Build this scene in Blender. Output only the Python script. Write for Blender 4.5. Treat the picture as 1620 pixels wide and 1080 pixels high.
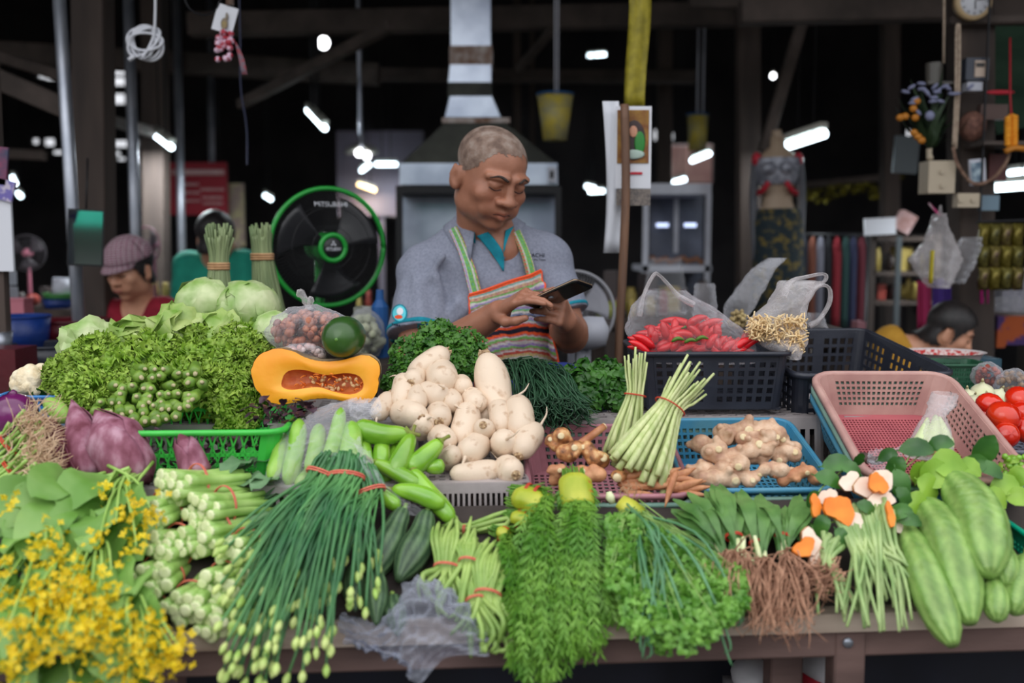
import bpy, math, random
import numpy as np
from mathutils import Vector, Matrix, Euler, Quaternion
from mathutils.bvhtree import BVHTree
for _o in list(bpy.data.objects):
 bpy.data.objects.remove(_o, do_unlink=True)
SC = bpy.context.scene
COL = SC.collection
PI = math.pi
rnd = random.Random(7)
npr = np.random.RandomState(11)
# ------------------------------------------------------------------ camera
FPX = 1575.0                       # focal length in pixels of the 1620 wide frame (35 mm)
PITCH = math.radians(5.5)
CAM = Vector((0.0, 0.0, 1.40))
_cd = bpy.data.cameras.new('camera')
_cd.sensor_width = 36.0
_cd.lens = 36.0 * FPX / 1620.0
_cd.clip_start = 0.05
_cd.clip_end = 200
_cd.dof.use_dof = True
_cd.dof.focus_distance = 1.93
_cd.dof.aperture_fstop = 2.1
camera = bpy.data.objects.new('camera', _cd)
camera.location = CAM
camera.rotation_euler = (math.radians(90) - PITCH, 0, 0)
COL.objects.link(camera)
SC.camera = camera
# ------------------------------------------------------------------ daylight: overcast sky seen through the open front of the market
SC.view_settings.view_transform = 'Standard'
SC.view_settings.look = 'None'
SC.view_settings.gamma = 1.0
SC.view_settings.exposure = 0.0
SC.view_settings.use_curve_mapping = False
_w = bpy.data.worlds.new('overcast_sky')
SC.world = _w
_w.use_nodes = True
_bg = _w.node_tree.nodes['Background']
_n, _k = _w.node_tree.nodes, _w.node_tree.links
_tc = _n.new('ShaderNodeTexCoord')
_sx = _n.new('ShaderNodeSeparateXYZ')
_rp = _n.new('ShaderNodeValToRGB')
_k.new(_tc.outputs['Generated'], _sx.inputs[0])
_k.new(_sx.outputs['Z'], _rp.inputs['Fac'])
_k.new(_rp.outputs['Color'], _bg.inputs[0])
_e = _rp.color_ramp.elements
_e[0].position, _e[0].color = 0.0, (0.10, 0.095, 0.09, 1)       # street below the horizon
_e[1].position, _e[1].color = 0.65, (0.95, 0.97, 1.0, 1)        # overcast overhead
_x = _e.new(0.06)
_x.color = (0.42, 0.43, 0.46, 1)
_bg.inputs[1].default_value = 1.9
def _area(name, loc, target, sx, sy, power, color=(1, 1, 1)):
 l = bpy.data.lights.new(name, 'AREA')
 l.shape = 'RECTANGLE'
 l.size = sx
 l.size_y = sy
 l.energy = power
 l.color = color
 o = bpy.data.objects.new(name, l)
 o.location = loc
 d = Vector(target) - Vector(loc)
 o.rotation_euler = d.to_track_quat('-Z', 'Y').to_euler()
 COL.objects.link(o)
 return o
# daylight coming over the street-side eaves, a little stronger from the left
_area('street_daylight', (-1.3, -1.6, 3.6), (0.1, 1.9, 1.0), 3.5, 2.0, 30, (1.0, 0.985, 0.96))
# ------------------------------------------------------------------ helpers
def at(px, py, Y):
 """World point at horizontal distance Y that is seen at photo pixel (px, py)."""
 c, s = math.cos(PITCH), math.sin(PITCH)
 u = (540.0 - py) / FPX
 dx, dy, dz = (px - 810.0) / FPX, c + u * s, -s + u * c
 t = Y / dy
 return Vector((CAM.x + dx * t, Y, CAM.z + dz * t))
def A3(p):
 return np.array(tuple(p))
def AT(*a):
 return A3(at(*a))
def ceil_z(Y):
 return float(np.interp(Y, [2.15, 4.0, 7.0, 11.4], [2.95, 3.45, 4.1, 4.3])) - 0.01
def srgb(c):
 out = []
 for v in c[:3]:
  v = v / 255.0
  out.append(v / 12.92 if v <= 0.04045 else ((v + 0.055) / 1.055) ** 2.4)
 return (out[0], out[1], out[2], 1.0)
_MATS = {}
def mat(name, c1, c2=None, scale=20.0, rough=0.5, bump=0.0, bscale=None, spec=0.5, sss=0.0, transl=0.0, metal=0.0,
  rand=0.0, detail=3.0, emit=0.0, attr=None, coat=0.0, stretch=None, lo=0.35, hi=0.65, c3=None):
 """Principled material: noise mix of two (three) sRGB colours, optional bump, leaf translucency and per-object variation."""
 if name in _MATS:
  return _MATS[name]
 m = bpy.data.materials.new(name)
 m.use_nodes = True
 nt = m.node_tree
 N, L = nt.nodes, nt.links
 b = N['Principled BSDF']
 out = N['Material Output']
 b.inputs['Roughness'].default_value = rough
 b.inputs['Metallic'].default_value = metal
 b.inputs['Specular IOR Level'].default_value = spec
 if coat:
  b.inputs['Coat Weight'].default_value = coat
  b.inputs['Coat Roughness'].default_value = 0.08
 if sss:
  b.inputs['Subsurface Weight'].default_value = sss
  b.inputs['Subsurface Radius'].default_value = (0.01, 0.006, 0.004)
 tc = N.new('ShaderNodeTexCoord')
 src = tc.outputs['Object']
 if stretch:
  mp = N.new('ShaderNodeMapping')
  mp.inputs['Scale'].default_value = stretch
  L.new(src, mp.inputs['Vector'])
  src = mp.outputs['Vector']
 col = None
 if attr:
  a = N.new('ShaderNodeAttribute')
  a.attribute_name = attr
  col = a.outputs['Color']
 if c2 is not None:
  nz = N.new('ShaderNodeTexNoise')
  nz.inputs['Scale'].default_value = scale
  nz.inputs['Detail'].default_value = detail
  L.new(src, nz.inputs['Vector'])
  cr = N.new('ShaderNodeValToRGB')
  cr.color_ramp.elements[0].position = lo
  cr.color_ramp.elements[1].position = hi
  cr.color_ramp.elements[0].color = srgb(c1)
  cr.color_ramp.elements[1].color = srgb(c2)
  if c3 is not None:
   e = cr.color_ramp.elements.new((lo + hi) / 2)
   e.color = srgb(c3)
  L.new(nz.outputs['Fac'], cr.inputs['Fac'])
  if attr:
   mx = N.new('ShaderNodeMix')
   mx.data_type = 'RGBA'
   mx.blend_type = 'MULTIPLY'
   mx.inputs[0].default_value = 1.0
   L.new(col, mx.inputs[6])
   L.new(cr.outputs['Color'], mx.inputs[7])
   col = mx.outputs[2]
  else:
   col = cr.outputs['Color']
 if rand:
  oi = N.new('ShaderNodeObjectInfo')
  mr = N.new('ShaderNodeMapRange')
  mr.inputs[3].default_value = 1.0 - rand
  mr.inputs[4].default_value = 1.0 + rand
  L.new(oi.outputs['Random'], mr.inputs[0])
  hs = N.new('ShaderNodeHueSaturation')
  L.new(mr.outputs[0], hs.inputs['Value'])
  if col is None:
   hs.inputs['Color'].default_value = srgb(c1)
  else:
   L.new(col, hs.inputs['Color'])
  col = hs.outputs['Color']
 if col is None:
  b.inputs['Base Color'].default_value = srgb(c1)
 else:
  L.new(col, b.inputs['Base Color'])
 if emit:
  b.inputs['Emission Strength'].default_value = emit
  if col is None:
   b.inputs['Emission Color'].default_value = srgb(c1)
  else:
   L.new(col, b.inputs['Emission Color'])
 if bump:
  n2 = N.new('ShaderNodeTexNoise')
  n2.inputs['Scale'].default_value = bscale or scale * 2
  n2.inputs['Detail'].default_value = 4.0
  L.new(src, n2.inputs['Vector'])
  bp = N.new('ShaderNodeBump')
  bp.inputs['Strength'].default_value = bump
  bp.inputs['Distance'].default_value = 0.004
  L.new(n2.outputs['Fac'], bp.inputs['Height'])
  L.new(bp.outputs['Normal'], b.inputs['Normal'])
 if transl:
  t = N.new('ShaderNodeBsdfTranslucent')
  if col is None:
   t.inputs['Color'].default_value = srgb(c1)
  else:
   L.new(col, t.inputs['Color'])
  ms = N.new('ShaderNodeMixShader')
  ms.inputs[0].default_value = transl
  L.new(b.outputs[0], ms.inputs[1])
  L.new(t.outputs[0], ms.inputs[2])
  L.new(ms.outputs[0], out.inputs['Surface'])
 _MATS[name] = m
 return m
def mat_clear(name, tint=(255, 255, 255), alpha=0.25, rough=0.12, bump=0.6, bscale=35.0, milk=(225, 228, 235)):
 """Thin clear plastic film: see-through with a milky sheen, wrinkled highlights."""
 if name in _MATS:
  return _MATS[name]
 m = bpy.data.materials.new(name)
 m.use_nodes = True
 nt = m.node_tree
 N, L = nt.nodes, nt.links
 b = N['Principled BSDF']
 out = N['Material Output']
 b.inputs['Base Color'].default_value = srgb(milk)
 b.inputs['Roughness'].default_value = rough
 tc = N.new('ShaderNodeTexCoord')
 nz = N.new('ShaderNodeTexNoise')
 nz.inputs['Scale'].default_value = bscale
 nz.inputs['Detail'].default_value = 4.0
 nz.inputs['Distortion'].default_value = 1.5
 L.new(tc.outputs['Object'], nz.inputs['Vector'])
 bp = N.new('ShaderNodeBump')
 bp.inputs['Strength'].default_value = bump
 bp.inputs['Distance'].default_value = 0.01
 L.new(nz.outputs['Fac'], bp.inputs['Height'])
 L.new(bp.outputs['Normal'], b.inputs['Normal'])
 tr = N.new('ShaderNodeBsdfTransparent')
 tr.inputs[0].default_value = srgb(tint)
 lw = N.new('ShaderNodeLayerWeight')
 lw.inputs['Blend'].default_value = 0.35
 L.new(bp.outputs['Normal'], lw.inputs['Normal'])
 ad = N.new('ShaderNodeMath')
 ad.operation = 'MULTIPLY_ADD'
 ad.inputs[1].default_value = 0.55
 ad.inputs[2].default_value = alpha
 ad.use_clamp = True
 L.new(lw.outputs['Facing'], ad.inputs[0])
 ms = N.new('ShaderNodeMixShader')
 L.new(ad.outputs[0], ms.inputs[0])
 L.new(tr.outputs[0], ms.inputs[1])
 L.new(b.outputs[0], ms.inputs[2])
 L.new(ms.outputs[0], out.inputs['Surface'])
 _MATS[name] = m
 return m
def catmull(pts, n):
 """n points along a smooth curve through pts."""
 P = np.array([tuple(p) for p in pts], float)
 if len(P) == 2:
  t = np.linspace(0, 1, n)[:, None]
  return P[0] * (1 - t) + P[1] * t
 Q = np.vstack([2 * P[0] - P[1], P, 2 * P[-1] - P[-2]])
 k = len(P) - 1
 u = np.linspace(0, k, n)
 i = np.minimum(u.astype(int), k - 1)
 t = (u - i)[:, None]
 a, b, c, d = Q[i], Q[i + 1], Q[i + 2], Q[i + 3]
 return 0.5 * (2 * b + (c - a) * t + (2 * a - 5 * b + 4 * c - d) * t ** 2 + (3 * b - a - 3 * c + d) * t ** 3)
def interp(xs, ys, n):
 return np.interp(np.linspace(0, 1, n), xs, ys)
def nrm(a):
 a = np.asarray(a, float)
 return a / (np.linalg.norm(a) + 1e-12)
def frames(P, up=(0, 0, 1)):
 T = np.gradient(P, axis=0)
 T /= np.linalg.norm(T, axis=1)[:, None] + 1e-12
 u = np.asarray(up, float)
 s = np.cross(T[0], u)
 if np.linalg.norm(s) < 1e-3:
  s = np.cross(T[0], (0.3, 1, 0.2))
 S = np.zeros_like(P)
 s = nrm(s)
 for i in range(len(P)):
  s = nrm(s - T[i] * np.dot(s, T[i]))
  S[i] = s
 return T, S, np.cross(S, T)
class MB:
 """Collects geometry for ONE mesh object."""
 def __init__(self):
  self.V, self.n, self.Q, self.T, self.C = [], 0, [], [], []
 def add(self, V, quads=None, tris=None, m=0, col=None):
  V = np.asarray(V, float).reshape(-1, 3)
  if quads is not None and len(quads):
   q = np.asarray(quads, int).reshape(-1, 4) + self.n
   self.Q.append((q, m))
  if tris is not None and len(tris):
   t = np.asarray(tris, int).reshape(-1, 3) + self.n
   self.T.append((t, m))
  self.V.append(V)
  c = np.ones((len(V), 4))
  if col is not None:
   c[:, :3] = np.asarray(col)[..., :3]
  self.C.append(c)
  self.n += len(V)
  return self
 def tube(self, P, R, seg=8, cap=True, m=0, shape=None, up=(0, 0, 1), col=None, flat=1.0):
  P = np.asarray([tuple(p) for p in P], float)
  n = len(P)
  R = np.ones(n) * np.asarray(R, float)
  T, S, U = frames(P, up)
  a = np.arange(seg) * 2 * PI / seg
  rr = np.ones((n, seg)) if shape is None else np.asarray(shape)
  rr = rr * R[:, None]
  V = P[:, None, :] + S[:, None, :] * (np.cos(a)[None, :] * rr)[..., None] + U[:, None, :] * (np.sin(a)[None, :] * rr * flat)[..., None]
  V = V.reshape(-1, 3)
  i = np.arange(n - 1)[:, None] * seg
  j = np.arange(seg)[None, :]
  j2 = (j + 1) % seg
  quads = np.stack([i + j, i + j2, i + seg + j2, i + seg + j], -1).reshape(-1, 4)
  tris = []
  if cap:
   V = np.vstack([V, P[0], P[-1]])
   jj = np.arange(seg)
   k = (jj + 1) % seg
   c0, c1 = n * seg, n * seg + 1
   tris = np.vstack([np.stack([np.full(seg, c0), k, jj], -1),
        np.stack([np.full(seg, c1), (n - 1) * seg + jj, (n - 1) * seg + k], -1)])
  if col is not None:
   col = np.asarray(col, float)
   if col.ndim == 3:
    cc = col.reshape(-1, 3)
    if cap:
     cc = np.vstack([cc, col[0].mean(0), col[-1].mean(0)])
    col = cc
   elif col.ndim == 2 and len(col) == n:
    cc = np.repeat(col, seg, 0)
    if cap:
     cc = np.vstack([cc, col[0], col[-1]])
    col = cc
  return self.add(V, quads, tris, m, col)
 def box(self, c, s, rot=None, m=0, taper=1.0):
  h = np.array(s, float) / 2
  V = np.array([[x, y, z] for z in (-1, 1) for y in (-1, 1) for x in (-1, 1)], float) * h
  V[4:, :2] *= taper
  if rot is not None:
   V = V @ np.array(rot.to_matrix() if hasattr(rot, 'to_matrix') else rot).T
  V = V + np.array(tuple(c))
  q = [[0, 2, 3, 1], [4, 5, 7, 6], [0, 1, 5, 4], [2, 6, 7, 3], [0, 4, 6, 2], [1, 3, 7, 5]]
  return self.add(V, q, None, m)
 def beam(self, a, b, w, h, m=0, up=(0, 0, 1)):
  a, b = np.array(tuple(a), float), np.array(tuple(b), float)
  t = nrm(b - a)
  s = np.cross(t, up)
  if np.linalg.norm(s) < 1e-3:
   s = np.cross(t, (0, 1, 0))
  s = nrm(s)
  u = np.cross(s, t)
  V = [p + s * x * w / 2 + u * y * h / 2 for p in (a, b) for x, y in ((-1, -1), (1, -1), (1, 1), (-1, 1))]
  q = [[0, 1, 2, 3], [7, 6, 5, 4], [0, 4, 5, 1], [1, 5, 6, 2], [2, 6, 7, 3], [3, 7, 4, 0]]
  return self.add(V, q, None, m)
 def grid(self, G, m=0, closed_u=False, col=None):
  """G is an (n, k, 3) array of points."""
  G = np.asarray(G, float)
  n, k = G.shape[:2]
  i = np.arange(n - 1)[:, None] * k
  kk = k if closed_u else k - 1
  j = np.arange(kk)[None, :]
  j2 = (j + 1) % k
  q = np.stack([i + j, i + j2, i + k + j2, i + k + j], -1).reshape(-1, 4)
  return self.add(G.reshape(-1, 3), q, None, m, None if col is None else np.asarray(col).reshape(-1, np.asarray(col).shape[-1]))
 def blob(self, c, r, nu=10, nv=7, rot=None, m=0, col=None, bump=None):
  """Ellipsoid."""
  th = np.linspace(0, PI, nv + 1)
  ph = np.arange(nu) * 2 * PI / nu
  V = np.stack([np.sin(th)[:, None] * np.cos(ph)[None, :], np.sin(th)[:, None] * np.sin(ph)[None, :],
      np.cos(th)[:, None] * np.ones(nu)[None, :]], -1)
  if bump is not None:
   V = V * bump(V)[..., None]
  V = V.reshape(-1, 3) * np.asarray(r, float)
  if rot is not None:
   V = V @ np.array(rot.to_matrix() if hasattr(rot, 'to_matrix') else rot).T
  V = V + np.array(tuple(c))
  i = np.arange(nv)[:, None] * nu
  j = np.arange(nu)[None, :]
  j2 = (j + 1) % nu
  q = np.stack([i + j, i + nu + j, i + nu + j2, i + j2], -1).reshape(-1, 4)
  return self.add(V, q, None, m, col)
 def leaf(self, P, W, up=(0, 0, 1), fold=0.15, ruffle=0.0, freq=5.0, k=5, m=0, phase=0.0, col=None):
  """Leaf blade along path P with half widths W (len(P)); k columns across."""
  P = np.asarray([tuple(p) for p in P], float)
  W = np.asarray(W, float)
  T, S, U = frames(P, up)
  u = np.linspace(-1, 1, k)
  s = np.linspace(0, 1, len(P))[:, None]
  h = fold * np.abs(u)[None, :] * W[:, None] + ruffle * np.sin(s * freq * 2 * PI + phase + u[None, :] * 2) * np.abs(u)[None, :] ** 1.5 * (W[:, None] > 1e-4)
  G = P[:, None, :] + S[:, None, :] * (u[None, :] * W[:, None])[..., None] + U[:, None, :] * h[..., None]
  return self.grid(G, m, col=None if col is None else np.broadcast_to(np.asarray(col, float), G.shape[:2] + (3,)))
 def arrays(self):
  return np.vstack(self.V)
 def build(self, name, mats, parent=None, smooth=True, loc=None, link=True, base=False):
  V = np.vstack(self.V)
  if parent is not None:
   off = np.array(tuple(parent['_o'])) if '_o' in parent else np.zeros(3)
  elif loc is not None:
   off = np.array(tuple(loc))
  elif base:
   lo, hi = V.min(0), V.max(0)
   off = np.array([(lo[0] + hi[0]) / 2, (lo[1] + hi[1]) / 2, lo[2]])
  else:
   off = np.zeros(3)
  V = V - off
  me = bpy.data.meshes.new(name)
  nq = sum(len(q) for q, _ in self.Q)
  ntr = sum(len(t) for t, _ in self.T)
  me.vertices.add(len(V))
  me.vertices.foreach_set('co', V.astype(np.float32).ravel())
  idx, mi = [], []
  for q, m in self.Q:
   idx.append(q.ravel())
   mi.append(np.full(len(q), m))
  for t, m in self.T:
   idx.append(t.ravel())
   mi.append(np.full(len(t), m))
  idx = np.concatenate(idx) if idx else np.zeros(0, int)
  mi = np.concatenate(mi) if mi else np.zeros(0, int)
  me.loops.add(len(idx))
  me.loops.foreach_set('vertex_index', idx.astype(np.int32))
  me.polygons.add(nq + ntr)
  st = np.concatenate([np.arange(nq) * 4, nq * 4 + np.arange(ntr) * 3]).astype(np.int32)
  me.polygons.foreach_set('loop_start', st)
  me.polygons.foreach_set('material_index', mi.astype(np.int32))
  me.polygons.foreach_set('use_smooth', np.full(nq + ntr, smooth))
  me.update(calc_edges=True)
  me.validate()
  C = np.vstack(self.C)
  if not np.all(C == 1.0):
   ca = me.color_attributes.new('tone', 'FLOAT_COLOR', 'POINT')
   ca.data.foreach_set('color', C.astype(np.float32).ravel())
  for mm in (mats if isinstance(mats, (list, tuple)) else [mats]):
   me.materials.append(mm)
  o = bpy.data.objects.new(name, me)
  if link:
   COL.objects.link(o)
  if parent is not None:
   o.parent = parent
   o['_o'] = [float(x) for x in off]
  else:
   o.location = off
   o['_o'] = [float(x) for x in off]
  return o
def add_mod(o, kind, **kw):
 md = o.modifiers.new(kind.lower(), kind)
 for k, v in kw.items():
  setattr(md, k, v)
 return o
def thing(name, label, cat, loc=(0, 0, 0), group=None, kind=None):
 o = bpy.data.objects.new(name, None)
 o.empty_display_size = 0.05
 o.location = loc
 o['_o'] = [float(x) for x in loc]
 COL.objects.link(o)
 return tag(o, label, cat, group, kind)
def tag(o, label=None, cat=None, group=None, kind=None):
 if label:
  o['label'] = label
 if cat:
  o['category'] = cat
 if group:
  o['group'] = group
 if kind:
  o['kind'] = kind
 return o
KIDS = {}
def kids(o):
 return [c for c in COL.objects if c.parent == o]
def copy_tree(root, children=None):
 """A copy of a thing with copies of its parts and sub-parts; children maps object -> list of children."""
 r = root.copy()
 COL.objects.link(r)
 for ch in (children or {}).get(root, []):
  c = copy_tree(ch, children)
  c.parent = r
 return r
def tree_of(root):
 """Map of children for copy_tree."""
 d = {}
 allo = list(COL.objects)
 def walk(o):
  ch = [c for c in allo if c.parent == o]
  d[o] = ch
  for c in ch:
   walk(c)
 walk(root)
 return d
def place(o, loc, rot=(0, 0, 0), sc=1.0):
 o.location = loc
 o.rotation_euler = rot
 o.scale = (sc, sc, sc) if not isinstance(sc, (tuple, list)) else sc
 return o
def structure(name, mb, m, smooth=False):
 o = mb.build(name, m, smooth=smooth, base=True)
 o['kind'] = 'structure'
 return o
ORD = ['first', 'second', 'third', 'fourth', 'fifth', 'sixth', 'seventh', 'eighth', 'ninth', 'tenth', 'eleventh', 'twelfth',
  'thirteenth', 'fourteenth', 'fifteenth', 'sixteenth', 'seventeenth', 'eighteenth', 'nineteenth', 'twentieth']
def row_labels(items, fmt, gap):
 """items: list of (object, px, py). Groups them into rows from the top by pixel height and words each one's place."""
 it = sorted(items, key=lambda t: t[2])
 rows, cur = [], []
 for t in it:
  if cur and t[2] - cur[0][2] > gap:
   rows.append(cur)
   cur = []
  cur.append(t)
 rows.append(cur)
 for r, row in enumerate(rows):
  row.sort(key=lambda t: t[1])
  for k, (o, _, _) in enumerate(row):
   rr = 'top row' if r == 0 else ('bottom row' if r == len(rows) - 1 else ORD[r] + ' row down')
   kk = 'alone' if len(row) == 1 else ('leftmost' if k == 0 else ('rightmost' if k == len(row) - 1 else ORD[k] + ' from left'))
   o['label'] = fmt.format(pos=kk + ' in ' + rr)
# ---- organic solids from blended distance fields
class SDF:
 def __init__(self, lo, hi, h):
  self.lo = np.array(lo, float)
  self.h = h
  n = np.ceil((np.array(hi) - self.lo) / h).astype(int) + 1
  self.n = n
  self.F = np.full(tuple(n), 1.0, np.float32)
 def _win(self, lo, hi):
  a = np.clip(np.floor((np.array(lo) - self.lo) / self.h).astype(int), 0, self.n)
  b = np.clip(np.ceil((np.array(hi) - self.lo) / self.h).astype(int) + 1, 0, self.n)
  if np.any(b <= a):
   return None, None
  ax = [self.lo[i] + self.h * np.arange(a[i], b[i]) for i in range(3)]
  X, Y, Z = np.meshgrid(*ax, indexing='ij')
  return (slice(a[0], b[0]), slice(a[1], b[1]), slice(a[2], b[2])), np.stack([X, Y, Z], -1).astype(np.float32)
 def _mix(self, sl, d, k, op):
  f = self.F[sl]
  d = d.astype(np.float32)
  if op == 'add':
   if k > 0:
    h = np.clip(0.5 + 0.5 * (f - d) / k, 0, 1)
    f = f * (1 - h) + d * h - k * h * (1 - h)
   else:
    f = np.minimum(f, d)
  else:
   if k > 0:
    h = np.clip(0.5 - 0.5 * (f + d) / k, 0, 1)
    f = f * (1 - h) - d * h + k * h * (1 - h)
   else:
    f = np.maximum(f, -d)
  self.F[sl] = f
 def cone(self, a, b, ra, rb, k=0.01, op='add'):
  a, b = np.array(tuple(a), float), np.array(tuple(b), float)
  pad = max(ra, rb) + k * 1.5 + 3 * self.h
  sl, P = self._win(np.minimum(a, b) - pad, np.maximum(a, b) + pad)
  if sl is None:
   return self
  ab = b - a
  t = np.clip(((P - a) @ ab) / (ab @ ab + 1e-12), 0, 1)
  d = np.linalg.norm(P - a - t[..., None] * ab, axis=-1) - (ra + (rb - ra) * t)
  self._mix(sl, d, k, op)
  return self
 def chain(self, pts, rs, k=0.01, op='add'):
  for i in range(len(pts) - 1):
   self.cone(pts[i], pts[i + 1], rs[i], rs[i + 1], k, op)
  return self
 def ell(self, c, r, k=0.01, rot=None, op='add'):
  c = np.array(tuple(c), float)
  r = np.array(r, float) * np.ones(3)
  pad = r.max() + k * 1.5 + 3 * self.h
  sl, P = self._win(c - pad, c + pad)
  if sl is None:
   return self
  Q = P - c
  if rot is not None:
   Q = Q @ np.array(rot.to_matrix() if hasattr(rot, 'to_matrix') else rot)
  k0 = np.linalg.norm(Q / r, axis=-1)
  k1 = np.linalg.norm(Q / (r * r), axis=-1) + 1e-9
  d = np.where(k0 < 1e-3, -r.min(), k0 * (k0 - 1) / k1)
  self._mix(sl, d, k, op)
  return self
 def cut(self, point, normal):
  """Remove everything on the side normal points to."""
  ax = [self.lo[i] + self.h * np.arange(self.n[i]) for i in range(3)]
  n = nrm(tuple(normal))
  d = (ax[0] - point[0])[:, None, None] * n[0] + (ax[1] - point[1])[None, :, None] * n[1] + (ax[2] - point[2])[None, None, :] * n[2]
  self.F = np.maximum(self.F, d.astype(np.float32))
  return self
 def mesh(self):
  """Surface nets: vertices, quads."""
  f = self.F.copy()
  f[0], f[-1], f[:, 0], f[:, -1], f[:, :, 0], f[:, :, -1] = [np.maximum(x, 1e-4) for x in (f[0], f[-1], f[:, 0], f[:, -1], f[:, :, 0], f[:, :, -1])]
  s = f < 0
  nx, ny, nz = f.shape
  cnt = np.zeros((nx - 1, ny - 1, nz - 1), np.int8)
  for dx in (0, 1):
   for dy in (0, 1):
    for dz in (0, 1):
     cnt += s[dx:nx - 1 + dx, dy:ny - 1 + dy, dz:nz - 1 + dz]
  I = np.stack(np.nonzero((cnt > 0) & (cnt < 8)), -1)
  vid = np.full(cnt.shape, -1, np.int32)
  vid[I[:, 0], I[:, 1], I[:, 2]] = np.arange(len(I))
  acc = np.zeros((len(I), 3))
  num = np.zeros(len(I))
  cor = {}
  for dx in (0, 1):
   for dy in (0, 1):
    for dz in (0, 1):
     cor[dx, dy, dz] = f[I[:, 0] + dx, I[:, 1] + dy, I[:, 2] + dz]
  ks = list(cor)
  for a in ks:
   for ax in range(3):
    if a[ax] == 0:
     b = tuple(1 if i == ax else a[i] for i in range(3))
     fa, fb = cor[a], cor[b]
     x = (fa < 0) != (fb < 0)
     t = np.where(x, fa / (fa - fb + 1e-20), 0)
     p = np.tile(np.array(a, float), (len(I), 1))
     p[:, ax] = t
     acc += p * x[:, None]
     num += x
  V = self.lo + self.h * (I + acc / num[:, None])
  quads = []
  for ax in range(3):
   sl0 = [slice(1, -1)] * 3
   sl1 = [slice(1, -1)] * 3
   sl0[ax] = slice(0, -1)
   sl1[ax] = slice(1, None)
   x = s[tuple(sl0)] != s[tuple(sl1)]
   E = np.stack(np.nonzero(x), -1)
   off = np.ones(3, int)
   off[ax] = 0
   E = E + off
   o1, o2 = [(1, 2), (2, 0), (0, 1)][ax]
   def g(d1, d2):
    q = E.copy()
    q[:, o1] -= d1
    q[:, o2] -= d2
    return vid[q[:, 0], q[:, 1], q[:, 2]]
   Q = np.stack([g(1, 1), g(0, 1), g(0, 0), g(1, 0)], -1)
   ins = s[E[:, 0], E[:, 1], E[:, 2]]
   Q = np.where(ins[:, None], Q, Q[:, ::-1])
   quads.append(Q)
  Q = np.vstack(quads)
  Q = Q[(Q >= 0).all(1)]
  return V, Q
def relax(V, Q, it=2, lam=0.5):
 """Laplacian smoothing of a quad mesh."""
 e = np.vstack([Q[:, [0, 1]], Q[:, [1, 2]], Q[:, [2, 3]], Q[:, [3, 0]]])
 e = np.vstack([e, e[:, ::-1]])
 deg = np.bincount(e[:, 0], minlength=len(V)).astype(float)[:, None]
 for _ in range(it):
  acc = np.stack([np.bincount(e[:, 0], weights=V[e[:, 1], i], minlength=len(V)) for i in range(3)], -1)
  V = V + lam * (acc / np.maximum(deg, 1) - V)
 return V
def vnormals(V, Q):
 n = np.cross(V[Q[:, 2]] - V[Q[:, 0]], V[Q[:, 3]] - V[Q[:, 1]])
 N = np.zeros_like(V)
 for c in range(4):
  for i in range(3):
   N[:, i] += np.bincount(Q[:, c], weights=n[:, i], minlength=len(V))
 return N / (np.linalg.norm(N, axis=1)[:, None] + 1e-12)
def rope(mb, P, r, seg=6, m=0):
 return mb.tube(P, r, seg, True, m)
def ring(c, r, n=24, axis=(0, 0, 1), rx=None):
 a = np.array(tuple(axis), float)
 s = np.cross(a, (0.2, 0.9, 0.1))
 s = nrm(s)
 u = np.cross(nrm(a), s)
 t = np.linspace(0, 2 * PI, n + 1)
 return np.array(tuple(c)) + s * (np.cos(t) * r)[:, None] + u * (np.sin(t) * (rx or r))[:, None]
def text_mesh(name, body, size, m, parent=None, loc=(0, 0, 0), rot=(PI / 2, 0, 0), extrude=0.0003, sx=1.0, align='CENTER'):
 """Lettering as a mesh (curve text evaluated without operators)."""
 cu = bpy.data.curves.new(name + '_c', 'FONT')
 cu.body = body
 cu.size = size
 cu.extrude = extrude
 cu.align_x = align
 cu.align_y = 'CENTER'
 to = bpy.data.objects.new(name + '_c', cu)
 COL.objects.link(to)
 dg = bpy.context.evaluated_depsgraph_get()
 me = bpy.data.meshes.new_from_object(to.evaluated_get(dg))
 bpy.data.objects.remove(to, do_unlink=True)
 bpy.data.curves.remove(cu)
 me.name = name
 me.materials.clear()
 me.materials.append(m)
 o = bpy.data.objects.new(name, me)
 COL.objects.link(o)
 o.parent = parent
 o.location = Vector(loc) - (Vector(parent['_o']) if parent is not None else Vector())
 o.rotation_euler = rot
 o.scale = (sx, 1, 1)
 return o
def perim(w, d, r, n=5):
 """Rounded rectangle: list of four sides' end points and four corner arcs, counter-clockwise from the front left."""
 hx, hy = w / 2, d / 2
 r = min(r, hx * 0.9, hy * 0.9)
 cor = [((hx - r, -hy + r), -PI / 2), ((hx - r, hy - r), 0), ((-hx + r, hy - r), PI / 2), ((-hx + r, -hy + r), PI)]
 arcs = []
 for (cx, cy), a0 in cor:
  a = a0 + np.linspace(0, PI / 2, n)
  arcs.append(np.stack([cx + r * np.cos(a), cy + r * np.sin(a)], -1))
 sides = [((-hx + r, -hy), (hx - r, -hy)), ((hx, -hy + r), (hx, hy - r)), ((hx - r, hy), (-hx + r, hy)), ((-hx, hy - r), (-hx, -hy + r))]
 return sides, arcs
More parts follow.
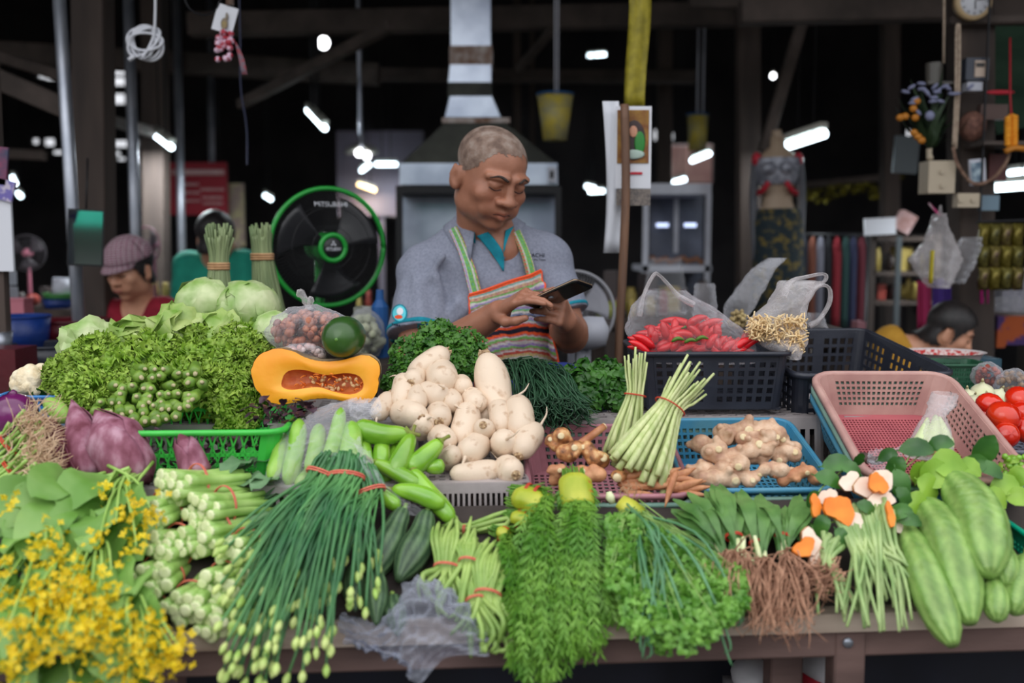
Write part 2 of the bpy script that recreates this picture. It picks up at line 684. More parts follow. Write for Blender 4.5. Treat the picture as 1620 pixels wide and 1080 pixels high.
# ------------------------------------------------------------------ setting
WOOD_DARK = mat('old_wood', (52, 44, 41), (78, 66, 60), 9, 0.85, 0.3, 40, stretch=(1, 1, 0.15))
WOOD_BEAM = mat('beam_wood', (64, 56, 52), (86, 75, 70), 7, 0.85, 0.3, 30)
WOOD_TABLE = mat('table_wood', (84, 64, 60), (124, 98, 92), 14, 0.75, 0.5, 50, stretch=(0.25, 1, 1))
PLANK_PALE = mat('plank_pale', (150, 128, 114), (205, 188, 172), 16, 0.8, 0.5, 60, stretch=(0.2, 1, 1))
CONCRETE = mat('concrete', (70, 67, 65), (96, 92, 88), 3, 0.9, 0.2, 20)
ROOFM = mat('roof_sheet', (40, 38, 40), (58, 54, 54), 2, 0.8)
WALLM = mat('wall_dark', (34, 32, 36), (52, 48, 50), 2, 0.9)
STEEL = mat('galvanised', (150, 156, 168), (186, 190, 200), 6, 0.35, metal=0.75)
BRICKP = mat('pink_plaster', (186, 142, 136), (212, 172, 162), 4, 0.9)
f = MB().box((0, 6.0, -0.05), (24, 24, 0.1))
structure('floor', f, CONCRETE)
# roof: corrugated sheets over the stalls, low eave towards the street
x = np.linspace(-9, 9, 181)
ys = np.array([2.15, 4.0, 7.0, 11.4])
zs = np.array([2.95, 3.45, 4.1, 4.3])
G = np.stack([np.broadcast_to(x[None, :], (4, 181)), np.broadcast_to(ys[:, None], (4, 181)),
    zs[:, None] + 0.025 * np.where(np.arange(181) % 2, 1, -1)[None, :]], -1)
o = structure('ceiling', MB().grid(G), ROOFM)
add_mod(o, 'SOLIDIFY', thickness=0.02)
def wall_holes(name, x0, x1, z0, z1, y, holes, m, th=0.08):
 xs = sorted({x0, x1, *[h[0] for h in holes], *[h[1] for h in holes]})
 zz = sorted({z0, z1, *[h[2] for h in holes], *[h[3] for h in holes]})
 b = MB()
 for i in range(len(xs) - 1):
  for k in range(len(zz) - 1):
   cx, cz = (xs[i] + xs[i + 1]) / 2, (zz[k] + zz[k + 1]) / 2
   if any(h[0] < cx < h[1] and h[2] < cz < h[3] for h in holes):
    continue
   b.box((cx, y, cz), (xs[i + 1] - xs[i], th, zz[k + 1] - zz[k]))
 return structure(name, b, m)
def hole(px0, py0, px1, py1, Y):
 a, c = at(px0, py1, Y), at(px1, py0, Y)
 return (a.x, c.x, a.z, c.z)
YB = 11.0
HOLES = [hole(*h, YB) for h in [(171, 99, 199, 119), (171, 122, 199, 136), (173, 148, 199, 165), (212, 99, 228, 113), (257, 99, 277, 114),
        (60, 114, 75, 124), (72, 110, 94, 127), (122, 118, 127, 136), (179, 222, 203, 233), (70, 219, 88, 231), (51, 219, 63, 228),
        (122, 219, 130, 232), (83, 238, 105, 244), (177, 240, 192, 246), (185, 249, 200, 254), (222, 222, 231, 233),
        (1056, 210, 1066, 222), (1034, 205, 1043, 222), (1052, 228, 1128, 290),
        (1432, 205, 1442, 222), (1500, 208, 1512, 222), (1524, 208, 1545, 222)]]
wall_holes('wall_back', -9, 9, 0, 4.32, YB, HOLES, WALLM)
structure('wall_beyond', MB().box((2.4, 13.2, 1.6), (3.2, 0.2, 2.2)), BRICKP)
structure('wall_left', MB().box((-9, 6.6, 2.1), (0.1, 9.0, 4.3)), WALLM)
structure('wall_right', MB().box((9, 6.6, 2.1), (0.1, 9.0, 4.3)), WALLM)
def post(px0, px1, Y, ptop, m=WOOD_DARK, px0b=None, px1b=None, name='wooden_post', deep=None):
 a, b = at((px0 + px1) / 2, ptop, Y), at(((px0b or px0) + (px1b or px1)) / 2, 560, Y)
 d = (b - a) / (b.z - a.z)
 lo = a + d * (0 - a.z)
 hi = a + d * (min(3.2, a.z + 0.35) - a.z)
 w = (px1 - px0) * Y / FPX
 mb = MB().beam(lo, hi, w, deep or w, up=(0, 1, 0))
 o = mb.build(name, m, smooth=False, base=True)
 add_mod(o, 'BEVEL', width=0.008, segments=2)
 o['kind'] = 'structure'
 return o
post(122, 172, 3.6, 0, px0b=128, px1b=178)
post(228, 262, 5.0, 0, px0b=232, px1b=266)
post(1166, 1200, 4.7, 0)
post(1508, 1562, 3.5, 0)
post(1395, 1420, 5.5, 0)
post(812, 824, 6.4, 0)
post(838, 846, 6.6, 0)
post(1040, 1062, 6.3, 60)
def pole(px, Y, r, pxb=None, name='steel_pole', m=None, label=None, py1=0, z0=0.0):
 a, b = at(px, py1, Y), at(pxb or px, 500, Y)
 d = (b - a) / (b.z - a.z)
 mb = MB().tube([a + d * (z0 - a.z), a + d * (a.z * 0 + 2.95 - a.z)], r, 14)
 o = mb.build(name, m or STEEL, base=True)
 tag(o, label, 'pole')
 return o
pole(94, 3.2, 0.0205, 124, label='shiny galvanised steel pole leaning before the dark wooden post')
pole(203, 4.2, 0.022, 218, label='galvanised steel pole behind the white cable coil')
pole(279, 5.4, 0.022, 290, label='thin steel pole behind the red sign')
pole(332, 6.2, 0.020, 338, label='dull steel pole between red sign and fan')
def rafter(p1, Y1, p2, Y2, w, h, name='roof_beam', m=WOOD_BEAM):
 a, b = at(*p1, Y1), at(*p2, Y2)
 o = MB().beam(a, b, w, h).build(name, m, smooth=False, base=True)
 add_mod(o, 'BEVEL', width=0.006, segments=1)
 o['kind'] = 'structure'
 return o
rafter((300, 40), 4.95, (1200, 22), 4.95, 0.10, 0.11)
rafter((-400, 60), 5.5, (600, 118), 5.5, 0.12, 0.11)
rafter((560, 118), 6.2, (1100, 122), 6.0, 0.12, 0.07)
rafter((-120, 75), 3.75, (172, 200), 3.75, 0.08, 0.075)
rafter((-60, 70), 4.6, (160, 140), 4.4, 0.07, 0.05)
rafter((170, 190), 4.4, (262, 214), 5.0, 0.05, 0.05)
rafter((380, 165), 5.2, (620, 40), 4.4, 0.05, 0.05)
rafter((1282, -10), 4.5, (1208, 240), 4.5, 0.05, 0.05, 'brace')
rafter((1090, 2), 4.3, (1185, 2), 4.3, 0.06, 0.06)
rafter((-40, 240), 5.0, (72, 246), 5.0, 0.05, 0.05)
rafter((1170, 20), 3.9, (1640, 10), 3.9, 0.09, 0.09)
rafter((1500, 34), 3.42, (1680, 30), 3.42, 0.05, 0.03)
rafter((1200, 300), 6.2, (1420, 278), 6.2, 0.05, 0.04, 'shelf_rail')
rafter((820, 110), 5.2, (880, 40), 4.8, 0.04, 0.04, 'brace')
# ------------------------------------------------------------------ the selling table
TZ = 0.86
TROT = 0.075                                      # the table runs slightly away to the right
def ty(x):
 """Y of the table's front edge at x."""
 return 1.385 + TROT * x
tb = thing('market_table', 'long weathered wooden market table carrying all the vegetables', 'table', (0, 1.8, 0))
pl = []
for i, (d0, d1) in enumerate([(0.0, 0.17), (0.175, 0.36), (0.365, 0.55), (0.555, 0.72), (0.725, 0.86)]):
 b = MB()
 V = []
 for xx in (-1.45, 1.45):
  for d in (d0, d1):
   for z in (TZ - 0.028, TZ):
    V.append((xx, ty(xx) + d, z))
 b.add(V, [[0, 1, 3, 2], [4, 6, 7, 5], [0, 4, 5, 1], [2, 3, 7, 6], [1, 5, 7, 3], [0, 2, 6, 4]])
 b.build('plank', PLANK_PALE if i == 0 else WOOD_TABLE, tb, smooth=False)
b = MB()
b.beam((-1.45, ty(-1.45) + 0.025, TZ - 0.050), (1.45, ty(1.45) + 0.025, TZ - 0.050), 0.03, 0.042)
add_mod(b.build('front_rail', WOOD_TABLE, tb, smooth=False), 'BEVEL', width=0.004)
b = MB()
b.beam((-1.45, ty(-1.45) + 0.84, TZ - 0.062), (1.45, ty(1.45) + 0.84, TZ - 0.062), 0.03, 0.066)
b.build('back_rail', WOOD_TABLE, tb, smooth=False)
for px, w, yo in [(1238, 0.05, 0.10), (1336, 0.046, 0.03), (262, 0.046, 0.05), (-60, 0.05, 0.05)]:
 p = at(px, 1060, 1.40)
 yy = ty(p.x) + yo
 xx = at(px, 1060, yy).x
 lg = MB().box((xx, yy, 0.414), (w, w, 0.83))
 o = lg.build('leg', WOOD_TABLE, tb, smooth=False)
 add_mod(o, 'BEVEL', width=0.003)
 if px == 1336:
  q = at(1341, 1016, yy - w / 2 - 0.001)
  MB().tube([(q.x, yy - w / 2 + 0.001, q.z), (q.x, yy - w / 2 - 0.004, q.z)], 0.0075, 14).build('bolt', STEEL, o)
for xx in (-1.3, 0.0, 1.3):
 MB().box((xx, ty(xx) + 0.8, 0.415), (0.05, 0.05, 0.83)).build('leg', WOOD_TABLE, tb, smooth=False)
# dark sheet added as the under-table shade, and the things stored there
SHADEM = mat('navy_shade', (14, 15, 26), (22, 24, 40), 6, 0.8)
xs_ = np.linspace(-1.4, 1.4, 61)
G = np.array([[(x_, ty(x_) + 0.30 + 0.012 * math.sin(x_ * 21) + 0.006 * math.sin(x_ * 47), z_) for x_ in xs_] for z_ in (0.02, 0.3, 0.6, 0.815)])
o = add_mod(MB().grid(G).build('shade_sheet', SHADEM, base=True), 'SOLIDIFY', thickness=0.003)
tag(o, 'dark navy sheet added as the shade under the table', 'shade_sheet')
WHITEBOX = mat('white_carton', (206, 204, 208), (186, 184, 190), 20, 0.7)
REDPRINT = mat('red_print', (176, 22, 44), (190, 36, 56), 20, 0.6)
yb = ty(at(1285, 1060, 1.5).x) + 0.19
p_ = at(1292, 1052, yb)
t = thing('storage_bag', 'white and red printed bag between the two right table legs', 'bag', (p_.x, yb, p_.z - 0.12))
MB().blob((p_.x + 0.005, yb, p_.z - 0.01), (0.040, 0.06, 0.034), 18, 12, Euler((0, 0.35, 0)).to_matrix()).build('bag', WHITEBOX, t)
b = MB()
G = np.array([[(p_.x + 0.004 + 0.043 * math.sin(a) , yb - 0.063 * math.cos(a), p_.z - 0.012 + zz - 0.010 * math.sin(a)) for a in np.linspace(-1.1, 1.1, 15)] for zz in (-0.018, 0.004)])
add_mod(b.grid(G).build('printed_band', REDPRINT, t), 'SOLIDIFY', thickness=0.002)
G = [(p_.x + 0.010 + 0.010 * math.cos(a), yb - 0.0655, p_.z - 0.018 + 0.008 * math.sin(a)) for a in np.linspace(2.2, 6.2, 12)]
MB().tube(G, 0.0016, 5).build('printed_swirl', WHITEBOX, t)
MB().box((p_.x, yb, (p_.z - 0.045) / 2), (0.16, 0.14, p_.z - 0.05)).build('crate_below', WOOD_TABLE, t, smooth=False)
yb = ty(at(1180, 1060, 1.5).x) + 0.20
p_ = at(1190, 1068, yb)
o = MB().blob((p_.x, yb, p_.z), (0.035, 0.05, 0.028), 16, 10).box((p_.x, yb, (p_.z - 0.02) / 2), (0.08, 0.09, p_.z - 0.02)).build('white_sack', WHITEBOX, base=True)
tag(o, 'white sack stored under the table, left of the leg', 'sack')
# ------------------------------------------------------------------ people
SKIN = mat('skin', (150, 100, 78), (170, 116, 92), 22, 0.5, 0.12, 160, sss=0.06, attr='tone', lo=0.3, hi=0.7)
SKIN_F = mat('skin_light', (200, 142, 114), (212, 156, 126), 22, 0.5, 0.1, 120, sss=0.05)
HAIRG = mat('cropped_grey_hair', (104, 84, 74), (152, 136, 126), 36, 0.85, 0.4, 260, c3=(132, 110, 98))
HAIRB = mat('black_hair', (20, 17, 18), (38, 32, 32), 60, 0.5)
SHIRT = mat('grey_pique', (126, 130, 146), (140, 144, 160), 160, 0.9, 0.35, 420, spec=0.2)
TEALC = mat('teal_cloth', (0, 120, 140), (0, 134, 154), 60, 0.85)
APRON = mat('woven_apron', (255, 255, 255), (222, 222, 222), 200, 0.9, 0.2, 300, attr='tone', spec=0.15)
DARKLINE = mat('dark_line', (62, 36, 32), None, 20, 0.7)
BROWM = mat('brow_hair', (48, 38, 36), (70, 58, 52), 200, 0.8)
LIPS = mat('lips', (150, 86, 76), None, 20, 0.5)
PHONEM = mat('phone_black', (16, 17, 20), None, 20, 0.15, coat=0.5)
PHONEE = mat('phone_edge', (196, 168, 140), None, 20, 0.25, metal=0.7)
SCREEN = mat('phone_screen', (20, 24, 32), None, 20, 0.05)
TROUSER = mat('dark_trousers', (38, 40, 52), (52, 54, 66), 30, 0.9)
WHITEC = mat('white_print', (232, 232, 236), None, 20, 0.7)
NAVYPRINT = mat('navy_print', (30, 34, 56), None, 20, 0.8)
ORANGEP = mat('orange_print', (232, 84, 40), None, 20, 0.8)
CYANP = mat('cyan_print', (96, 208, 222), None, 20, 0.8)
class Head:
 """A head in local coordinates: face towards -Y, x to the viewer's right, origin at the skull centre, 0.25 m tall before scaling."""
 def __init__(self, c, yaw, pitch, s, roll=0.0):
  self.c, self.s = A3(c), np.ones(3) * s
  self.m = float(self.s.mean())
  self.R = np.array(Matrix.Rotation(yaw, 3, 'Z') @ Matrix.Rotation(roll, 3, 'Y') @ Matrix.Rotation(pitch, 3, 'X'))
 def w(self, p):
  return self.c + self.R @ (np.array(p, float) * self.s)
 def local(self, V):
  return ((V - self.c) @ self.R) / self.s
 def ell(self, sd, p, r, k, op='add', rot=None):
  R = self.R if rot is None else self.R @ np.array(Euler(rot).to_matrix())
  sd.ell(self.w(p), np.array(r, float) * self.s, k * self.m, R, op)
 def cone(self, sd, a, b, ra, rb, k, op='add'):
  sd.cone(self.w(a), self.w(b), ra * self.m, rb * self.m, k * self.m, op)
 def build(self, sd, male=True):
  e, c = self.ell, self.cone
  e(sd, (0, .012, .040), (.077, .097, .086), .01)                      # skull
  e(sd, (0, -.020, -.030), (.070, .070, .080), .03)                    # face mass
  e(sd, (0, -.030, -.080), (.058 if male else .047, .052, .042), .025)  # jaw
  e(sd, (0, -.070, -.108), (.022, .018, .016), .02)                    # chin
  for sx in (-1, 1):
   e(sd, (sx * .045, .0, -.075), (.022, .035, .035), .02)           # jaw corner
   e(sd, (sx * .046, -.064, -.028), (.022, .020, .022), .02)        # cheek
   e(sd, (sx * .036, -.076, -.066), (.016, .014, .018), .02)        # cheek by mouth
   c(sd, (sx * .014, -.092, .030), (sx * .052, -.072, .026), .010, .009, .012)  # brow
  for sx in (-1, 1):
   e(sd, (sx * .033, -.100, .006), (.020, .014, .011), .010, 'sub')  # socket
   e(sd, (sx * .033, -.0735, .003), (.0165, .0155, .0125), .004)       # eyeball with lid
   c(sd, (sx * .020, -.086, .010), (sx * .047, -.079, .008), .004, .0035, .004)  # upper lid fold
   c(sd, (sx * .021, -.085, -.010), (sx * .046, -.077, -.009), .0035, .003, .005)
  c(sd, (0, -.090, .018), (0, -.104, -.022), .009, .012, .010)         # nose bridge
  e(sd, (0, -.110, -.030), (.0170, .0140, .0125), .008)                # tip
  for sx in (-1, 1):
   e(sd, (sx * .0195, -.099, -.033), (.0105, .012, .0100), .006)    # wings
   e(sd, (sx * .008, -.108, -.042), (.0045, .005, .004), .002, 'sub')
  e(sd, (0, -.086, -.060), (.030, .014, .024), .012)                   # muzzle
  c(sd, (-.022, -.092, -.0640), (0, -.1005, -.0615), .0042, .0068, .005)
  c(sd, (0, -.1005, -.0615), (.022, -.092, -.0640), .0068, .0042, .005)
  c(sd, (-.019, -.091, -.0745), (0, -.098, -.0770), .0045, .0078, .005)
  c(sd, (0, -.098, -.0770), (.019, -.091, -.0745), .0078, .0045, .005)
  c(sd, (-.024, -.098, -.0690), (.024, -.098, -.0690), .0016, .0016, .003, 'sub')
  for sx in (-1, 1):                                                   # ears
   e(sd, (sx * .080, .014, -.022), (.009, .020, .034), .008, rot=(0.15, 0, sx * -.35))
   c(sd, (sx * .084, .026, .004), (sx * .086, .030, -.020), .006, .005, .004)
   e(sd, (sx * .080, .008, -.044), (.007, .009, .011), .006)
   e(sd, (sx * .092, .010, -.020), (.007, .011, .018), .004, 'sub')
 def curve(self, bvh, pts, n=12, lift=0.001):
  """Curve across the face through local (x, z) points, laid on the skin."""
  P = catmull([(p[0], 0, p[1]) for p in pts], n)
  out = []
  d = self.R @ np.array([0, 1.0, 0])
  for p in P:
   o = self.w((p[0], -.25, p[2]))
   hit = bvh.ray_cast(Vector(o), Vector(d), .5)
   if hit[0] is not None:
    out.append(np.array(hit[0]) - d * lift)
  return np.array(out)
def hand(sd, wrist, palm_dir, side, normal, fingers, thumb, s=1.0, k=.004):
 """Palm block from the wrist along palm_dir with five jointed fingers; fingers = [(lateral, [(along, out)...])], curls in the
 palm_dir / normal plane; side points towards the index finger, normal out of the back of the hand."""
 w = A3(wrist)
 f, u = nrm(palm_dir), nrm(normal)
 u = nrm(u - f * np.dot(u, f))
 l = nrm(np.asarray(side) - f * np.dot(side, f) - u * np.dot(side, u))
 L = .088 * s
 for q in (-.028, -.010, .010, .028):
  sd.cone(w + f * .006 + l * q * .6 * s, w + f * L + l * q * s, .0145 * s, .0112 * s, .010)
 pts_all = []
 for q, ang, (l1, l2, l3), r in fingers:
  p = w + f * L * .97 + l * q * s
  a = 0.0
  P = [p - f * .01 * s]
  P.append(p)
  for seg, da in zip((l1, l2, l3), ang):
   a += da
   p = p + (f * math.cos(a) - u * math.sin(a)) * seg * s
   P.append(p)
  R = np.array([r * 1.08, r * 1.05, r * .98, r * .9, r * .78]) * s
  sd.chain(P, R, k * .6)
  pts_all.append(P)
 b0, b1, b2, b3 = thumb
 conv = lambda t: w + f * t[0] * s + l * t[1] * s - u * t[2] * s
 T = [conv(t) for t in thumb]
 sd.chain(T, np.array([.0150, .0125, .0105, .0085]) * s, .006)
 pts_all.append(T)
 return pts_all, f, u, l
def body_mesh(sd, it=1):
 V, Q = sd.mesh()
 return relax(V, Q, it, .5), Q
def bvh_of(V, Q):
 return BVHTree.FromPolygons([tuple(v) for v in V], [tuple(int(i) for i in q) for q in Q])
def px_of(V):
 """Photo pixel of world points."""
 c, s = math.cos(PITCH), math.sin(PITCH)
 D = V - A3(CAM)
 f = D[:, 1] * c - D[:, 2] * s
 u = D[:, 1] * s + D[:, 2] * c
 return np.stack([810 + FPX * D[:, 0] / f, 540 - FPX * u / f], -1)
class Cloth:
 """Lays trims on a garment's surface: photo pixels are traced back to the cloth and lifted off it a little."""
 def __init__(self, bvh, fallbackY):
  self.b, self.Y = bvh, fallbackY
 def pt(self, px, py, lift):
  d = (at(px, py, 2.0) - CAM).normalized()
  h = self.b.ray_cast(CAM, d, 8.0)
  p = h[0] if h[0] is not None else at(px, py, self.Y)
  n = h[1] if h[0] is not None else Vector((0, -1, 0))
  if n.dot(d) > 0:
   n = -n
  return np.array(p + n * lift)
 def strip(self, rows, nu, nv, lift, smooth=0):
  """rows = [((px, py) left, (px, py) right)...]; returns an (nv, nu, 3) grid."""
  Lf = catmull([(r_[0][0], r_[0][1], 0) for r_ in rows], nv)
  Rt = catmull([(r_[1][0], r_[1][1], 0) for r_ in rows], nv)
  G = np.zeros((nv, nu, 3))
  for i in range(nv):
   for j, u in enumerate(np.linspace(0, 1, nu)):
    p = Lf[i] * (1 - u) + Rt[i] * u
    G[i, j] = self.pt(p[0], p[1], lift)
  for _ in range(smooth):
   G[1:-1] = (G[:-2] + G[2:] + 2 * G[1:-1]) / 4
   G[:, 1:-1] = (G[:, :-2] + G[:, 2:] + 2 * G[:, 1:-1]) / 4
  return G
# ================= the stall keeper
man = thing('person', 'man in grey polo and patterned apron standing behind the stall, looking at his phone', 'person', (at(765, 540, 2.45).x, 2.45, 0.0))
HM = Head(at(776, 277, 2.36), math.radians(35), math.radians(26), np.array([1.0, .97, .865]), math.radians(4))
lo, hi = np.array([-.40, 2.00, .86]), np.array([.24, 2.66, 1.72])
sd = SDF(lo, hi, .003)
LS, RS = at(672, 432, 2.43), at(860, 412, 2.45)
EL, WL = at(655, 580, 2.31), at(789, 494, 2.165)
ER, WR = at(902, 530, 2.39), at(894, 506, 2.215)
NB = at(763, 372, 2.46)
cx = at(765, 460, 2.47)
sd.ell((cx.x, 2.47, cx.z), (.155, .105, .17), .03)
sd.ell((cx.x, 2.46, cx.z - .20), (.150, .118, .17), .05)
sd.ell((cx.x, 2.47, .95), (.150, .11, .12), .05)
sd.cone(LS, RS, .050, .050, .04)
sd.cone(NB + Vector((0, .01, -.03)), HM.w((0, .02, -.07)), .060, .056, .02)
sd.cone(at(778, 345, 2.42), at(795, 395, 2.395), .045, .040, .02)
sd.cone(NB + Vector((0, .015, -.01)), LS, .05, .05, .04)
sd.cone(NB + Vector((0, .015, -.01)), RS, .05, .05, .04)
# arms
for S_, E_, W_ in ((LS, EL, WL), (RS, ER, WR)):
 sd.cone(S_, E_, .052, .042, .02)
 m_ = E_ + (W_ - E_) * .3
 sd.cone(E_, m_, .041, .043, .012)
 sd.cone(m_, W_, .043, .027, .012)
HM.build(sd)
# his right hand taps the phone: palm towards it, fingers running to the photo's right
F0 = (.0088, .0092, .0090, .0080)
ftL = [(.030, (.30, .30, .20), (.040, .024, .020), F0[0]), (.010, (.40, .42, .30), (.043, .027, .021), F0[1]),
  (-.010, (.55, .6, .45), (.040, .025, .020), F0[2]), (-.028, (.75, .75, .5), (.032, .020, .017), F0[3])]
thL = [(.012, .026, .006), (.040, .046, .022), (.068, .048, .034), (.092, .040, .042)]
pdL = at(836, 462, 2.10) - WL
fl, f_, u_, l_ = hand(sd, WL, pdL, (0.25, -.65, -.75), (-.1, -.45, .9), ftL, thL, s=.88)
# his left hand cradles the phone from below, fingers pointing to the photo's left in front of it
ftR = [(.028, (.9, .75, .35), (.040, .024, .020), F0[0]), (.010, (.95, .8, .4), (.043, .027, .021), F0[1]),
  (-.010, (1.0, .8, .4), (.040, .025, .020), F0[2]), (-.028, (1.05, .8, .4), (.032, .020, .017), F0[3])]
thR = [(.010, .030, .004), (.034, .050, .016), (.060, .056, .034), (.082, .048, .050)]
pdR = at(884, 486, 2.105) - WR
hand(sd, WR, pdR, (-.25, .25, 1), (.95, -.35, -.1), ftR, thR, s=.86)
V, Q = body_mesh(sd, 1)
Lc = HM.local(V)
tone = np.ones((len(V), 3))
lip = np.exp(-((Lc[:, 0] / .024) ** 2 + ((Lc[:, 2] + .069) / .011) ** 2) ** 2) * (Lc[:, 1] < -.07)
tone *= 1 - lip[:, None] * np.array([.06, .28, .26])
flush = np.exp(-((np.abs(Lc[:, 0]) - .045) ** 2 / .0006 + (Lc[:, 2] + .03) ** 2 / .0006)) * (Lc[:, 1] < 0)
tone *= 1 - flush[:, None] * np.array([0, .06, .06])
HOFF = A3(man['_o'])
mb = MB().add(V, Q, col=tone)
body = mb.build('body', SKIN, man)
bb_ = bvh_of(V, Q)
N = vnormals(V, Q)
# cropped hair
yl, zl = Lc[:, 1], Lc[:, 2]
line = np.interp(yl, [-.11, -.085, -.06, -.045, -.03, .02, .05, .1], [.100, .092, .070, .040, .012, -.018, -.050, -.060])
line += .010 * np.clip(1 - np.abs(np.abs(Lc[:, 0]) - .04) / .02, 0, 1) * (yl < -.04)
wob = .004 * np.sin(Lc[:, 0] * 310 + zl * 200) + .013 * np.random.RandomState(1).rand(len(V)) ** 2
ok = (zl > line + wob) & (np.linalg.norm(Lc, axis=1) < .17) & (np.abs(Lc[:, 0]) < .0795)
fq = ok[Q].all(1)
used = np.unique(Q[fq])
mp = -np.ones(len(V), int)
mp[used] = np.arange(len(used))
MB().add(V[used] + N[used] * .0008, mp[Q[fq]]).build('hair', HAIRG, man)
for sx, nm in ((-1, 'eyebrow'), (1, 'eyebrow')):
 P = HM.curve(bb_, [(sx * .015, .026), (sx * .034, .033), (sx * .054, .024)], 12, -.0005)
 MB().tube(P, np.interp(np.linspace(0, 1, len(P)), [0, .3, 1], [.0036, .0044, .0014]), 6, flat=.8).build(nm, BROWM, man)
 P = HM.curve(bb_, [(sx * .018, -.003), (sx * .033, -.0075), (sx * .048, -.002)], 12, .0002)
 MB().tube(P, .0014, 5).build('eyelashes', DARKLINE, man)
P = HM.curve(bb_, [(-.024, -.071), (-.012, -.068), (0, -.0690), (.012, -.068), (.024, -.071)], 14, .0)
MB().tube(P, .0011, 5).build('lip_line', DARKLINE, man)
# shirt
def shirt_sdf():
 return SDF(lo + np.array([0, .02, -.06]), np.array([.26, 2.68, 1.60]), .0045)
ss = shirt_sdf()
ss.ell((cx.x, 2.47, cx.z - .01), (.174, .125, .18), .03)
ss.ell((cx.x, 2.455, cx.z - .20), (.172, .140, .18), .05)
ss.ell((cx.x, 2.465, .95), (.172, .132, .15), .05)
ss.cone(LS, RS, .062, .062, .03)
ss.cone(NB + Vector((0, .01, .0)), LS, .066, .062, .03)
ss.cone(NB + Vector((0, .01, .0)), RS, .066, .062, .03)
# folds
for a_, b__, r_ in [((690, 440), (704, 520), .010), ((725, 480), (696, 520), .010), ((860, 455), (892, 480), .008), ((700, 405), (672, 445), .009),
     ((740, 490), (705, 515), .008), ((800, 490), (820, 540), .010)]:
 Yf = 2.345
 ss.cone(at(*a_, Yf), at(*b__, Yf), r_, r_ * .5, .022)
dl = (EL - LS).normalized() + Vector((.08, 0, -.10))
dr_ = (ER - RS).normalized()
for S_, E_, tt, nn_, rt in ((LS, EL, .68, dl, .078), (RS, ER, .74, dr_, .068)):
 sl_ = shirt_sdf()
 sl_.cone(S_, S_ + (E_ - S_) * (tt + .25), .062, rt, 0)
 if S_ is LS:
  sl_.cone(at(640, 455, 2.36), at(637, 520, 2.32), .012, .010, .02)
  sl_.cone(at(660, 440, 2.35), at(668, 530, 2.28), .010, .014, .02)
  sl_.cone(at(690, 470, 2.36), at(680, 540, 2.30), .010, .012, .02)
 sl_.cut(S_ + (E_ - S_) * tt, nn_)
 h_ = np.clip(.5 + .5 * (ss.F - sl_.F) / .015, 0, 1)
 ss.F = ss.F * (1 - h_) + sl_.F * h_ - .015 * h_ * (1 - h_)
# neck opening with the open placket
ss.cone(at(766, 372, 2.45), at(778, 300, 2.40), .060, .070, .012, 'sub')
for Yq in (2.27, 2.30, 2.33, 2.36, 2.39):
 ss.cone(at(784, 360, Yq), at(795, 384, Yq), .013, .003, .004, 'sub')
VS, QS = body_mesh(ss, 2)
NS = vnormals(VS, QS)
VS = VS + NS * (.0016 * np.sin(VS[:, 0] * 60 + VS[:, 2] * 38) * np.sin(VS[:, 2] * 47 - VS[:, 0] * 22))[:, None]
MB().add(VS, QS).build('polo_shirt', SHIRT, man)
cb = bvh_of(VS, QS)
CL = Cloth(cb, 2.33)
CLB = Cloth(bvh_of(np.vstack([V, VS]), np.vstack([Q, QS + len(V)])), 2.33)
# sleeve bands in teal
def sleeve_band(S0, E0, t0, w, name, rmax, nrm_):
 n_ = Vector(tuple(nrm(tuple(nrm_))))
 c_ = S0 + (E0 - S0) * t0
 a1 = Vector(tuple(nrm(np.cross(tuple(n_), (0, 1, 0)))))
 a2 = n_.cross(a1)
 G = []
 for q in (0, .5, 1):
  ring_ = []
  for a in np.linspace(0, 2 * PI, 49):
   d = a1 * math.cos(a) + a2 * math.sin(a)
   o_ = c_ + n_ * (w * (q - .90))
   h = cb.ray_cast(o_ + d * .16, -d, .3)
   p = h[0] if h[0] is not None and (h[0] - o_).length < rmax else o_ + d * .072
   ring_.append(np.array(p + d * .0018))
  G.append(ring_)
 add_mod(MB().grid(np.array(G)).build(name, TEALC, man), 'SOLIDIFY', thickness=.002)
sleeve_band(LS, EL, .68, .018, 'sleeve_band', .12, dl)
sleeve_band(RS, ER, .74, .014, 'sleeve_band', .10, dr_)
# collar: two falling flaps around the neck
def flap(rows, name, m, lift, nu=9, nv=12, sm=2):
 G = CLB.strip(rows, nu, nv, lift, sm)
 add_mod(MB().grid(G).build(name, m, man), 'SOLIDIFY', thickness=.0025, offset=1)
NC = at(767, 349, 2.445)
th = np.radians(np.concatenate([np.linspace(-20, -180, 25), np.linspace(-190, -330, 22)]))
def collar_ring(rx, ry, dz, tipz=0.0, lift=0.0):
 out = []
 for a in th:
  a_ = (math.degrees(a) + 360) % 360
  tip = max(0, 1 - abs(a_ - 340) / 45) + max(0, 1 - abs(a_ - 30) / 40)
  p = Vector((NC.x + rx * math.sin(a), NC.y - ry * math.cos(a) - .012 * tip, NC.z - .048 * math.cos(a) + dz - tipz * tip))
  if lift:
   h = cb.find_nearest(p)
   if h[0] is not None:
    n_ = h[1]
    if (p - h[0]).dot(n_) < lift:
     p = h[0] + n_ * lift
  out.append(tuple(p))
 return np.array(out)
G = np.array([collar_ring(.060, .058, -.012), collar_ring(.060, .059, .006), collar_ring(.062, .061, .016), collar_ring(.068, .067, .014), collar_ring(.080, .079, -.006, .010, .004), collar_ring(.092, .090, -.026, .026, .004)])
add_mod(MB().grid(G[2:]).build('collar', SHIRT, man), 'SOLIDIFY', thickness=.0025)
add_mod(MB().grid(G[:3]).build('collar_lining', TEALC, man), 'SOLIDIFY', thickness=.0015)
flap([((755, 372), (773, 366)), ((768, 386), (787, 384)), ((782, 405), (797, 402)), ((795, 429), (797, 429))], 'placket', TEALC, .005)
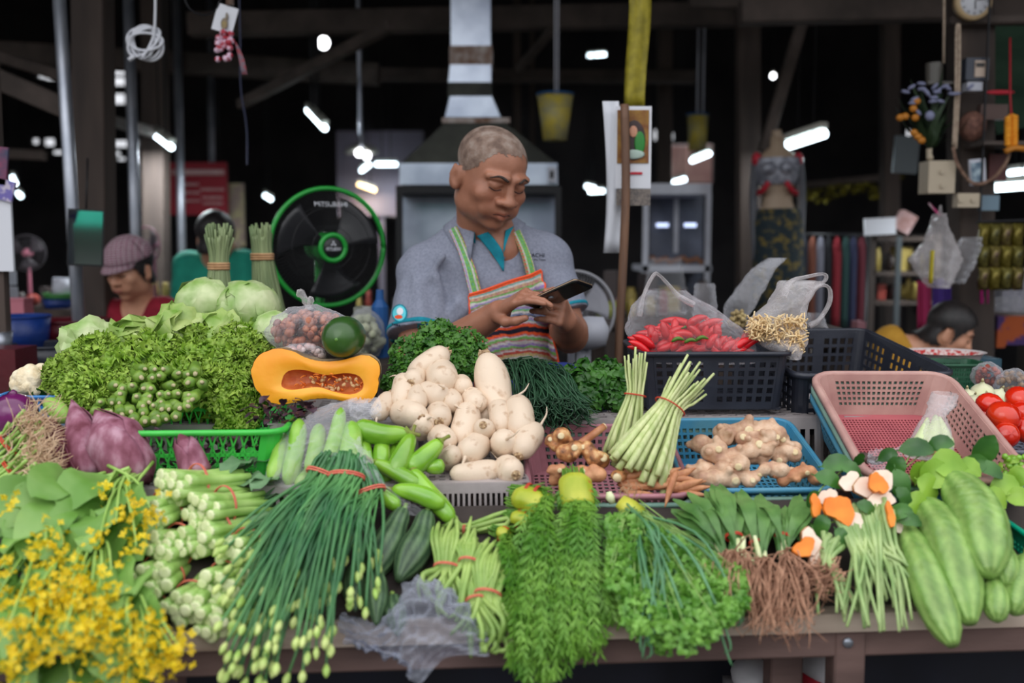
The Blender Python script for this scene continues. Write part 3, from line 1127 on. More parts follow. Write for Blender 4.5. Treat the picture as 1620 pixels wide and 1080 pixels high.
flap([((799, 365), (811, 358)), ((797, 382), (804, 374)), ((796, 400), (798, 394))], 'placket', TEALC, .005)
p = CL.pt(764, 377, .006)
MB().blob(p, (.0042, .002, .0042), 12, 6).build('button', WHITEC, man)
# badge and prints
def disc(px, py, rx, ry, m, name, lift, n=28, parent=man):
 V_ = [CL.pt(px, py, lift)] + [CL.pt(px + rx * math.cos(a), py + ry * math.sin(a), lift) for a in np.linspace(0, 2 * PI, n, endpoint=False)]
 return MB().add(np.array(V_), None, [[0, 1 + i, 1 + (i + 1) % n] for i in range(n)]).build(name, m, parent)
bd = disc(633, 496, 12, 14.5, TEALC, 'sleeve_badge', .0022)
disc(633, 496, 10, 12.2, CYANP, 'badge_field', .0027, parent=bd)
disc(634, 493, 5.2, 6.0, WHITEC, 'badge_emblem', .0032, 9, bd)
disc(632, 502, 6.5, 3.4, ORANGEP, 'badge_emblem', .0034, 7, bd)
for k in range(4):
 q = CL.strip([((621 + k * 3.4, 511.5 + k * .5), (623.4 + k * 3.4, 512 + k * .5)), ((621 + k * 3.4, 514 + k * .5), (623.4 + k * 3.4, 514.5 + k * .5))], 2, 2, .0022)
 MB().grid(q).build('sleeve_print', NAVYPRINT, man)
def cloth_text(body_, px, py, h_px, tilt_, m, name, lift=.0022, sx=1.0):
 o = text_mesh(name, body_, 1.0, m)
 me = o.data
 co = np.zeros(len(me.vertices) * 3, np.float32)
 me.vertices.foreach_get('co', co)
 co = co.reshape(-1, 3)
 X, Yy = co[:, 0] * h_px * 1.35 * sx, co[:, 1] * h_px * 1.35
 c_, s_ = math.cos(tilt_), math.sin(tilt_)
 out = np.array([CL.pt(px + x * c_ + y * s_, py - y * c_ + x * s_, lift) for x, y in zip(X, Yy)]) - HOFF
 me.vertices.foreach_set('co', out.astype(np.float32).ravel())
 me.update()
 o.parent = man
 o.location = (0, 0, 0)
 o.rotation_euler = (0, 0, 0)
 o.scale = (1, 1, 1)
cloth_text('HITACHI', 844, 404, 6.6, .02, NAVYPRINT, 'chest_print')
cloth_text('Inspire the Next', 846, 410.5, 3.8, .02, NAVYPRINT, 'chest_print')
# apron of woven stripes
STR = {'o': (232, 92, 50), 't': (92, 168, 156), 'w': (206, 200, 200), 'g': (122, 178, 96), 'p': (150, 120, 190), 'k': (40, 38, 52), 'm': (190, 90, 110), 'b': (96, 110, 150), 'y': (206, 178, 110), 'r': (190, 80, 70)}
def apron_colors(nv, nu, seq, wave=0.0, dots=None):
 C = np.zeros((nv, nu, 3))
 for i in range(nv):
  for j in range(nu):
   t = i / (nv - 1) + wave * math.sin(j / (nu - 1) * PI) * (i / (nv - 1))
   k = min(len(seq) - 1, max(0, int(t * len(seq))))
   ch = seq[k]
   c_ = np.array(srgb(STR[ch])[:3])
   if ch in 'tpbym' and (j // 2 + k) % 2 == 0:
    c_ = c_ * .55 + np.array(srgb(STR['w'])[:3]) * .35
   C[i, j] = c_
 return C
rows = [((743, 468), (857, 429)), ((742, 500), (864, 470)), ((748, 540), (873, 525)), ((752, 590), (884, 580)), ((752, 640), (888, 640))]
nv, nu = 110, 44
G = CL.strip(rows, nu, nv, .010, 3)
seq = 'oottwwymymggwwppgmwwbbwwmmgwpptgwwbbkwpptwmookkkkoomwggmwwppggmwrryywwggmmwmrwwggppwwrrggwwmm'
ap = MB().grid(G, col=apron_colors(nv, nu, seq, .12))
apo = add_mod(ap.build('apron', APRON, man), 'SOLIDIFY', thickness=.003)
eb = MB()
eb.tube([g for g in G[:, 0]], .003, 6)
eb.tube([g for g in G[:, -1]], .003, 6)
eb.tube([g + np.array([0, -.001, .002]) for g in G[0]], .0035, 6)
eb.build('apron_piping', ORANGEP, man)
for rows, nm in (([((712, 368), (724, 362)), ((722, 392), (736, 386)), ((736, 430), (752, 424)), ((745, 470), (763, 464))], 'a'),
     ([((809, 372), (821, 367)), ((818, 392), (832, 388)), ((826, 415), (841, 410)), ((832, 442), (850, 436))], 'b')):
 nv, nu = 60, 14
 G = CL.strip(rows, nu, nv, .0085, 2)
 C = np.zeros((nv, nu, 3))
 cols = 'owpwggtggwwgym' if nm == 'a' else 'ymrowwgggtggyw'
 for i in range(nv):
  for j in range(nu):
   ch = cols[j]
   C[i, j] = srgb(STR[ch if not (ch in 'tyro' and i % 4 < 2) else 'g'])[:3]
 add_mod(MB().grid(G, col=C).build('apron_strap', APRON, man), 'SOLIDIFY', thickness=.002)
# trousers and shoes behind the counter
tb_ = SDF((cx.x - .25, 2.25, -.01), (cx.x + .25, 2.70, 1.0), .008)
tb_.ell((cx.x, 2.47, .90), (.162, .122, .12), .02)
for sx in (-1, 1):
 tb_.cone((cx.x + sx * .085, 2.47, .86), (cx.x + sx * .095, 2.46, .48), .092, .070, .02)
 tb_.cone((cx.x + sx * .095, 2.46, .48), (cx.x + sx * .10, 2.48, .07), .070, .055, .02)
V, Q = body_mesh(tb_, 1)
MB().add(V, Q).build('trousers', TROUSER, man)
for sx in (-1, 1):
 MB().blob((cx.x + sx * .10, 2.42, .035), (.045, .12, .035), 14, 8).build('shoe', PHONEM, man)
# phone in his hands
ph0, ph1 = at(848, 482, 2.135), at(919, 450, 2.075)
L_ = (ph1 - ph0).normalized()
n_ = Vector((-.42, .55, .72))
n_ = (n_ - L_ * n_.dot(L_)).normalized()
s_ = n_.cross(L_)
pc_ = (ph0 + ph1) / 2 + s_ * .0
Rm = Matrix((L_, s_, n_)).transposed()
t = thing('mobile_phone', 'black smartphone held in the man\'s two hands', 'phone', tuple(pc_))
def rbox(c_, sx, sy, sz, r_, Rm):
 P, A = perim(sx, sy, r_, 5)
 ring_ = []
 for i in range(4):
  ring_ += [tuple(p) for p in A[i - 0]]
 R_ = np.array(ring_)
 prof = [(-sz / 2, .92), (-sz * .35, 1.0), (sz * .35, 1.0), (sz / 2, .92)]
 G = np.array([np.hstack([R_ * f, np.full((len(R_), 1), z)]) for z, f in prof])
 G = G @ np.array(Rm).T + A3(c_)
 b = MB().grid(G, closed_u=True)
 for k_, rev in ((0, True), (3, False)):
  Vc = np.vstack([G[k_], G[k_].mean(0)])
  n = len(R_)
  tr = [[n, i, (i + 1) % n] for i in range(n)]
  b.add(Vc, None, [x[::-1] for x in tr] if rev else tr)
 return b
LEN = (ph1 - ph0).length + .02
rbox(pc_, LEN, .070, .0085, .009, Rm).build('case', PHONEM, t)
rbox(pc_ + n_ * .0044, LEN * .95, .064, .0008, .006, Rm).build('screen', SCREEN, t)
rbox(pc_ + n_ * .001, LEN + .001, .0708, .003, .009, Rm).build('edge', PHONEE, t)
q = pc_ - n_ * .0048 - L_ * .012 - s_ * .012
MB().tube([q + n_ * .001, q - n_ * .0012], .0062, 14).build('camera_ring', STEEL, t)
# ================= other people further back
CAPM = mat('plaid_cap', (128, 96, 110), (150, 120, 132), 60, .9)
_nt = CAPM.node_tree
_b = _nt.nodes['Principled BSDF']
_tc = _nt.nodes.new('ShaderNodeTexCoord')
_ck = _nt.nodes.new('ShaderNodeTexBrick')
_ck.inputs['Scale'].default_value = 30
_ck.inputs['Color1'].default_value = srgb((150, 104, 124))
_ck.inputs['Color2'].default_value = srgb((132, 92, 108))
_ck.inputs['Mortar'].default_value = srgb((196, 180, 184))
_ck.inputs['Mortar Size'].default_value = .03
_ck.offset = 0
_mp = _nt.nodes.new('ShaderNodeMapping')
_mp.inputs['Rotation'].default_value = (PI / 2, 0, .1)
_nt.links.new(_tc.outputs['Object'], _mp.inputs['Vector'])
_nt.links.new(_mp.outputs['Vector'], _ck.inputs['Vector'])
_nt.links.new(_ck.outputs['Color'], _b.inputs['Base Color'])
REDK = mat('dark_red_knit', (128, 16, 38), (150, 26, 48), 40, .9)
BLOUSE = mat('patterned_blouse', (90, 60, 60), (220, 210, 206), 70, .8, lo=.45, hi=.55)
TEALK = mat('teal_fabric', (16, 132, 112), (28, 150, 126), 20, .85)
def seated_person(label, hc, yaw, pitch, s, Yc, sh_px, garment, skin, cap=False, back_hair=False, roll=0.0, inner=None, headtilt=0):
 """Upper figure: head, neck and shoulders in a garment, resting on a stool below the counter line."""
 t = thing('person', label, 'person', (hc.x, Yc, 0.0))
 H = Head(hc, yaw, pitch, s, roll)
 A, B_ = at(*sh_px[0], Yc), at(*sh_px[1], Yc)
 mid = (A + B_) / 2
 l0 = np.minimum(A3(A), A3(B_)) - .16
 h0 = np.maximum(A3(A), A3(B_)) + .16
 l0 = np.minimum(l0, A3(hc) - .16)
 h0 = np.maximum(h0, A3(hc) + .17)
 l0[2] = mid.z - .5
 b = SDF(l0, h0, .0055)
 H.build(b, False)
 b.cone(mid + Vector((0, .02, -.02)), H.w((0, .025, -.06)), .055, .05, .02)
 b.cone(A, B_, .045, .045, .03)
 b.ell(mid + Vector((0, .02, -.18)), (.14, .10, .2), .04)
 b.ell(mid + Vector((0, .02, -.40)), (.14, .11, .16), .04)
 b.cone(A, A + Vector((-.02, -.06, -.26)), .042, .036, .02)
 b.cone(B_, B_ + Vector((.02, -.06, -.26)), .042, .036, .02)
 V, Q = body_mesh(b, 1)
 MB().add(V, Q).build('body', skin, t)
 bv = bvh_of(V, Q)
 g = SDF(l0, h0, .008)
 g.cone(A, B_, .062, .062, .03)
 g.ell(mid + Vector((0, .02, -.18)), (.165, .125, .2), .04)
 g.ell(mid + Vector((0, .02, -.40)), (.17, .14, .17), .04)
 g.cone(A, A + Vector((-.02, -.06, -.26)), .062, .056, .02)
 g.cone(B_, B_ + Vector((.02, -.06, -.26)), .062, .056, .02)
 if inner is not None:
  g.cone(mid + Vector((0, -.05, .09)), mid + Vector((0, -.15, -.12)), .062, .03, .02, 'sub')
 else:
  g.cone(mid + Vector((0, 0, .0)), mid + Vector((0, -.02, .12)), .06, .06, .015, 'sub')
 V2, Q2 = body_mesh(g, 1)
 MB().add(V2, Q2).build('cardigan' if inner is not None else 'top', garment, t)
 if inner is not None:
  i_ = SDF(l0, h0, .008)
  i_.ell(mid + Vector((0, .015, -.21)), (.145, .112, .2), .02)
  V3, Q3 = body_mesh(i_, 1)
  MB().add(V3, Q3).build('blouse', inner, t)
 Lc = H.local(V)
 N = vnormals(V, Q)
 if back_hair:
  line = np.interp(Lc[:, 1], [-.11, -.07, -.04, 0, .03, .1], [.085, .06, .01, -.03, -.09, -.10])
 else:
  line = np.interp(Lc[:, 1], [-.11, -.07, -.045, -.02, .03, .1], [.085, .065, .02, -.05, -.09, -.10])
 ok = (Lc[:, 2] > line) & (np.linalg.norm(Lc, axis=1) < .17) & (np.abs(Lc[:, 0]) < .082)
 fq = ok[Q].all(1)
 us = np.unique(Q[fq])
 mp = -np.ones(len(V), int)
 mp[us] = np.arange(len(us))
 MB().add(V[us] + N[us] * .012, mp[Q[fq]]).build('hair', HAIRB, t)
 if not back_hair:
  for sx in (-1, 1):
   P = H.curve(bv, [(sx * .015, .026), (sx * .034, .032), (sx * .054, .025)], 10)
   MB().tube(P, .0028, 5).build('eyebrow', DARKLINE, t)
   P = H.curve(bv, [(sx * .018, -.004), (sx * .033, -.008), (sx * .048, -.003)], 10)
   MB().tube(P, .0022, 5).build('eyelashes', DARKLINE, t)
  P = H.curve(bv, [(-.02, -.069), (0, -.0665), (.02, -.069)], 8)
  MB().tube(P, .006, 6, flat=.8).build('lips', LIPS, t)
 if cap:
  n = 26
  G = []
  for th in np.linspace(0, 1.50, 11):
   ring_ = []
   for a in np.linspace(0, 2 * PI, n):
    d = np.array([math.sin(th) * math.cos(a), math.sin(th) * math.sin(a), math.cos(th)])
    ring_.append(H.w(np.array([0, .010, .035]) + d * np.array([.094, .112, .104])))
   G.append(ring_)
  c_ = MB().grid(np.array(G))
  # short brim over the brow
  G = []
  for q in np.linspace(0, 1, 5):
   G.append([H.w((.088 * math.sin(a) * (1 - .1 * q), .0 - (.098 + .038 * q) * math.cos(a), .042 - .022 * q)) for a in np.linspace(-1.2, 1.2, 15)])
  c_.grid(np.array(G))
  add_mod(c_.build('cap', CAPM, t), 'SOLIDIFY', thickness=.004)
 # lower body on a stool, hidden by the goods
 MB().blob((mid.x, Yc + .02, max(.55, mid.z - .62)), (.19, .20, .16), 16, 10).build('lap', TROUSER, t)
 for sx in (-1, 1):
  MB().tube([(mid.x + sx * .09, Yc - .12, max(.5, mid.z - .66)), (mid.x + sx * .09, Yc - .2, .42), (mid.x + sx * .09, Yc - .18, .03)], [.075, .06, .045], 10).build('trouser_leg', TROUSER, t)
 return t
seated_person('woman in a dark red cardigan and plaid cap looking down, behind the lettuces', at(205, 424, 3.55), math.radians(-24), math.radians(20), .82, 3.62, ((176, 500), (258, 496)), REDK, SKIN_F, cap=True, inner=BLOUSE)
seated_person('person in a teal top seen from behind, beyond the tied grass bundles', at(342, 376, 4.3), math.radians(165), math.radians(12), .85, 4.35, ((298, 420), (386, 418)), TEALK, SKIN_F, back_hair=True)
seated_person('dark haired person bending low behind the black crate at the right', at(1503, 524, 3.25), math.radians(74), math.radians(28), .70, 3.3, ((1412, 545), (1486, 566)), mat('yellow_top', (176, 128, 38), (196, 146, 52), 20, .9), SKIN_F)
# ------------------------------------------------------------------ baskets and crates
def plastic(name, c, c2=None, rough=0.35, rand=0.0):
 return mat(name, c, c2 or tuple(int(v * 0.86) for v in c), 14, rough, 0.15, 80, rand=rand)
GREYP = plastic('grey_plastic', (176, 166, 166))
GREENP = plastic('green_plastic', (70, 200, 78), (60, 184, 68), 0.3)
BLUEP = plastic('blue_plastic', (58, 134, 172), (84, 140, 160), 0.45)
PINKP = plastic('dusty_pink_plastic', (188, 128, 138), (160, 108, 118), 0.5)
SALMONP = plastic('salmon_pink_plastic', (200, 160, 150), (178, 134, 128), 0.5)
TEALP = plastic('sea_green_plastic', (118, 160, 146), (140, 172, 158), 0.5)
BLACKP = plastic('black_plastic', (44, 47, 58), (36, 38, 48), 0.4)
SKYP = plastic('sky_blue_plastic', (54, 132, 205), None, 0.35)
TURQP = plastic('turquoise_plastic', (0, 168, 132), None, 0.35)
SLATEP = plastic('slate_plastic', (110, 112, 128), None, 0.4)
DKGREENP = plastic('dark_green_plastic', (40, 92, 66), None, 0.4)
MAROONP = plastic('maroon_plastic', (86, 14, 26), None, 0.4)
NAVYP = plastic('navy_plastic', (20, 54, 128), None, 0.4)
def patch(b, fn, nu, nv, bar_u, bar_v, t0, t1, skip=None, ulines=None, brick=False):
 """Perforated wall patch: fn(u, t) -> point; nu x nv holes between t0 and t1."""
 us = [0.0]
 hol = []
 cell = 1.0 / nu
 for i in range(nu):
  us += [i * cell + cell * bar_u / 2, (i + 1) * cell - cell * bar_u / 2]
 us.append(1.0)
 ts = [0.0]
 ct = (t1 - t0) / nv
 for i in range(nv):
  ts += [t0 + i * ct + ct * bar_v / 2, t0 + (i + 1) * ct - ct * bar_v / 2]
 ts.append(1.0)
 G = np.array([[fn(u, t) for u in us] for t in ts])
 k = len(us)
 q = []
 for j in range(len(ts) - 1):
  for i in range(k - 1):
   if i % 2 == 1 and j % 2 == 1 and not (skip and skip(i // 2, j // 2)):
    continue
   q.append([j * k + i, j * k + i + 1, (j + 1) * k + i + 1, (j + 1) * k + i])
 b.add(G.reshape(-1, 3), q)
def basket(name, label, cat, m, rim_m, bw, bd, h, tw, td, r=0.03, nx=10, ny=7, nz=4, bar=0.4, barz=0.4, t0=0.12, t1=0.88, pattern='grid',
   thick=0.0022, rim=0.006, base='grid', ribs=None, group=None, nb=(14, 10), base_m=None):
 root = thing(name, label, cat, (0, 0, 0), group)
 b = MB()
 def wd(t):
  return bw + (tw - bw) * t, bd + (td - bd) * t
 def side(i):
  def fn(u, t):
   s, _ = perim(*wd(t), r)
   a, c = s[i]
   return (a[0] + (c[0] - a[0]) * u, a[1] + (c[1] - a[1]) * u, h * t)
  return fn
 for i in range(4):
  n = nx if i % 2 == 0 else ny
  fn = side(i)
  if pattern == 'diamond':
   L = (bw if i % 2 == 0 else bd)
   mid = [(0.0, 0.10), (0.46, 0.53), (0.90, 1.0)]
   for a, c in mid:
    G = np.array([[fn(u, t) for u in np.linspace(0, 1, 9)] for t in (a, c)])
    b.grid(G)
   wst = 0.0016 / L
   for kk in range(-2, n + 2):
    for sg in (1, -1):
     u0 = (kk + 0.5) / n
     u1 = u0 + sg * 1.5 / n
     pts = []
     for t in np.linspace(0.08, 0.92, 8):
      u = u0 + (u1 - u0) * t
      pts.append((u, t))
     pts = [p for p in pts if 0 <= p[0] <= 1]
     if len(pts) < 2:
      continue
     G = np.array([[fn(min(1, max(0, u - wst)), t), fn(min(1, max(0, u + wst)), t)] for u, t in pts])
     b.grid(G)
  else:
   sk = None
   if ribs:
    sk = lambda iu, jt, n=n: (iu % ribs == ribs - 1 and iu < n - 1)
   patch(b, fn, n, nz, bar, barz, t0, t1, sk)
 ts = np.linspace(0, 1, 4)
 for i in range(4):
  G = np.array([[(*p, h * t) for p in perim(*wd(t), r)[1][i]] for t in ts])
  b.grid(G)
 # base
 def bf(u, t):
  return ((u - 0.5) * bw, (t - 0.5) * bd, 0.0)
 if base_m is not None:
  b0, b = b, MB()
 if base == 'solid':
  b.grid(np.array([[bf(u, t) for u in np.linspace(0, 1, 5)] for t in np.linspace(0, 1, 5)]))
 else:
  patch(b, bf, nb[0], nb[1], 0.4, 0.4, 0.06, 0.94)
 if base_m is not None:
  add_mod(b.build('base', base_m, root, smooth=False), 'SOLIDIFY', thickness=thick, offset=0)
  b = b0
 o = b.build('body', m, root, smooth=False)
 add_mod(o, 'SOLIDIFY', thickness=thick, offset=0)
 # rolled rim
 s, arcs = perim(tw, td, r)
 P = []
 for i in range(4):
  a, c = s[i]
  for u in np.linspace(0, 1, 7)[:-1]:
   P.append((a[0] + (c[0] - a[0]) * u, a[1] + (c[1] - a[1]) * u, h))
  for p in arcs[i][:-1]:
   P.append((*p, h))
 P = np.array(P)
 nxt = np.roll(P, -1, 0)
 prv = np.roll(P, 1, 0)
 t = nxt - prv
 t /= np.linalg.norm(t, axis=1)[:, None]
 out = np.stack([t[:, 1], -t[:, 0], 0 * t[:, 0]], -1)
 prof = [(-0.15, -0.6), (0.2, 0.35), (0.9, 0.5), (1.5, 0.1), (1.55, -1.0), (1.25, -1.0), (1.2, -0.1), (0.2, -0.2)]
 G = np.array([P + out * a * rim + np.array([0, 0, z * rim]) for a, z in prof]).transpose(1, 0, 2)
 G = np.vstack([G, G[:1]])
 rb = MB()
 rb.grid(G, closed_u=True)
 rb.build('rim', rim_m, root)
 return root
def P3(px, py, Y):
 return at(px, py, Y)
def yf(px, v):
 """Depth of the sloping front display at photo row v."""
 Y = 1.375 + (985 - v) * 0.00095 if v < 985 else 1.36 - (v - 985) * 0.0003
 return Y + TROT * (px - 810) / FPX * Y
MZ, BZ = 1.012, 1.066                              # tops of the middle and back risers
def my(x, d=0.0):
 """Y on the middle shelf, d metres behind its front."""
 return 1.60 + TROT * x + d
# upturned slotted baskets that raise the middle and back rows
for k, (xx, lab) in enumerate([(-0.86, 'upturned grey slotted basket under the banana blossoms'), (-0.45, 'upturned grey slotted basket under the green basket'),
        (-0.115, 'upturned grey slotted basket under the white radishes')]):
 o = basket('slotted_basket', lab, 'basket', GREYP, GREYP, [.40, .36, .27][k], 0.25, MZ - TZ - 0.004, [.41, .366, .276][k], 0.262,
    0.02, 26, 18, 2, 0.45, 0.16, 0.08, 0.92, rim=0.004, group='upturned grey baskets under the display', nb=(16, 10))
 o.rotation_euler = (PI, 0, math.atan(TROT))
 o.location = (xx, my(xx, 0.135), MZ)
for k, (xx, lab) in enumerate([(-0.77, 'upturned grey slotted basket behind, under the lettuces'), (-0.212, 'upturned grey slotted basket behind, under pumpkin and parsley'),
        (0.345, 'upturned grey slotted basket behind, under the dark green chives'), (0.90, 'upturned grey slotted basket behind, under the black crates')]):
 o = basket('slotted_basket', lab, 'basket', GREYP, GREYP, 0.52, 0.30, BZ - TZ - 0.004, 0.53, 0.312, 0.02, 26, 18, 2, 0.45, 0.16, 0.08, 0.92, rim=0.004,
    group='upturned grey baskets under the display', nb=(16, 10))
 o.rotation_euler = (PI, 0, math.atan(TROT))
 o.location = (xx, my(xx, 0.43), BZ)
# sloping board under the front row
b = MB()
V = []
for xx in (-1.15, 1.2):
 for d, z in ((0.03, TZ + 0.004), (0.205, MZ - 0.045)):
  V += [(xx, ty(xx) + d, z), (xx, ty(xx) + d, z + 0.012)]
b.add(V, [[0, 1, 3, 2], [4, 6, 7, 5], [0, 4, 5, 1], [2, 3, 7, 6], [1, 5, 7, 3], [0, 2, 6, 4]])
o = b.build('display_board', mat('shaded_board', (46, 38, 36), (64, 54, 50), 14, .85), smooth=False, base=True)  # dark shade of the gaps between the greens is put into this colour
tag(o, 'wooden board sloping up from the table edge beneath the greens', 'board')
# green basket of purple basil and okra
gb = basket('green_basket', 'bright green plastic basket with diamond lattice sides', 'basket', GREENP, GREENP, 0.275, 0.22, 0.082, 0.305, 0.25,
   0.03, 14, 11, 2, pattern='diamond', rim=0.006)
c = at(306, 740, 1.66)
place(gb, (c.x, my(c.x, 0.17), MZ + 0.004), (0, 0, math.radians(3)))
# pale pink basket holding lemongrass and galangal, nested on a sea green one
def tilted(o, pf0, pf1, Yf, rise, yaw=None):
 """Set a basket so its front bottom edge runs between two pixels at depth Yf and its back is lifted by rise radians."""
 a, b_ = at(*pf0, Yf), at(*pf1, Yf)
 m_ = (a + b_) / 2
 yw = math.atan(TROT) if yaw is None else yaw
 R = Matrix.Rotation(yw, 4, 'Z') @ Matrix.Rotation(rise, 4, 'X')
 return m_, R
def put(o, front_mid, R, local_front):
 M = Matrix.Translation(front_mid) @ R @ Matrix.Translation(-Vector(local_front))
 o.matrix_world = M
# (the basket's local front rim point is (0, -td/2, h))
PINK_R = Matrix.Rotation(math.radians(2), 4, 'Z') @ Matrix.Rotation(math.radians(14), 4, 'X')
pk = basket('pink_basket', 'dusty pink mesh basket holding lemongrass and galangal', 'basket', PINKP, PINKP, 0.232, 0.235, 0.085, 0.262, 0.27, 0.03, 15, 14, 5, 0.42, 0.42,
   0.08, 0.9, rim=0.0055, nb=(20, 16))
put(pk, at(968, 782, 1.60), PINK_R, (0, -0.135, 0.085))
for xx, zz in ((0.16, 0.075), (0.40, 0.085), (0.64, 0.085)):
 bb = MB().box((xx, my(xx, 0.20), TZ + zz / 2 + 0.001), (0.20, 0.06, zz), Matrix.Rotation(math.atan(TROT), 3, 'Z'))
 tag(bb.build('wooden_block', WOOD_TABLE, smooth=False, base=True), 'wooden block propping up the back of the ' + {0.16: 'dusty pink basket', 0.40: 'blue ginger basket', 0.64: 'tipped salmon basket'}[xx], 'block')
pk2 = basket('sea_green_basket', 'sea green basket nested under the dusty pink basket', 'basket', TEALP, TEALP, 0.236, 0.238, 0.085, 0.268, 0.274, 0.03, 15, 14, 5, 0.42, 0.42,
    0.08, 0.9, rim=0.0055, nb=(12, 10))
put(pk2, at(968, 796, 1.602), PINK_R, (0, -0.137, 0.085))
BL_R = Matrix.Rotation(math.radians(3), 4, 'Z') @ Matrix.Rotation(math.radians(15), 4, 'X')
bl = basket('blue_basket', 'blue mesh basket full of ginger', 'basket', BLUEP, BLUEP, 0.215, 0.235, 0.085, 0.245, 0.268, 0.026, 15, 14, 5, 0.38, 0.38, 0.1, 0.85, rim=0.006, nb=(20, 16))
put(bl, at(1207, 772, 1.635), BL_R, (0, -0.134, 0.085))
bl2 = basket('sea_green_basket', 'sea green basket nested under the blue ginger basket', 'basket', TEALP, TEALP, 0.22, 0.238, 0.085, 0.25, 0.272, 0.026, 15, 14, 5, 0.4, 0.4, 0.1, 0.85, rim=0.005, nb=(12, 10))
put(bl2, at(1208, 786, 1.637), BL_R, (0, -0.136, 0.085))
# big salmon basket tipped up on its stack
SAL_R = Matrix.Rotation(math.radians(-1), 4, 'Z') @ Matrix.Rotation(math.radians(20), 4, 'X')
sa = basket('salmon_basket', 'salmon pink basket tipped towards the camera, topmost of its stack', 'basket', SALMONP, SALMONP, 0.215, 0.32, 0.08, 0.255, 0.36, 0.036, 17, 18, 5, 0.40, 0.44, 0.22, 0.86,
   rim=0.008, nb=(34, 34), thick=0.003, base_m=plastic('red_pink_plastic', (184, 96, 102), (166, 84, 92), 0.5))
SP = at(1392, 592, 1.93)
put(sa, SP, SAL_R, (0, 0.18, 0.08))
for k in range(2):
 s2 = basket(['sea_green_basket', 'blue_basket'][k], ['sea green basket directly beneath the tipped salmon basket', 'blue basket at the bottom of the tipped salmon stack'][k], 'basket',
    TEALP if k == 0 else BLUEP, TEALP if k == 0 else BLUEP, 0.215, 0.32, 0.08, 0.257, 0.362, 0.036, 17, 18, 5, 0.40, 0.44, 0.22, 0.86, rim=0.007, nb=(12, 10))
 put(s2, SP + SAL_R @ Vector((0, 0, -0.018 * (k + 1))), SAL_R, (0, 0.18, 0.08))
# black crates at the back right
cr = basket('black_crate', 'black plastic crate with the bag of red chillies on top', 'crate', BLACKP, BLACKP, 0.262, 0.24, 0.112, 0.285, 0.26, 0.018, 12, 8, 5, 0.42, 0.36, 0.10, 0.86,
   ribs=6, rim=0.006, thick=0.004, nb=(14, 10))
c = at(1130, 640, 1.93)
place(cr, (c.x, 1.93 + 0.13, 1.08), (0, 0, math.radians(1)))
cr2 = basket('black_crate', 'larger black plastic crate tilted forward behind the salmon basket', 'crate', BLACKP, BLACKP, 0.29, 0.34, 0.13, 0.32, 0.38, 0.02, 14, 14, 5, 0.36, 0.34, 0.08, 0.88,
    ribs=5, rim=0.007, thick=0.004, nb=(14, 10))
put(cr2, at(1385, 590, 1.955), Matrix.Rotation(math.radians(7), 4, 'Z') @ Matrix.Rotation(math.radians(8), 4, 'X'), (0, -0.19, 0.13))
# the rest at the edges
c = at(72, 640, 1.80)
sk = basket('blue_basket', 'small sky blue basket behind the purple onion', 'basket', SKYP, SKYP, 0.15, 0.12, 0.06, 0.17, 0.14, 0.02, 12, 8, 3, rim=0.004)
place(sk, (c.x - 0.02, 1.90, MZ + 0.05), (0, 0, 0.05))
c = at(1610, 870, 1.56)
tq = basket('turquoise_basket', 'turquoise basket at the right edge beside the bitter melons', 'basket', TURQP, TURQP, 0.16, 0.14, 0.085, 0.19, 0.17, 0.025, 14, 12, 6, 0.5, 0.5, 0.1, 0.7, rim=0.005)
place(tq, (c.x + 0.075, 1.585, at(1610, 910, 1.52).z - 0.005), (math.radians(8), 0, 0.1))
c = at(1600, 720, 1.83)
tg = basket('slate_basket', 'grey blue basket under the tomatoes', 'basket', SLATEP, SLATEP, 0.23, 0.20, 0.05, 0.25, 0.22, 0.02, 16, 10, 3, 0.4, 0.4, rim=0.005)
place(tg, (at(1640, 720, 1.83).x, 1.84, at(1600, 742, 1.74).z), (math.radians(6), 0, 0.1))
c = at(1520, 600, 2.35)
dg_ = basket('dark_green_basket', 'dark green plastic basket behind the black crate corner', 'basket', DKGREENP, DKGREENP, 0.10, 0.10, 0.058, 0.115, 0.115, 0.02, 12, 8, 4, rim=0.004)
place(dg_, (at(1520, 600, 2.33).x, 2.36, BZ), (0, 0, 0.0))
# ------------------------------------------------------------------ produce on the middle and back rows
RADISH = mat('radish_skin', (178, 140, 106), (222, 200, 177), 55, 0.42, 0.3, 60, sss=0.03, rand=0.06, lo=.24, hi=.42, detail=5)
SCAR = mat('radish_scar', (120, 84, 56), (206, 178, 140), 160, 0.8)
ROOTM = mat('root_hair', (150, 112, 84), (196, 160, 126), 60, 0.8)
EGGP = mat('green_eggplant', (104, 158, 38), (140, 188, 58), 14, 0.2, spec=0.6, rand=0.12, coat=0.3)
EGGCAP = mat('eggplant_cap', (120, 120, 50), (130, 150, 60), 50, 0.6)
STALKM = mat('stalk_green', (120, 160, 70), (160, 190, 100), 40, 0.45, rand=0.08)
OKRAM = mat('okra_green', (88, 124, 38), (124, 156, 60), 40, 0.45, rand=0.12)
OKRATIP = mat('okra_tip', (196, 184, 148), (160, 150, 104), 200, 0.7)
LETT = mat('frilly_lettuce', (126, 170, 44), (178, 208, 88), 26, 0.45, transl=0.28, rand=0.08)
ICE = mat('iceberg_leaf', (136, 176, 82), (220, 228, 180), 16, 0.4, 0.3, 30, transl=0.12, rand=0.05)
PARS = mat('coriander_leaf', (44, 96, 24), (88, 142, 46), 40, 0.45, transl=0.2)
PARSTEM = mat('coriander_stem', (110, 150, 70), (150, 180, 100), 40, 0.5)
CHIVE = mat('dark_chive', (26, 60, 38), (52, 92, 62), 30, 0.45, rand=0.15)
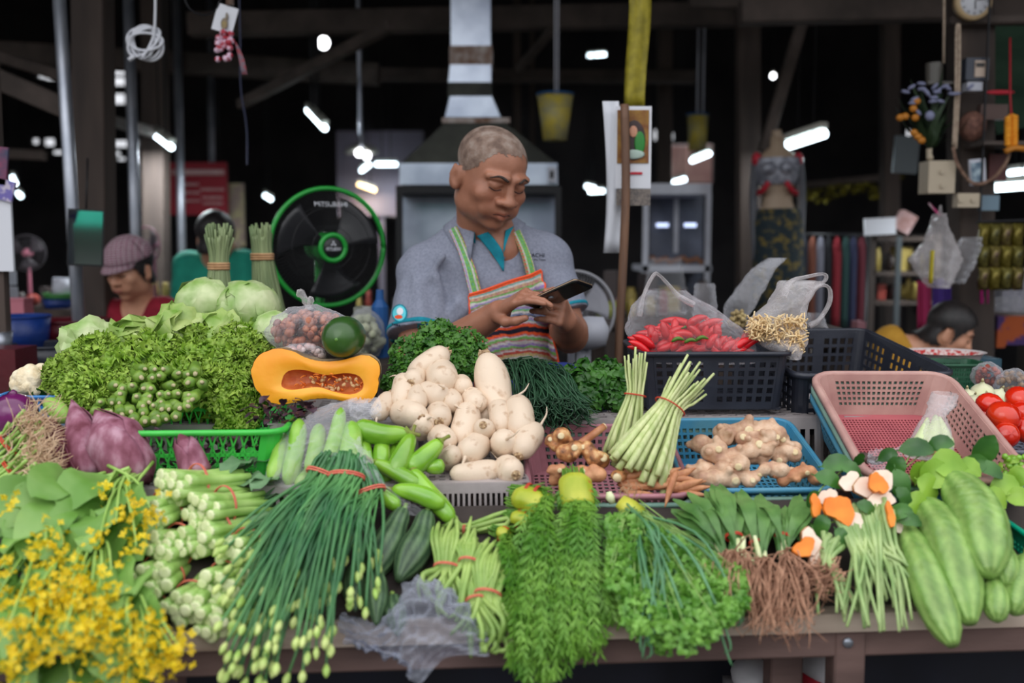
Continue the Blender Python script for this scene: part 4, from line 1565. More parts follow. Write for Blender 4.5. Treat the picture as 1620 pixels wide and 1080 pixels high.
LEAFG = mat('mid_leaf', (34, 84, 22), (74, 128, 44), 30, 0.42, transl=0.2, rand=0.08)
PURPLE = mat('banana_blossom', (108, 54, 68), (188, 146, 162), 30, 0.7, 0.5, 90, stretch=(1, 1, 0.5), c3=(146, 92, 110), spec=0.25, detail=6)
PURPLE2 = mat('banana_blossom_red', (96, 28, 50), (130, 52, 70), 14, 0.45, 0.2, 60)
ONION = mat('purple_skin', (84, 16, 70), (120, 40, 104), 18, 0.2, coat=0.3)
CAULI = mat('cauliflower_curd', (222, 200, 160), (240, 226, 196), 60, 0.7, 0.6, 160)
PUMPF = mat('pumpkin_flesh', (246, 152, 12), (252, 174, 34), 10, 0.45, 0.15, 60, sss=0.05, attr='tone')
PUMPS = mat('pumpkin_skin', (120, 96, 66), (170, 150, 120), 24, 0.7, 0.5, 60)
PUMPC = mat('pumpkin_cavity', (196, 92, 44), (226, 134, 76), 40, 0.4, 0.6, 90)
PULP = mat('pumpkin_pulp', (222, 96, 14), (240, 140, 50), 60, 0.35)
SEED = mat('pumpkin_seed', (226, 196, 150), (200, 150, 96), 80, 0.45)
PAPAYA = mat('green_papaya', (34, 68, 24), (58, 96, 38), 12, 0.3, 0.1, 60, coat=0.15)
BASIL = mat('purple_basil', (44, 26, 38), (76, 48, 62), 30, 0.45, transl=0.08)
CLEAR = mat_clear('clear_bag', alpha=0.07, milk=(225, 225, 232))
MILKY = mat_clear('milky_bag', alpha=0.20, milk=(228, 222, 224))
GREYBAG = mat_clear('grey_bag', tint=(222, 224, 232), alpha=0.16, rough=.08, milk=(196, 200, 216), bscale=20, bump=1.0)
SHALLOT = mat('dried_shallot', (120, 56, 40), (190, 120, 90), 60, 0.5, rand=0.2)
BAND = mat('rubber_band', (222, 120, 96), (206, 96, 80), 60, 0.5)
REDBAND = mat('red_rubber_band', (204, 66, 42), (190, 52, 36), 60, 0.5)
GINGER = mat('ginger_skin', (176, 134, 110), (222, 190, 162), 40, 0.6, 0.5, 120, c3=(204, 166, 136), rand=0.06)
GINGCUT = mat('ginger_cut', (232, 214, 176), (220, 196, 150), 60, 0.6)
GALANG = mat('galangal_skin', (112, 70, 44), (216, 172, 118), 70, 0.5, 0.4, 90, c3=(186, 124, 76))
FINGR = mat('fingerroot_skin', (166, 102, 66), (212, 154, 112), 40, 0.55, 0.4, 110, rand=0.08)
LGRASS = mat('lemongrass', (176, 192, 122), (206, 212, 156), 20, 0.5, stretch=(6, 6, 0.6), rand=0.1)
LGBASE = mat('lemongrass_base', (196, 150, 140), (220, 190, 170), 20, 0.5)
CHILI = mat('red_chilli', (214, 22, 34), (232, 40, 44), 14, 0.25, coat=0.2, rand=0.1)
CHILIST = mat('chilli_stem', (86, 120, 40), None, 20, 0.5)
NOODLE = mat('pale_sprouts', (226, 190, 134), (240, 216, 172), 40, 0.5)
TOMATO = mat('tomato_skin', (206, 26, 12), (222, 58, 20), 8, 0.18, coat=0.4, rand=0.08)
WHONION = mat('white_onion', (226, 222, 190), (214, 216, 170), 20, 0.3)
def axis_rot(d, roll=0.0):
 """Rotation taking local +Z to direction d."""
 q = Vector(tuple(d)).normalized().to_track_quat('Z', 'Y')
 return q @ Quaternion((0, 0, 1), roll)
def set_pose(o, loc, d, roll=0.0, sc=1.0):
 o.rotation_mode = 'QUATERNION'
 o.rotation_quaternion = axis_rot(d, roll)
 o.location = loc
 o.scale = (sc, sc, sc) if not isinstance(sc, tuple) else sc
 return o
# ---- white radishes: local +Z points to the tip (root) end, unit half-length profile
def radish_proto(L, R, bend, tail, seed):
 r = random.Random(seed)
 t = thing('white_radish', None, 'radish')
 n = 16
 s = np.linspace(0, 1, n)
 P = np.stack([bend * np.sin(s * PI), 0.2 * bend * np.sin(s * 2 * PI), (s - 0.5) * L], -1)
 prof = np.sqrt(np.clip(1 - np.abs(2 * s - 1) ** 3.2, 0, 1)) * (1 - 0.12 * s)
 prof[0] = 0.28
 prof[-1] = 0.16
 prof *= 1 + 0.03 * np.sin(s * 9 + seed)
 a = np.arange(14)
 shape = 1 + 0.03 * np.sin(a[None, :] * 2 * PI / 14 * 2 + seed + s[:, None] * 3)
 MB().tube(P, prof * R, 14, shape=shape).build('body', RADISH, t)
 # crown with cut leaf bases
 c = MB()
 c.tube([P[0] + (0, 0, 0.003), P[0] - (0, 0, 0.002), P[0] - (0, 0, 0.0025)], [R * 0.36, R * 0.34, R * 0.18], 10)
 for k in range(3):
  a_ = k * 2.1 + seed
  c.tube([P[0] + np.array([R * 0.2 * math.cos(a_), R * 0.2 * math.sin(a_), 0]), P[0] + np.array([R * 0.24 * math.cos(a_), R * 0.24 * math.sin(a_), -0.006])], [R * 0.1, R * 0.06], 6)
 c.build('crown_scar', SCAR, t)
 if tail:
  q = catmull([P[-1] - (0, 0, 0.004), P[-1] + (0.002, 0.003, 0.008), P[-1] + (0.006, 0.004 + 0.01 * r.random(), 0.02), P[-1] + (0.015 * r.random(), 0.018, 0.03)], 10)
  MB().tube(q, np.linspace(R * 0.14, 0.0006, 10), 6).build('root_tail', RADISH, t)
 return t
RP = [radish_proto(0.072, 0.0265, 0.002, 1, 1), radish_proto(0.088, 0.0245, 0.005, 1, 2), radish_proto(0.075, 0.0245, 0.002, 0, 3), radish_proto(0.108, 0.0265, 0.008, 0, 4)]
RT = [tree_of(p) for p in RP]
RUSED = [False] * 4
def inst(protos, trees, used, k):
 if not used[k]:
  used[k] = True
  return protos[k]
 return copy_tree(protos[k], trees[k])
def toward(px, py, Y):
 """Unit vector from the point towards the camera."""
 return (CAM - at(px, py, Y)).normalized()
# centre px, py, radius px, kind, image direction of tip (dx, dy in px, y down) and how much it faces the camera (+tip / -crown)
RADS = [(676, 576, 19, 1, (-1, 0.6), 0.1), (697, 599, 25, 0, (0.1, 0.3), 1.0), (655, 601, 18, 0, (0.3, -0.3), -1.2), (732, 610, 15, 0, (0.2, 0.5), 1.0), (779, 613, 27, 3, (0.25, 1), 0.25),
  (633, 621, 18, 1, (-0.2, 1), 0.5), (660, 633, 17, 1, (0.2, -0.8), -1.0), (683, 628, 21, 0, (-1, -0.3), -0.3), (606, 643, 16, 1, (-0.6, 1), 0.5), (714, 635, 17, 0, (0.2, 0.3), 1.1),
  (749, 636, 18, 0, (0.3, 0.5), 1.0), (644, 660, 21, 1, (-1, -0.2), -0.6), (692, 659, 20, 0, (-0.1, -0.5), -1.2), (668, 676, 18, 0, (0.4, -0.7), 0.6), (733, 672, 22, 1, (-0.2, 1), 0.5),
  (789, 662, 18, 1, (0.1, 1), 0.6), (820, 664, 23, 1, (-0.1, -1), -0.5), (764, 683, 17, 2, (0, 0.6), -1.2), (748, 711, 23, 0, (-0.4, 0.4), 0.7), (795, 703, 22, 0, (0.1, -0.1), 1.6),
  (838, 700, 21, 1, (0.7, -1), -0.5), (700, 697, 20, 0, (0.5, 0.4), 0.8), (713, 726, 17, 2, (0.4, -0.6), 0.8), (754, 746, 20, 3, (-1, 0.1), 0.2), (806, 744, 21, 0, (-0.5, -0.5), -0.9),
  (722, 652, 16, 0, (0.2, 0.6), 0.3), (770, 655, 15, 0, (-0.3, 1), 0.5)]
its = []
for i, (px, py, rp, k, d2, fc) in enumerate(RADS):
 Y = 1.615 + (760 - py) / 190 * 0.235
 if i >= 25:
  Y += 0.035
 c = at(px, py, Y) + Vector((0, 0.012, 0))
 d = Vector((d2[0], 0, -d2[1])).normalized() + toward(px, py, Y) * fc * 2.4
 o = inst(RP, RT, RUSED, k)
 R0 = [0.0265, 0.0245, 0.0245, 0.0265][k]
 set_pose(o, c, d, i * 1.3, rp * Y / FPX / R0 * 1.12)
 o['group'] = 'white radishes heaped in the middle'
 its.append((o, px, py))
row_labels(its, 'white radish, {pos} of the radish heap', 21)
# ---- long green eggplants
def egg_proto(L, R, bend, seed):
 t = thing('green_eggplant', None, 'eggplant')
 n = 18
 s = np.linspace(0, 1, n)
 P = np.stack([bend * np.sin(s * PI), 0 * s, (s - 0.5) * L], -1)
 prof = np.interp(s, [0, .04, .15, .4, .7, .88, .97, 1], [0.25, .5, .72, .9, 1.0, .85, .5, .12])
 MB().tube(P, prof * R, 14).build('body', EGGP, t)
 c = MB()
 ca = np.interp(np.linspace(0, 1, 6), [0, .5, 1], [0.2, .42, .56])
 c.tube(P[0] + np.stack([0 * ca, 0 * ca, np.linspace(-0.003, L * 0.05, 6)], -1), ca * R * 0.95, 10, cap=False)
 c.tube([P[0] + (0, 0, 0.002), P[0] + (0.001, 0.001, -0.008), P[0] + (0.003, 0.002, -0.018)], [R * 0.28, R * 0.16, R * 0.18], 8)
 c.build('stem_cap', EGGCAP, t)
 return t
EP = [egg_proto(0.085, 0.019, 0.004, 1), egg_proto(0.078, 0.018, 0.010, 2)]
ET = [tree_of(p) for p in EP]
EU = [False, False]
# from (stem end) px to (tip) px, radius px, depth shift
EGGS = [(640, 683, 566, 672, 19, 0.000, 1), (650, 692, 623, 752, 17, 0.0, 0), (607, 690, 605, 742, 15, 0.02, 0), (577, 690, 582, 745, 14, 0.015, 0), (694, 700, 646, 742, 18, 0.005, 0),
  (675, 738, 700, 736, 13, 0.02, 0), (594, 732, 662, 768, 14, -0.005, 0), (645, 742, 640, 770, 12, 0.03, 0), (626, 776, 699, 800, 16, -0.015, 1), (655, 745, 716, 820, 16, 0.0, 0),
  (596, 772, 630, 800, 13, -0.02, 0), (628, 700, 606, 760, 13, 0.03, 0)]
its = []
for i, (x0, y0, x1, y1, rp, dY, k) in enumerate(EGGS):
 Ya, Yb = [1.575 + (770 - v) / 100 * 0.085 + dY for v in (y0, y1)]
 a, b_ = at(x0, y0, Ya), at(x1, y1, Yb)
 o = inst(EP, ET, EU, k)
 R = rp * Ya / FPX
 L = (b_ - a).length + R * 0.6
 base = [(0.019, 0.085), (0.018, 0.078)][k]
 set_pose(o, (a + b_) / 2, b_ - a, {0: -0.9, 8: 2.0}.get(i, i * 1.1), (R / base[0], R / base[0], L / base[1]))
 o['group'] = 'long green eggplants in front of the radishes'
 its.append((o, (x0 + x1) / 2, (y0 + y1) / 2))
row_labels(its, 'glossy green eggplant, {pos} of the eggplants', 18)
# pale cucumbers in the clear bag
CUKE = mat('pale_cucumber', (128, 178, 62), (172, 206, 104), 20, 0.35, rand=0.08)
CB = [(449, 686, 428, 760, 13), (474, 664, 455, 768, 15), (505, 672, 490, 752, 14), (540, 646, 514, 742, 12), (556, 668, 547, 750, 18), (492, 742, 470, 770, 13)]
its = []
for i, (x0, y0, x1, y1, rp) in enumerate(CB):
 Ya, Yb = 1.67 - 0.004 * i, 1.59
 a, b_ = at(x0, y0, Ya), at(x1, y1, Yb)
 s = np.linspace(0, 1, 14)
 m_ = (a + b_) / 2 + Vector((0.004, -0.004, 0.004))
 P = catmull([a, m_, b_], 14)
 mb = MB().tube(P, rp * 1.62 / FPX * np.interp(s, [0, .05, .2, .8, .95, 1], [.3, .65, .95, 1, .65, .25]), 12, shape=1 + 0.03 * np.cos(np.arange(12) * 4 * PI / 3)[None, :] * np.ones((14, 1)))
 o = mb.build('pale_cucumber', CUKE, base=True)
 tag(o, None, 'cucumber', 'pale cucumbers in the clear bag')
 its.append((o, x0, 700))
row_labels(its, 'pale green cucumber in the clear bag, {pos} in the bag', 10)
def film(name, label, ctrl, m, nu=26, nv=26, amp=0.006, seed=0, cat='plastic bag', fr=5.0, parent=None):
 """Crumpled sheet through a grid of control points [(px, py, Y)...] rows."""
 C = np.array([[AT(*p) for p in row] for row in ctrl])
 rows = np.array([catmull(r, nu) for r in C])
 G = np.array([catmull(rows[:, j], nv) for j in range(nu)]).transpose(1, 0, 2)
 r = np.random.RandomState(seed)
 U, V = np.meshgrid(np.linspace(0, 1, nu), np.linspace(0, 1, nv))
 D = np.zeros((nv, nu))
 for k in range(9):
  a, ph = r.uniform(0, PI), r.uniform(0, 6)
  f = fr * r.uniform(0.6, 3.2)
  D += np.abs(np.sin((U * math.cos(a) + V * math.sin(a)) * f * PI + ph + 1.2 * np.sin(V * 5 + k))) * r.uniform(0.3, 1.0)
 D = (D - D.mean()) * amp
 n = np.cross(np.gradient(G, axis=1), np.gradient(G, axis=0))
 n /= np.linalg.norm(n, axis=2)[..., None] + 1e-9
 G = G + n * D[..., None]
 o = MB().grid(G).build(name, m, parent, base=parent is None)
 if parent is None:
  tag(o, label, cat)
 return o
film('clear_bag', 'clear plastic bag lying open over pale cucumbers beside eggplants',
  [[(470, 664, 1.70), (520, 640, 1.71), (575, 632, 1.72), (600, 650, 1.70)], [(440, 690, 1.655), (490, 668, 1.645), (540, 650, 1.645), (572, 672, 1.66)], [(425, 730, 1.61), (480, 712, 1.595), (530, 700, 1.59), (572, 705, 1.60)],
  [(416, 765, 1.585), (470, 772, 1.565), (540, 756, 1.55), (590, 752, 1.555)]], CLEAR, amp=0.0022, seed=3)
film('clear_bag', 'torn clear plastic film lying under the green eggplants', [[(560, 700, 1.59), (585, 715, 1.585)], [(575, 742, 1.55), (606, 760, 1.545)], [(600, 775, 1.535), (640, 790, 1.53)], [(640, 815, 1.52), (690, 815, 1.525)]], CLEAR, amp=0.0025, seed=5, nu=14)
film('clear_bag', 'crumpled clear plastic knot between pumpkin and radishes', [[(550, 632, 1.76), (600, 628, 1.76)], [(552, 648, 1.72), (604, 645, 1.72)], [(556, 664, 1.70), (602, 662, 1.70)]], CLEAR, nu=18, nv=18, amp=0.005, seed=8, fr=9)
# ---- okra heaped behind the green basket
def okra_proto(seed):
 t = thing('okra_pod', None, 'okra')
 n = 10
 s = np.linspace(0, 1, n)
 P = np.stack([0.004 * np.sin(s * PI), 0 * s, -0.07 * (1 - s)], -1)
 sh = 1 + 0.07 * np.cos(np.arange(10) * PI)[None, :] * np.ones((n, 1))
 MB().tube(P, 0.0098 * np.interp(s, [0, .3, .8, .94, 1], [.12, .65, 1, 1.08, .80]), 10, shape=sh).build('pod', OKRAM, t)
 MB().tube([(0, 0, -0.003), (0, 0, 0.002), (0, 0, 0.0075), (0, 0, 0.008)], [0.0045, 0.0036, 0.0032, 0.0012], 8).build('cut_stem', OKRATIP, t)
 return t
OP = [okra_proto(1)]
OT = [tree_of(OP[0])]
OU = [False]
r = random.Random(5)
OK_ = []
for (py, x0, x1, n) in [(582, 228, 258, 3), (597, 226, 250, 3), (592, 282, 312, 3), (607, 275, 318, 3), (612, 182, 240, 5), (622, 190, 200, 1), (625, 218, 300, 6), (630, 308, 320, 1), (637, 160, 190, 3), (645, 225, 300, 6),
      (650, 154, 176, 2), (652, 190, 226, 3), (657, 250, 276, 2), (664, 196, 262, 5), (638, 236, 300, 4)]:
 for k in range(n):
  OK_.append((x0 + (x1 - x0) * (k / max(1, n - 1)) + r.uniform(-3, 3), py + r.uniform(-3, 3)))
its = []
for i, (px, py) in enumerate(OK_):
 Y = 1.70 + (665 - py) / 85 * 0.11
 o = inst(OP, OT, OU, 0)
 d = toward(px, py, Y) + Vector((r.uniform(-.35, .35), 0, r.uniform(-.35, .3)))
 set_pose(o, at(px, py, Y), d, r.uniform(0, 6), r.uniform(0.85, 1.15))
 o['group'] = 'okra pods heaped behind the green basket'
 its.append((o, px, py))
for o, _, _ in its:
 o['label'] = 'green okra pod, cut stem facing out, in the heap behind the green basket'
# ---- frilly lettuces
def lettuce_mb(R, nleaf, seed):
 r = random.Random(seed)
 b = MB()
 for i in range(nleaf):
  lay = i / nleaf
  az = i * 2.39996 + r.uniform(-.3, .3)
  el = 0.15 + 1.25 * lay
  dr = np.array([math.cos(az) * math.cos(el), math.sin(az) * math.cos(el), math.sin(el)])
  L = R * (1.0 - 0.25 * lay) * r.uniform(.85, 1.1)
  tip = dr * L
  up = np.array([0, 0, 1.0])
  mid = dr * L * 0.55 + up * R * 0.18
  tip2 = tip + up * R * (-0.10 + 0.3 * r.random()) + dr * R * 0.05
  nn = 17
  P = catmull([dr * L * 0.06, mid, tip, tip2], nn)
  W = R * np.interp(np.linspace(0, 1, nn), [0, .2, .55, .85, 1], [.10, .26, .50, .46, .22])
  T, S, U = frames(P, (0.01, 0.02, 1))
  k = 23
  u = np.linspace(-1, 1, k)
  s = np.linspace(0, 1, nn)[:, None]
  edge = np.clip(np.maximum(np.abs(u)[None, :], (s - 0.45) / 0.55), 0, 1) ** 1.6
  rn = np.random.RandomState(seed * 100 + i)
  h = R * 0.075 * edge * (np.sin(s * 29 + u[None, :] * 9 + rn.uniform(0, 6)) + np.sin(s * 13 - u[None, :] * 23 + rn.uniform(0, 6)))
  h += R * 0.045 * rn.normal(size=(nn, k)) * edge + 0.10 * R * np.abs(u)[None, :]
  wob = 1 + 0.10 * rn.normal(size=(nn, k)) * edge
  G = P[:, None, :] + S[:, None, :] * (u[None, :] * W[:, None] * wob)[..., None] + U[:, None, :] * h[..., None]
  b.grid(G)
 return b
LP = []
for i in range(4):
 o = lettuce_mb(0.085, 34, 20 + i).build('frilly_lettuce', LETT)
 tag(o, None, 'lettuce', 'frilly green lettuces')
 LP.append(o)
LUSED = [False] * 4
LTS = [(118, 605, 1.86, 48), (158, 582, 1.90, 48), (140, 626, 1.82, 44), (208, 575, 1.94, 48), (195, 605, 1.88, 50), (262, 572, 1.94, 50), (255, 600, 1.90, 52), (318, 560, 1.96, 50), (330, 595, 1.91, 52), (372, 560, 1.96, 48),
  (378, 590, 1.90, 52), (350, 620, 1.87, 50), (300, 615, 1.88, 45), (392, 625, 1.86, 44), (195, 630, 1.83, 40), (412, 562, 1.96, 40), (375, 650, 1.83, 40), (430, 600, 1.96, 38), (178, 560, 1.95, 36), (248, 556, 1.96, 36), (315, 552, 1.97, 34), (390, 548, 1.98, 34)]
its = []
for i, (px, py, Y, rp) in enumerate(LTS):
 k = i % 4
 if not LUSED[k]:
  o, LUSED[k] = LP[k], True
 else:
  o = LP[k].copy()
  COL.objects.link(o)
 d = toward(px, py, Y) * 0.8 + Vector((r.uniform(-.4, .4), 0, r.uniform(.0, .6)))
 set_pose(o, at(px, py, Y + 0.03), d, r.uniform(0, 6), rp * Y / FPX / 0.085 * 1.12)
 its.append((o, px, py))
row_labels(its, 'frilly bright green lettuce, {pos} of the lettuce bank', 24)
ICE2 = mat('green_leaf_head', (124, 166, 60), (196, 210, 136), 18, 0.4, 0.3, 30, transl=0.15, rand=0.05)
def iceberg(px, py, Y, rp, label, seed, m=ICE, face=(0.2, -1, 0.5), op=1.0):
 R = rp * Y / FPX
 rr = np.random.RandomState(seed)
 t = thing('iceberg_lettuce', label, 'lettuce', AT(px, py, Y), 'pale iceberg lettuces on the bank')
 c = AT(px, py, Y)
 MB().blob(c, (R, R * 0.95, R * 0.88), 22, 14, bump=lambda V: 1 + 0.03 * np.sin(V[..., 0] * 7 + seed) * np.sin(V[..., 2] * 6)).build('heart', m, t)
 for i in range(9):
  d = nrm(rr.normal(size=3) + np.array(face) * 0.7)
  s1 = nrm(np.cross(d, rr.normal(size=3)))
  s2 = np.cross(d, s1)
  n, k = 13, 19
  th = np.linspace(0.0, rr.uniform(0.9, 1.25), n)
  ph = np.linspace(0, 2 * PI, k)
  TH, PH = np.meshgrid(th, ph, indexing='ij')
  e = (TH / th[-1])
  lim = 1 + 0.12 * np.sin(PH * 3 + i) + 0.05 * np.sin(PH * 7)
  TH = TH * lim
  rad = R * (1.02 + 0.012 * i + (0.05 + .25 * (op - 1)) * e ** 3 + 0.05 * op * op * e ** 2 * np.sin(PH * 5 + i * 2) + 0.03 * op * e ** 2 * np.sin(PH * 11 + i) + 0.02 * np.cos(PH * 8) * e * (1 - e) * 4)
  G = c + (d * np.cos(TH)[..., None] + s1 * (np.sin(TH) * np.cos(PH))[..., None] + s2 * (np.sin(TH) * np.sin(PH))[..., None]) * rad[..., None] * np.array([1, .95, .9])
  MB().grid(G).build('outer_leaf', m, t)
 return t
iceberg(322, 480, 2.08, 40, 'pale iceberg lettuce at the top of the bank, left of its pair', 1)
iceberg(392, 488, 2.06, 46, 'large iceberg lettuce at the top of the bank below the fan', 2)
iceberg(142, 545, 1.97, 38, 'whitish iceberg lettuce at the left end of the lettuce bank', 3, face=(-.5, -1, .2), op=1.6)
iceberg(282, 532, 2.0, 40, 'iceberg lettuce with dark gap, below the woman in red', 4, ICE2, op=2.0)
iceberg(212, 545, 1.99, 36, 'flattened pale lettuce between the whitish one and the dark gap one', 6, ICE2, op=2.0)
iceberg(352, 534, 2.0, 34, 'pale lettuce just below the pair at the top of the bank', 7, ICE2, op=2.0)
iceberg(436, 524, 2.0, 32, 'small iceberg lettuce behind the bag of dried shallots', 5)
# ---- cauliflower
c = at(56, 606, 1.90)
sd = SDF(c - Vector((.07, .07, .06)), c + Vector((.07, .07, .06)), 0.0022)
rr = np.random.RandomState(4)
for i in range(70):
 d = rr.normal(size=3)
 d[1] = -abs(d[1])
 d = nrm(d)
 sd.ell(A3(c) + d * np.array([.036, .034, .030]), rr.uniform(.008, .013), 0.002)
sd.ell(c, (.036, .034, .03), 0.003)
V, Q = sd.mesh()
t = thing('cauliflower', 'cream cauliflower at the left edge before the dark tubs', 'cauliflower', tuple(c))
MB().add(V, Q).build('curd', CAULI, t)
b = MB()
for i in range(5):
 a = i * 1.3
 q = A3(c) + np.array([.03 * math.cos(a), .025 * math.sin(a), -.038])
 b.leaf(catmull([q, q + (0.012 * math.cos(a), .012 * math.sin(a), .01), q + (.018 * math.cos(a), .02 * math.sin(a), .034)], 8), 0.02 * np.array([.4, .8, 1, 1, .95, .8, .5, .1]), ruffle=.002)
b.build('leaves', LEAFG, t)
MB().blob(at(28, 628, 1.9), (.05, .03, .012), 10, 6)
# ---- purple onion, banana blossoms, gourd
t = thing('purple_onion', 'large glossy purple onion at the left edge above the root bunch', 'onion', AT(22, 655, 1.70))
MB().blob(at(22, 655, 1.72), (.041, .04, .037), 20, 14).build('bulb', ONION, t)
MB().tube([at(22, 655, 1.72) + Vector((0, 0, .034)), at(22, 655, 1.72) + Vector((.003, 0, .042))], [.010, .004], 10).build('neck', ONION, t)
def blossom(tip, base, rp, Y0, Y1, label, m=PURPLE, seed=0, fat=0.55):
 a, e = at(*tip, Y0), at(*base, Y1)
 R = rp * Y1 / FPX
 t = thing('banana_blossom', label, 'banana blossom', tuple(e), 'purple banana blossoms')
 n = 18
 s = np.linspace(0, 1, n)
 prof = np.interp(s, [0, .1, .3, fat, .85, 1], [.03, .28, .7, 1.0, .86, .45])
 P = catmull([a, (a + e) / 2 + Vector((.003, -.004, .003)), e], n)
 sh = 1 + 0.05 * np.cos(np.arange(18) * 2 * PI / 18 * 3 + seed)[None, :] * np.ones((n, 1))
 MB().tube(P, prof * R, 18, shape=sh).build('bud', m, t)
 T, S, U = frames(P)
 for k in range(3):
  a0 = seed + k * 2.1
  th = np.linspace(-1.15, 1.15, 11) + a0
  i0 = [0, 2, 4][k]
  G = []
  for i in range(i0, n):
   f = (i - i0) / (n - 1 - i0)
   wid = np.sin(min(1, f * 1.5) * PI / 2)
   off = R * (0.035 + 0.025 * k + 0.02 * (1 - f))
   tt = a0 + (th - a0) * wid
   G.append([P[i] + (S[i] * math.cos(q) + U[i] * math.sin(q)) * (prof[i] * R + off) for q in tt])
  add_mod(MB().grid(np.array(G)).build('bract', m, t), 'SOLIDIFY', thickness=0.0015)
 return t
blossom((114, 632), (146, 752), 27, 1.66, 1.58, 'banana blossom with pointed grey purple tip beside the onion', seed=1)
blossom((150, 648), (222, 764), 43, 1.64, 1.575, 'largest banana blossom, leaning on the green basket', seed=2.5, fat=0.42)
blossom((54, 655), (108, 752), 30, 1.70, 1.60, 'reddish banana blossom half behind the root bunch', PURPLE2, seed=0.3)
blossom((283, 684), (312, 756), 23, 1.60, 1.57, 'small banana blossom in front of the green basket', seed=4, fat=0.9)
o = MB().tube(catmull([at(74, 634, 1.74), at(92, 650, 1.72), at(106, 668, 1.72)], 12), 16 * 1.7 / FPX * np.interp(np.linspace(0, 1, 12), [0, .1, .5, .9, 1], [.3, .7, 1, .7, .2]), 12).build('small_gourd', CUKE, base=True)
tag(o, 'small green gourd between purple onion and banana blossom', 'gourd')
# ---- half pumpkin, cut face to the street
pc = at(498, 592, 1.80)
t = thing('pumpkin_half', 'half an orange pumpkin, cut face and seeds showing', 'pumpkin', tuple(pc))
outl = [(397, 592), (402, 570), (420, 556), (440, 552), (462, 556), (478, 564), (497, 570), (520, 572), (545, 569), (560, 563), (575, 562), (592, 567), (600, 578), (599, 605), (593, 628), (575, 637), (545, 633), (515, 629), (490, 631), (465, 636), (440, 638), (420, 630), (405, 612)]
PT = np.array([AT(x, y, 1.80) for x, y in outl])
n_o = 200
PL = catmull(list(PT) + [PT[0]], n_o + 1)[:-1]
tilt = lambda P, d: P + np.array([0, d, 0]) + np.stack([0 * P[:, 0], (P[:, 2] - pc.z) * 0.16, 0 * P[:, 0]], -1)
cen = A3(pc)
cav = [(448, 594), (458, 586), (480, 585), (500, 590), (520, 593), (545, 590), (565, 593), (575, 604), (572, 617), (555, 623), (530, 619), (505, 612), (480, 614), (460, 616), (446, 610)]
CV = catmull([at(x, y, 1.80) for x, y in cav + cav[:1]], n_o + 1)[:-1]
AN = np.linspace(-PI, PI, 97)[:-1]
def byang(R_, c_):
 a = np.arctan2(R_[:, 2] - c_[2], R_[:, 0] - c_[0])
 r_ = np.hypot(R_[:, 2] - c_[2], R_[:, 0] - c_[0])
 k = np.argsort(a)
 q = np.interp(AN, a[k], r_[k], period=2 * PI)
 return np.stack([c_[0] + q * np.cos(AN), c_[1] + 0 * q, c_[2] + q * np.sin(AN)], -1)
PLs, CVs = byang(PL, cen), byang(CV, AT(505, 603, 1.80))
PLs = cen + (PLs - cen) * (1 + .008 * np.sin(AN * 23) + .006 * np.sin(AN * 41 + 1))[:, None]
b = MB()
b.grid(np.array([tilt(PLs * (1 - f) + CVs * f, -0.004 * math.sin(f * PI)) for f in np.linspace(0, 1, 7)]), closed_u=True,
  col=np.array([np.broadcast_to(np.array([1, 1 + .14 * f ** 2, 1 + 2.6 * f ** 3]), PLs.shape) for f in np.linspace(0, 1, 7)]))
b.build('flesh', PUMPF, t)
b = MB()
rings = []
for f in np.linspace(0, 1, 9):
 sc = math.cos(f * PI / 2) ** 0.55 if f < 1 else 0.02
 rings.append(tilt(cen + (PLs - cen) * 1.01 * max(sc, 0.02), 0.11 * math.sin(f * PI / 2)))
b.grid(np.array(rings), closed_u=True)
b.build('rind', PUMPS, t)
b = MB()
rings = []
for f in np.linspace(0, 1, 8):
 sc = max(0.02, math.cos(f * PI / 2) ** 0.7)
 mcv = CVs.mean(0)
 rings.append(tilt(mcv + (CVs - mcv) * sc, 0.028 * math.sin(f * PI / 2)))
b.grid(np.array(rings), closed_u=True)
b.build('cavity', PUMPC, t)
rr = np.random.RandomState(6)
b = MB()
for i in range(34):
 x0, y0 = rr.uniform(470, 572), rr.uniform(592, 618)
 p = at(x0, y0, 1.802)
 q = p + Vector((rr.uniform(-.012, .012), rr.uniform(-.002, .012), rr.uniform(-.010, .010)))
 b.tube(catmull([p, (p + q) / 2 + Vector((0, -.003, .002)), q], 6), 0.0012, 5)
b.build('pulp', PULP, t)
for i in range(26):
 x0 = 540 + rr.uniform(-52, 30)
 y0 = 606 + rr.uniform(-11, 12)
 s_ = MB().blob((0, 0, 0), (.0042, .0014, .0026), 8, 5, rot=Euler((rr.uniform(-.6, .6), rr.uniform(0, 3), rr.uniform(-.6, .6)))) if i == 0 else None
 if i == 0:
  seed0 = MB().blob(at(x0, y0, 1.803), (.0050, .0018, .0030), 8, 5).build('seed', SEED, t)
  q0 = at(x0, y0, 1.803)
 else:
  o = seed0.copy()
  COL.objects.link(o)
  R_ = Euler((rr.uniform(-.6, .6), rr.uniform(0, 3), rr.uniform(-.6, .6))).to_matrix().to_4x4()
  pl_ = q0 - pc
  o.matrix_local = Matrix.Translation(at(x0, y0, 1.803 + rr.uniform(-.002, .004)) - pc) @ R_ @ Matrix.Translation(-pl_)
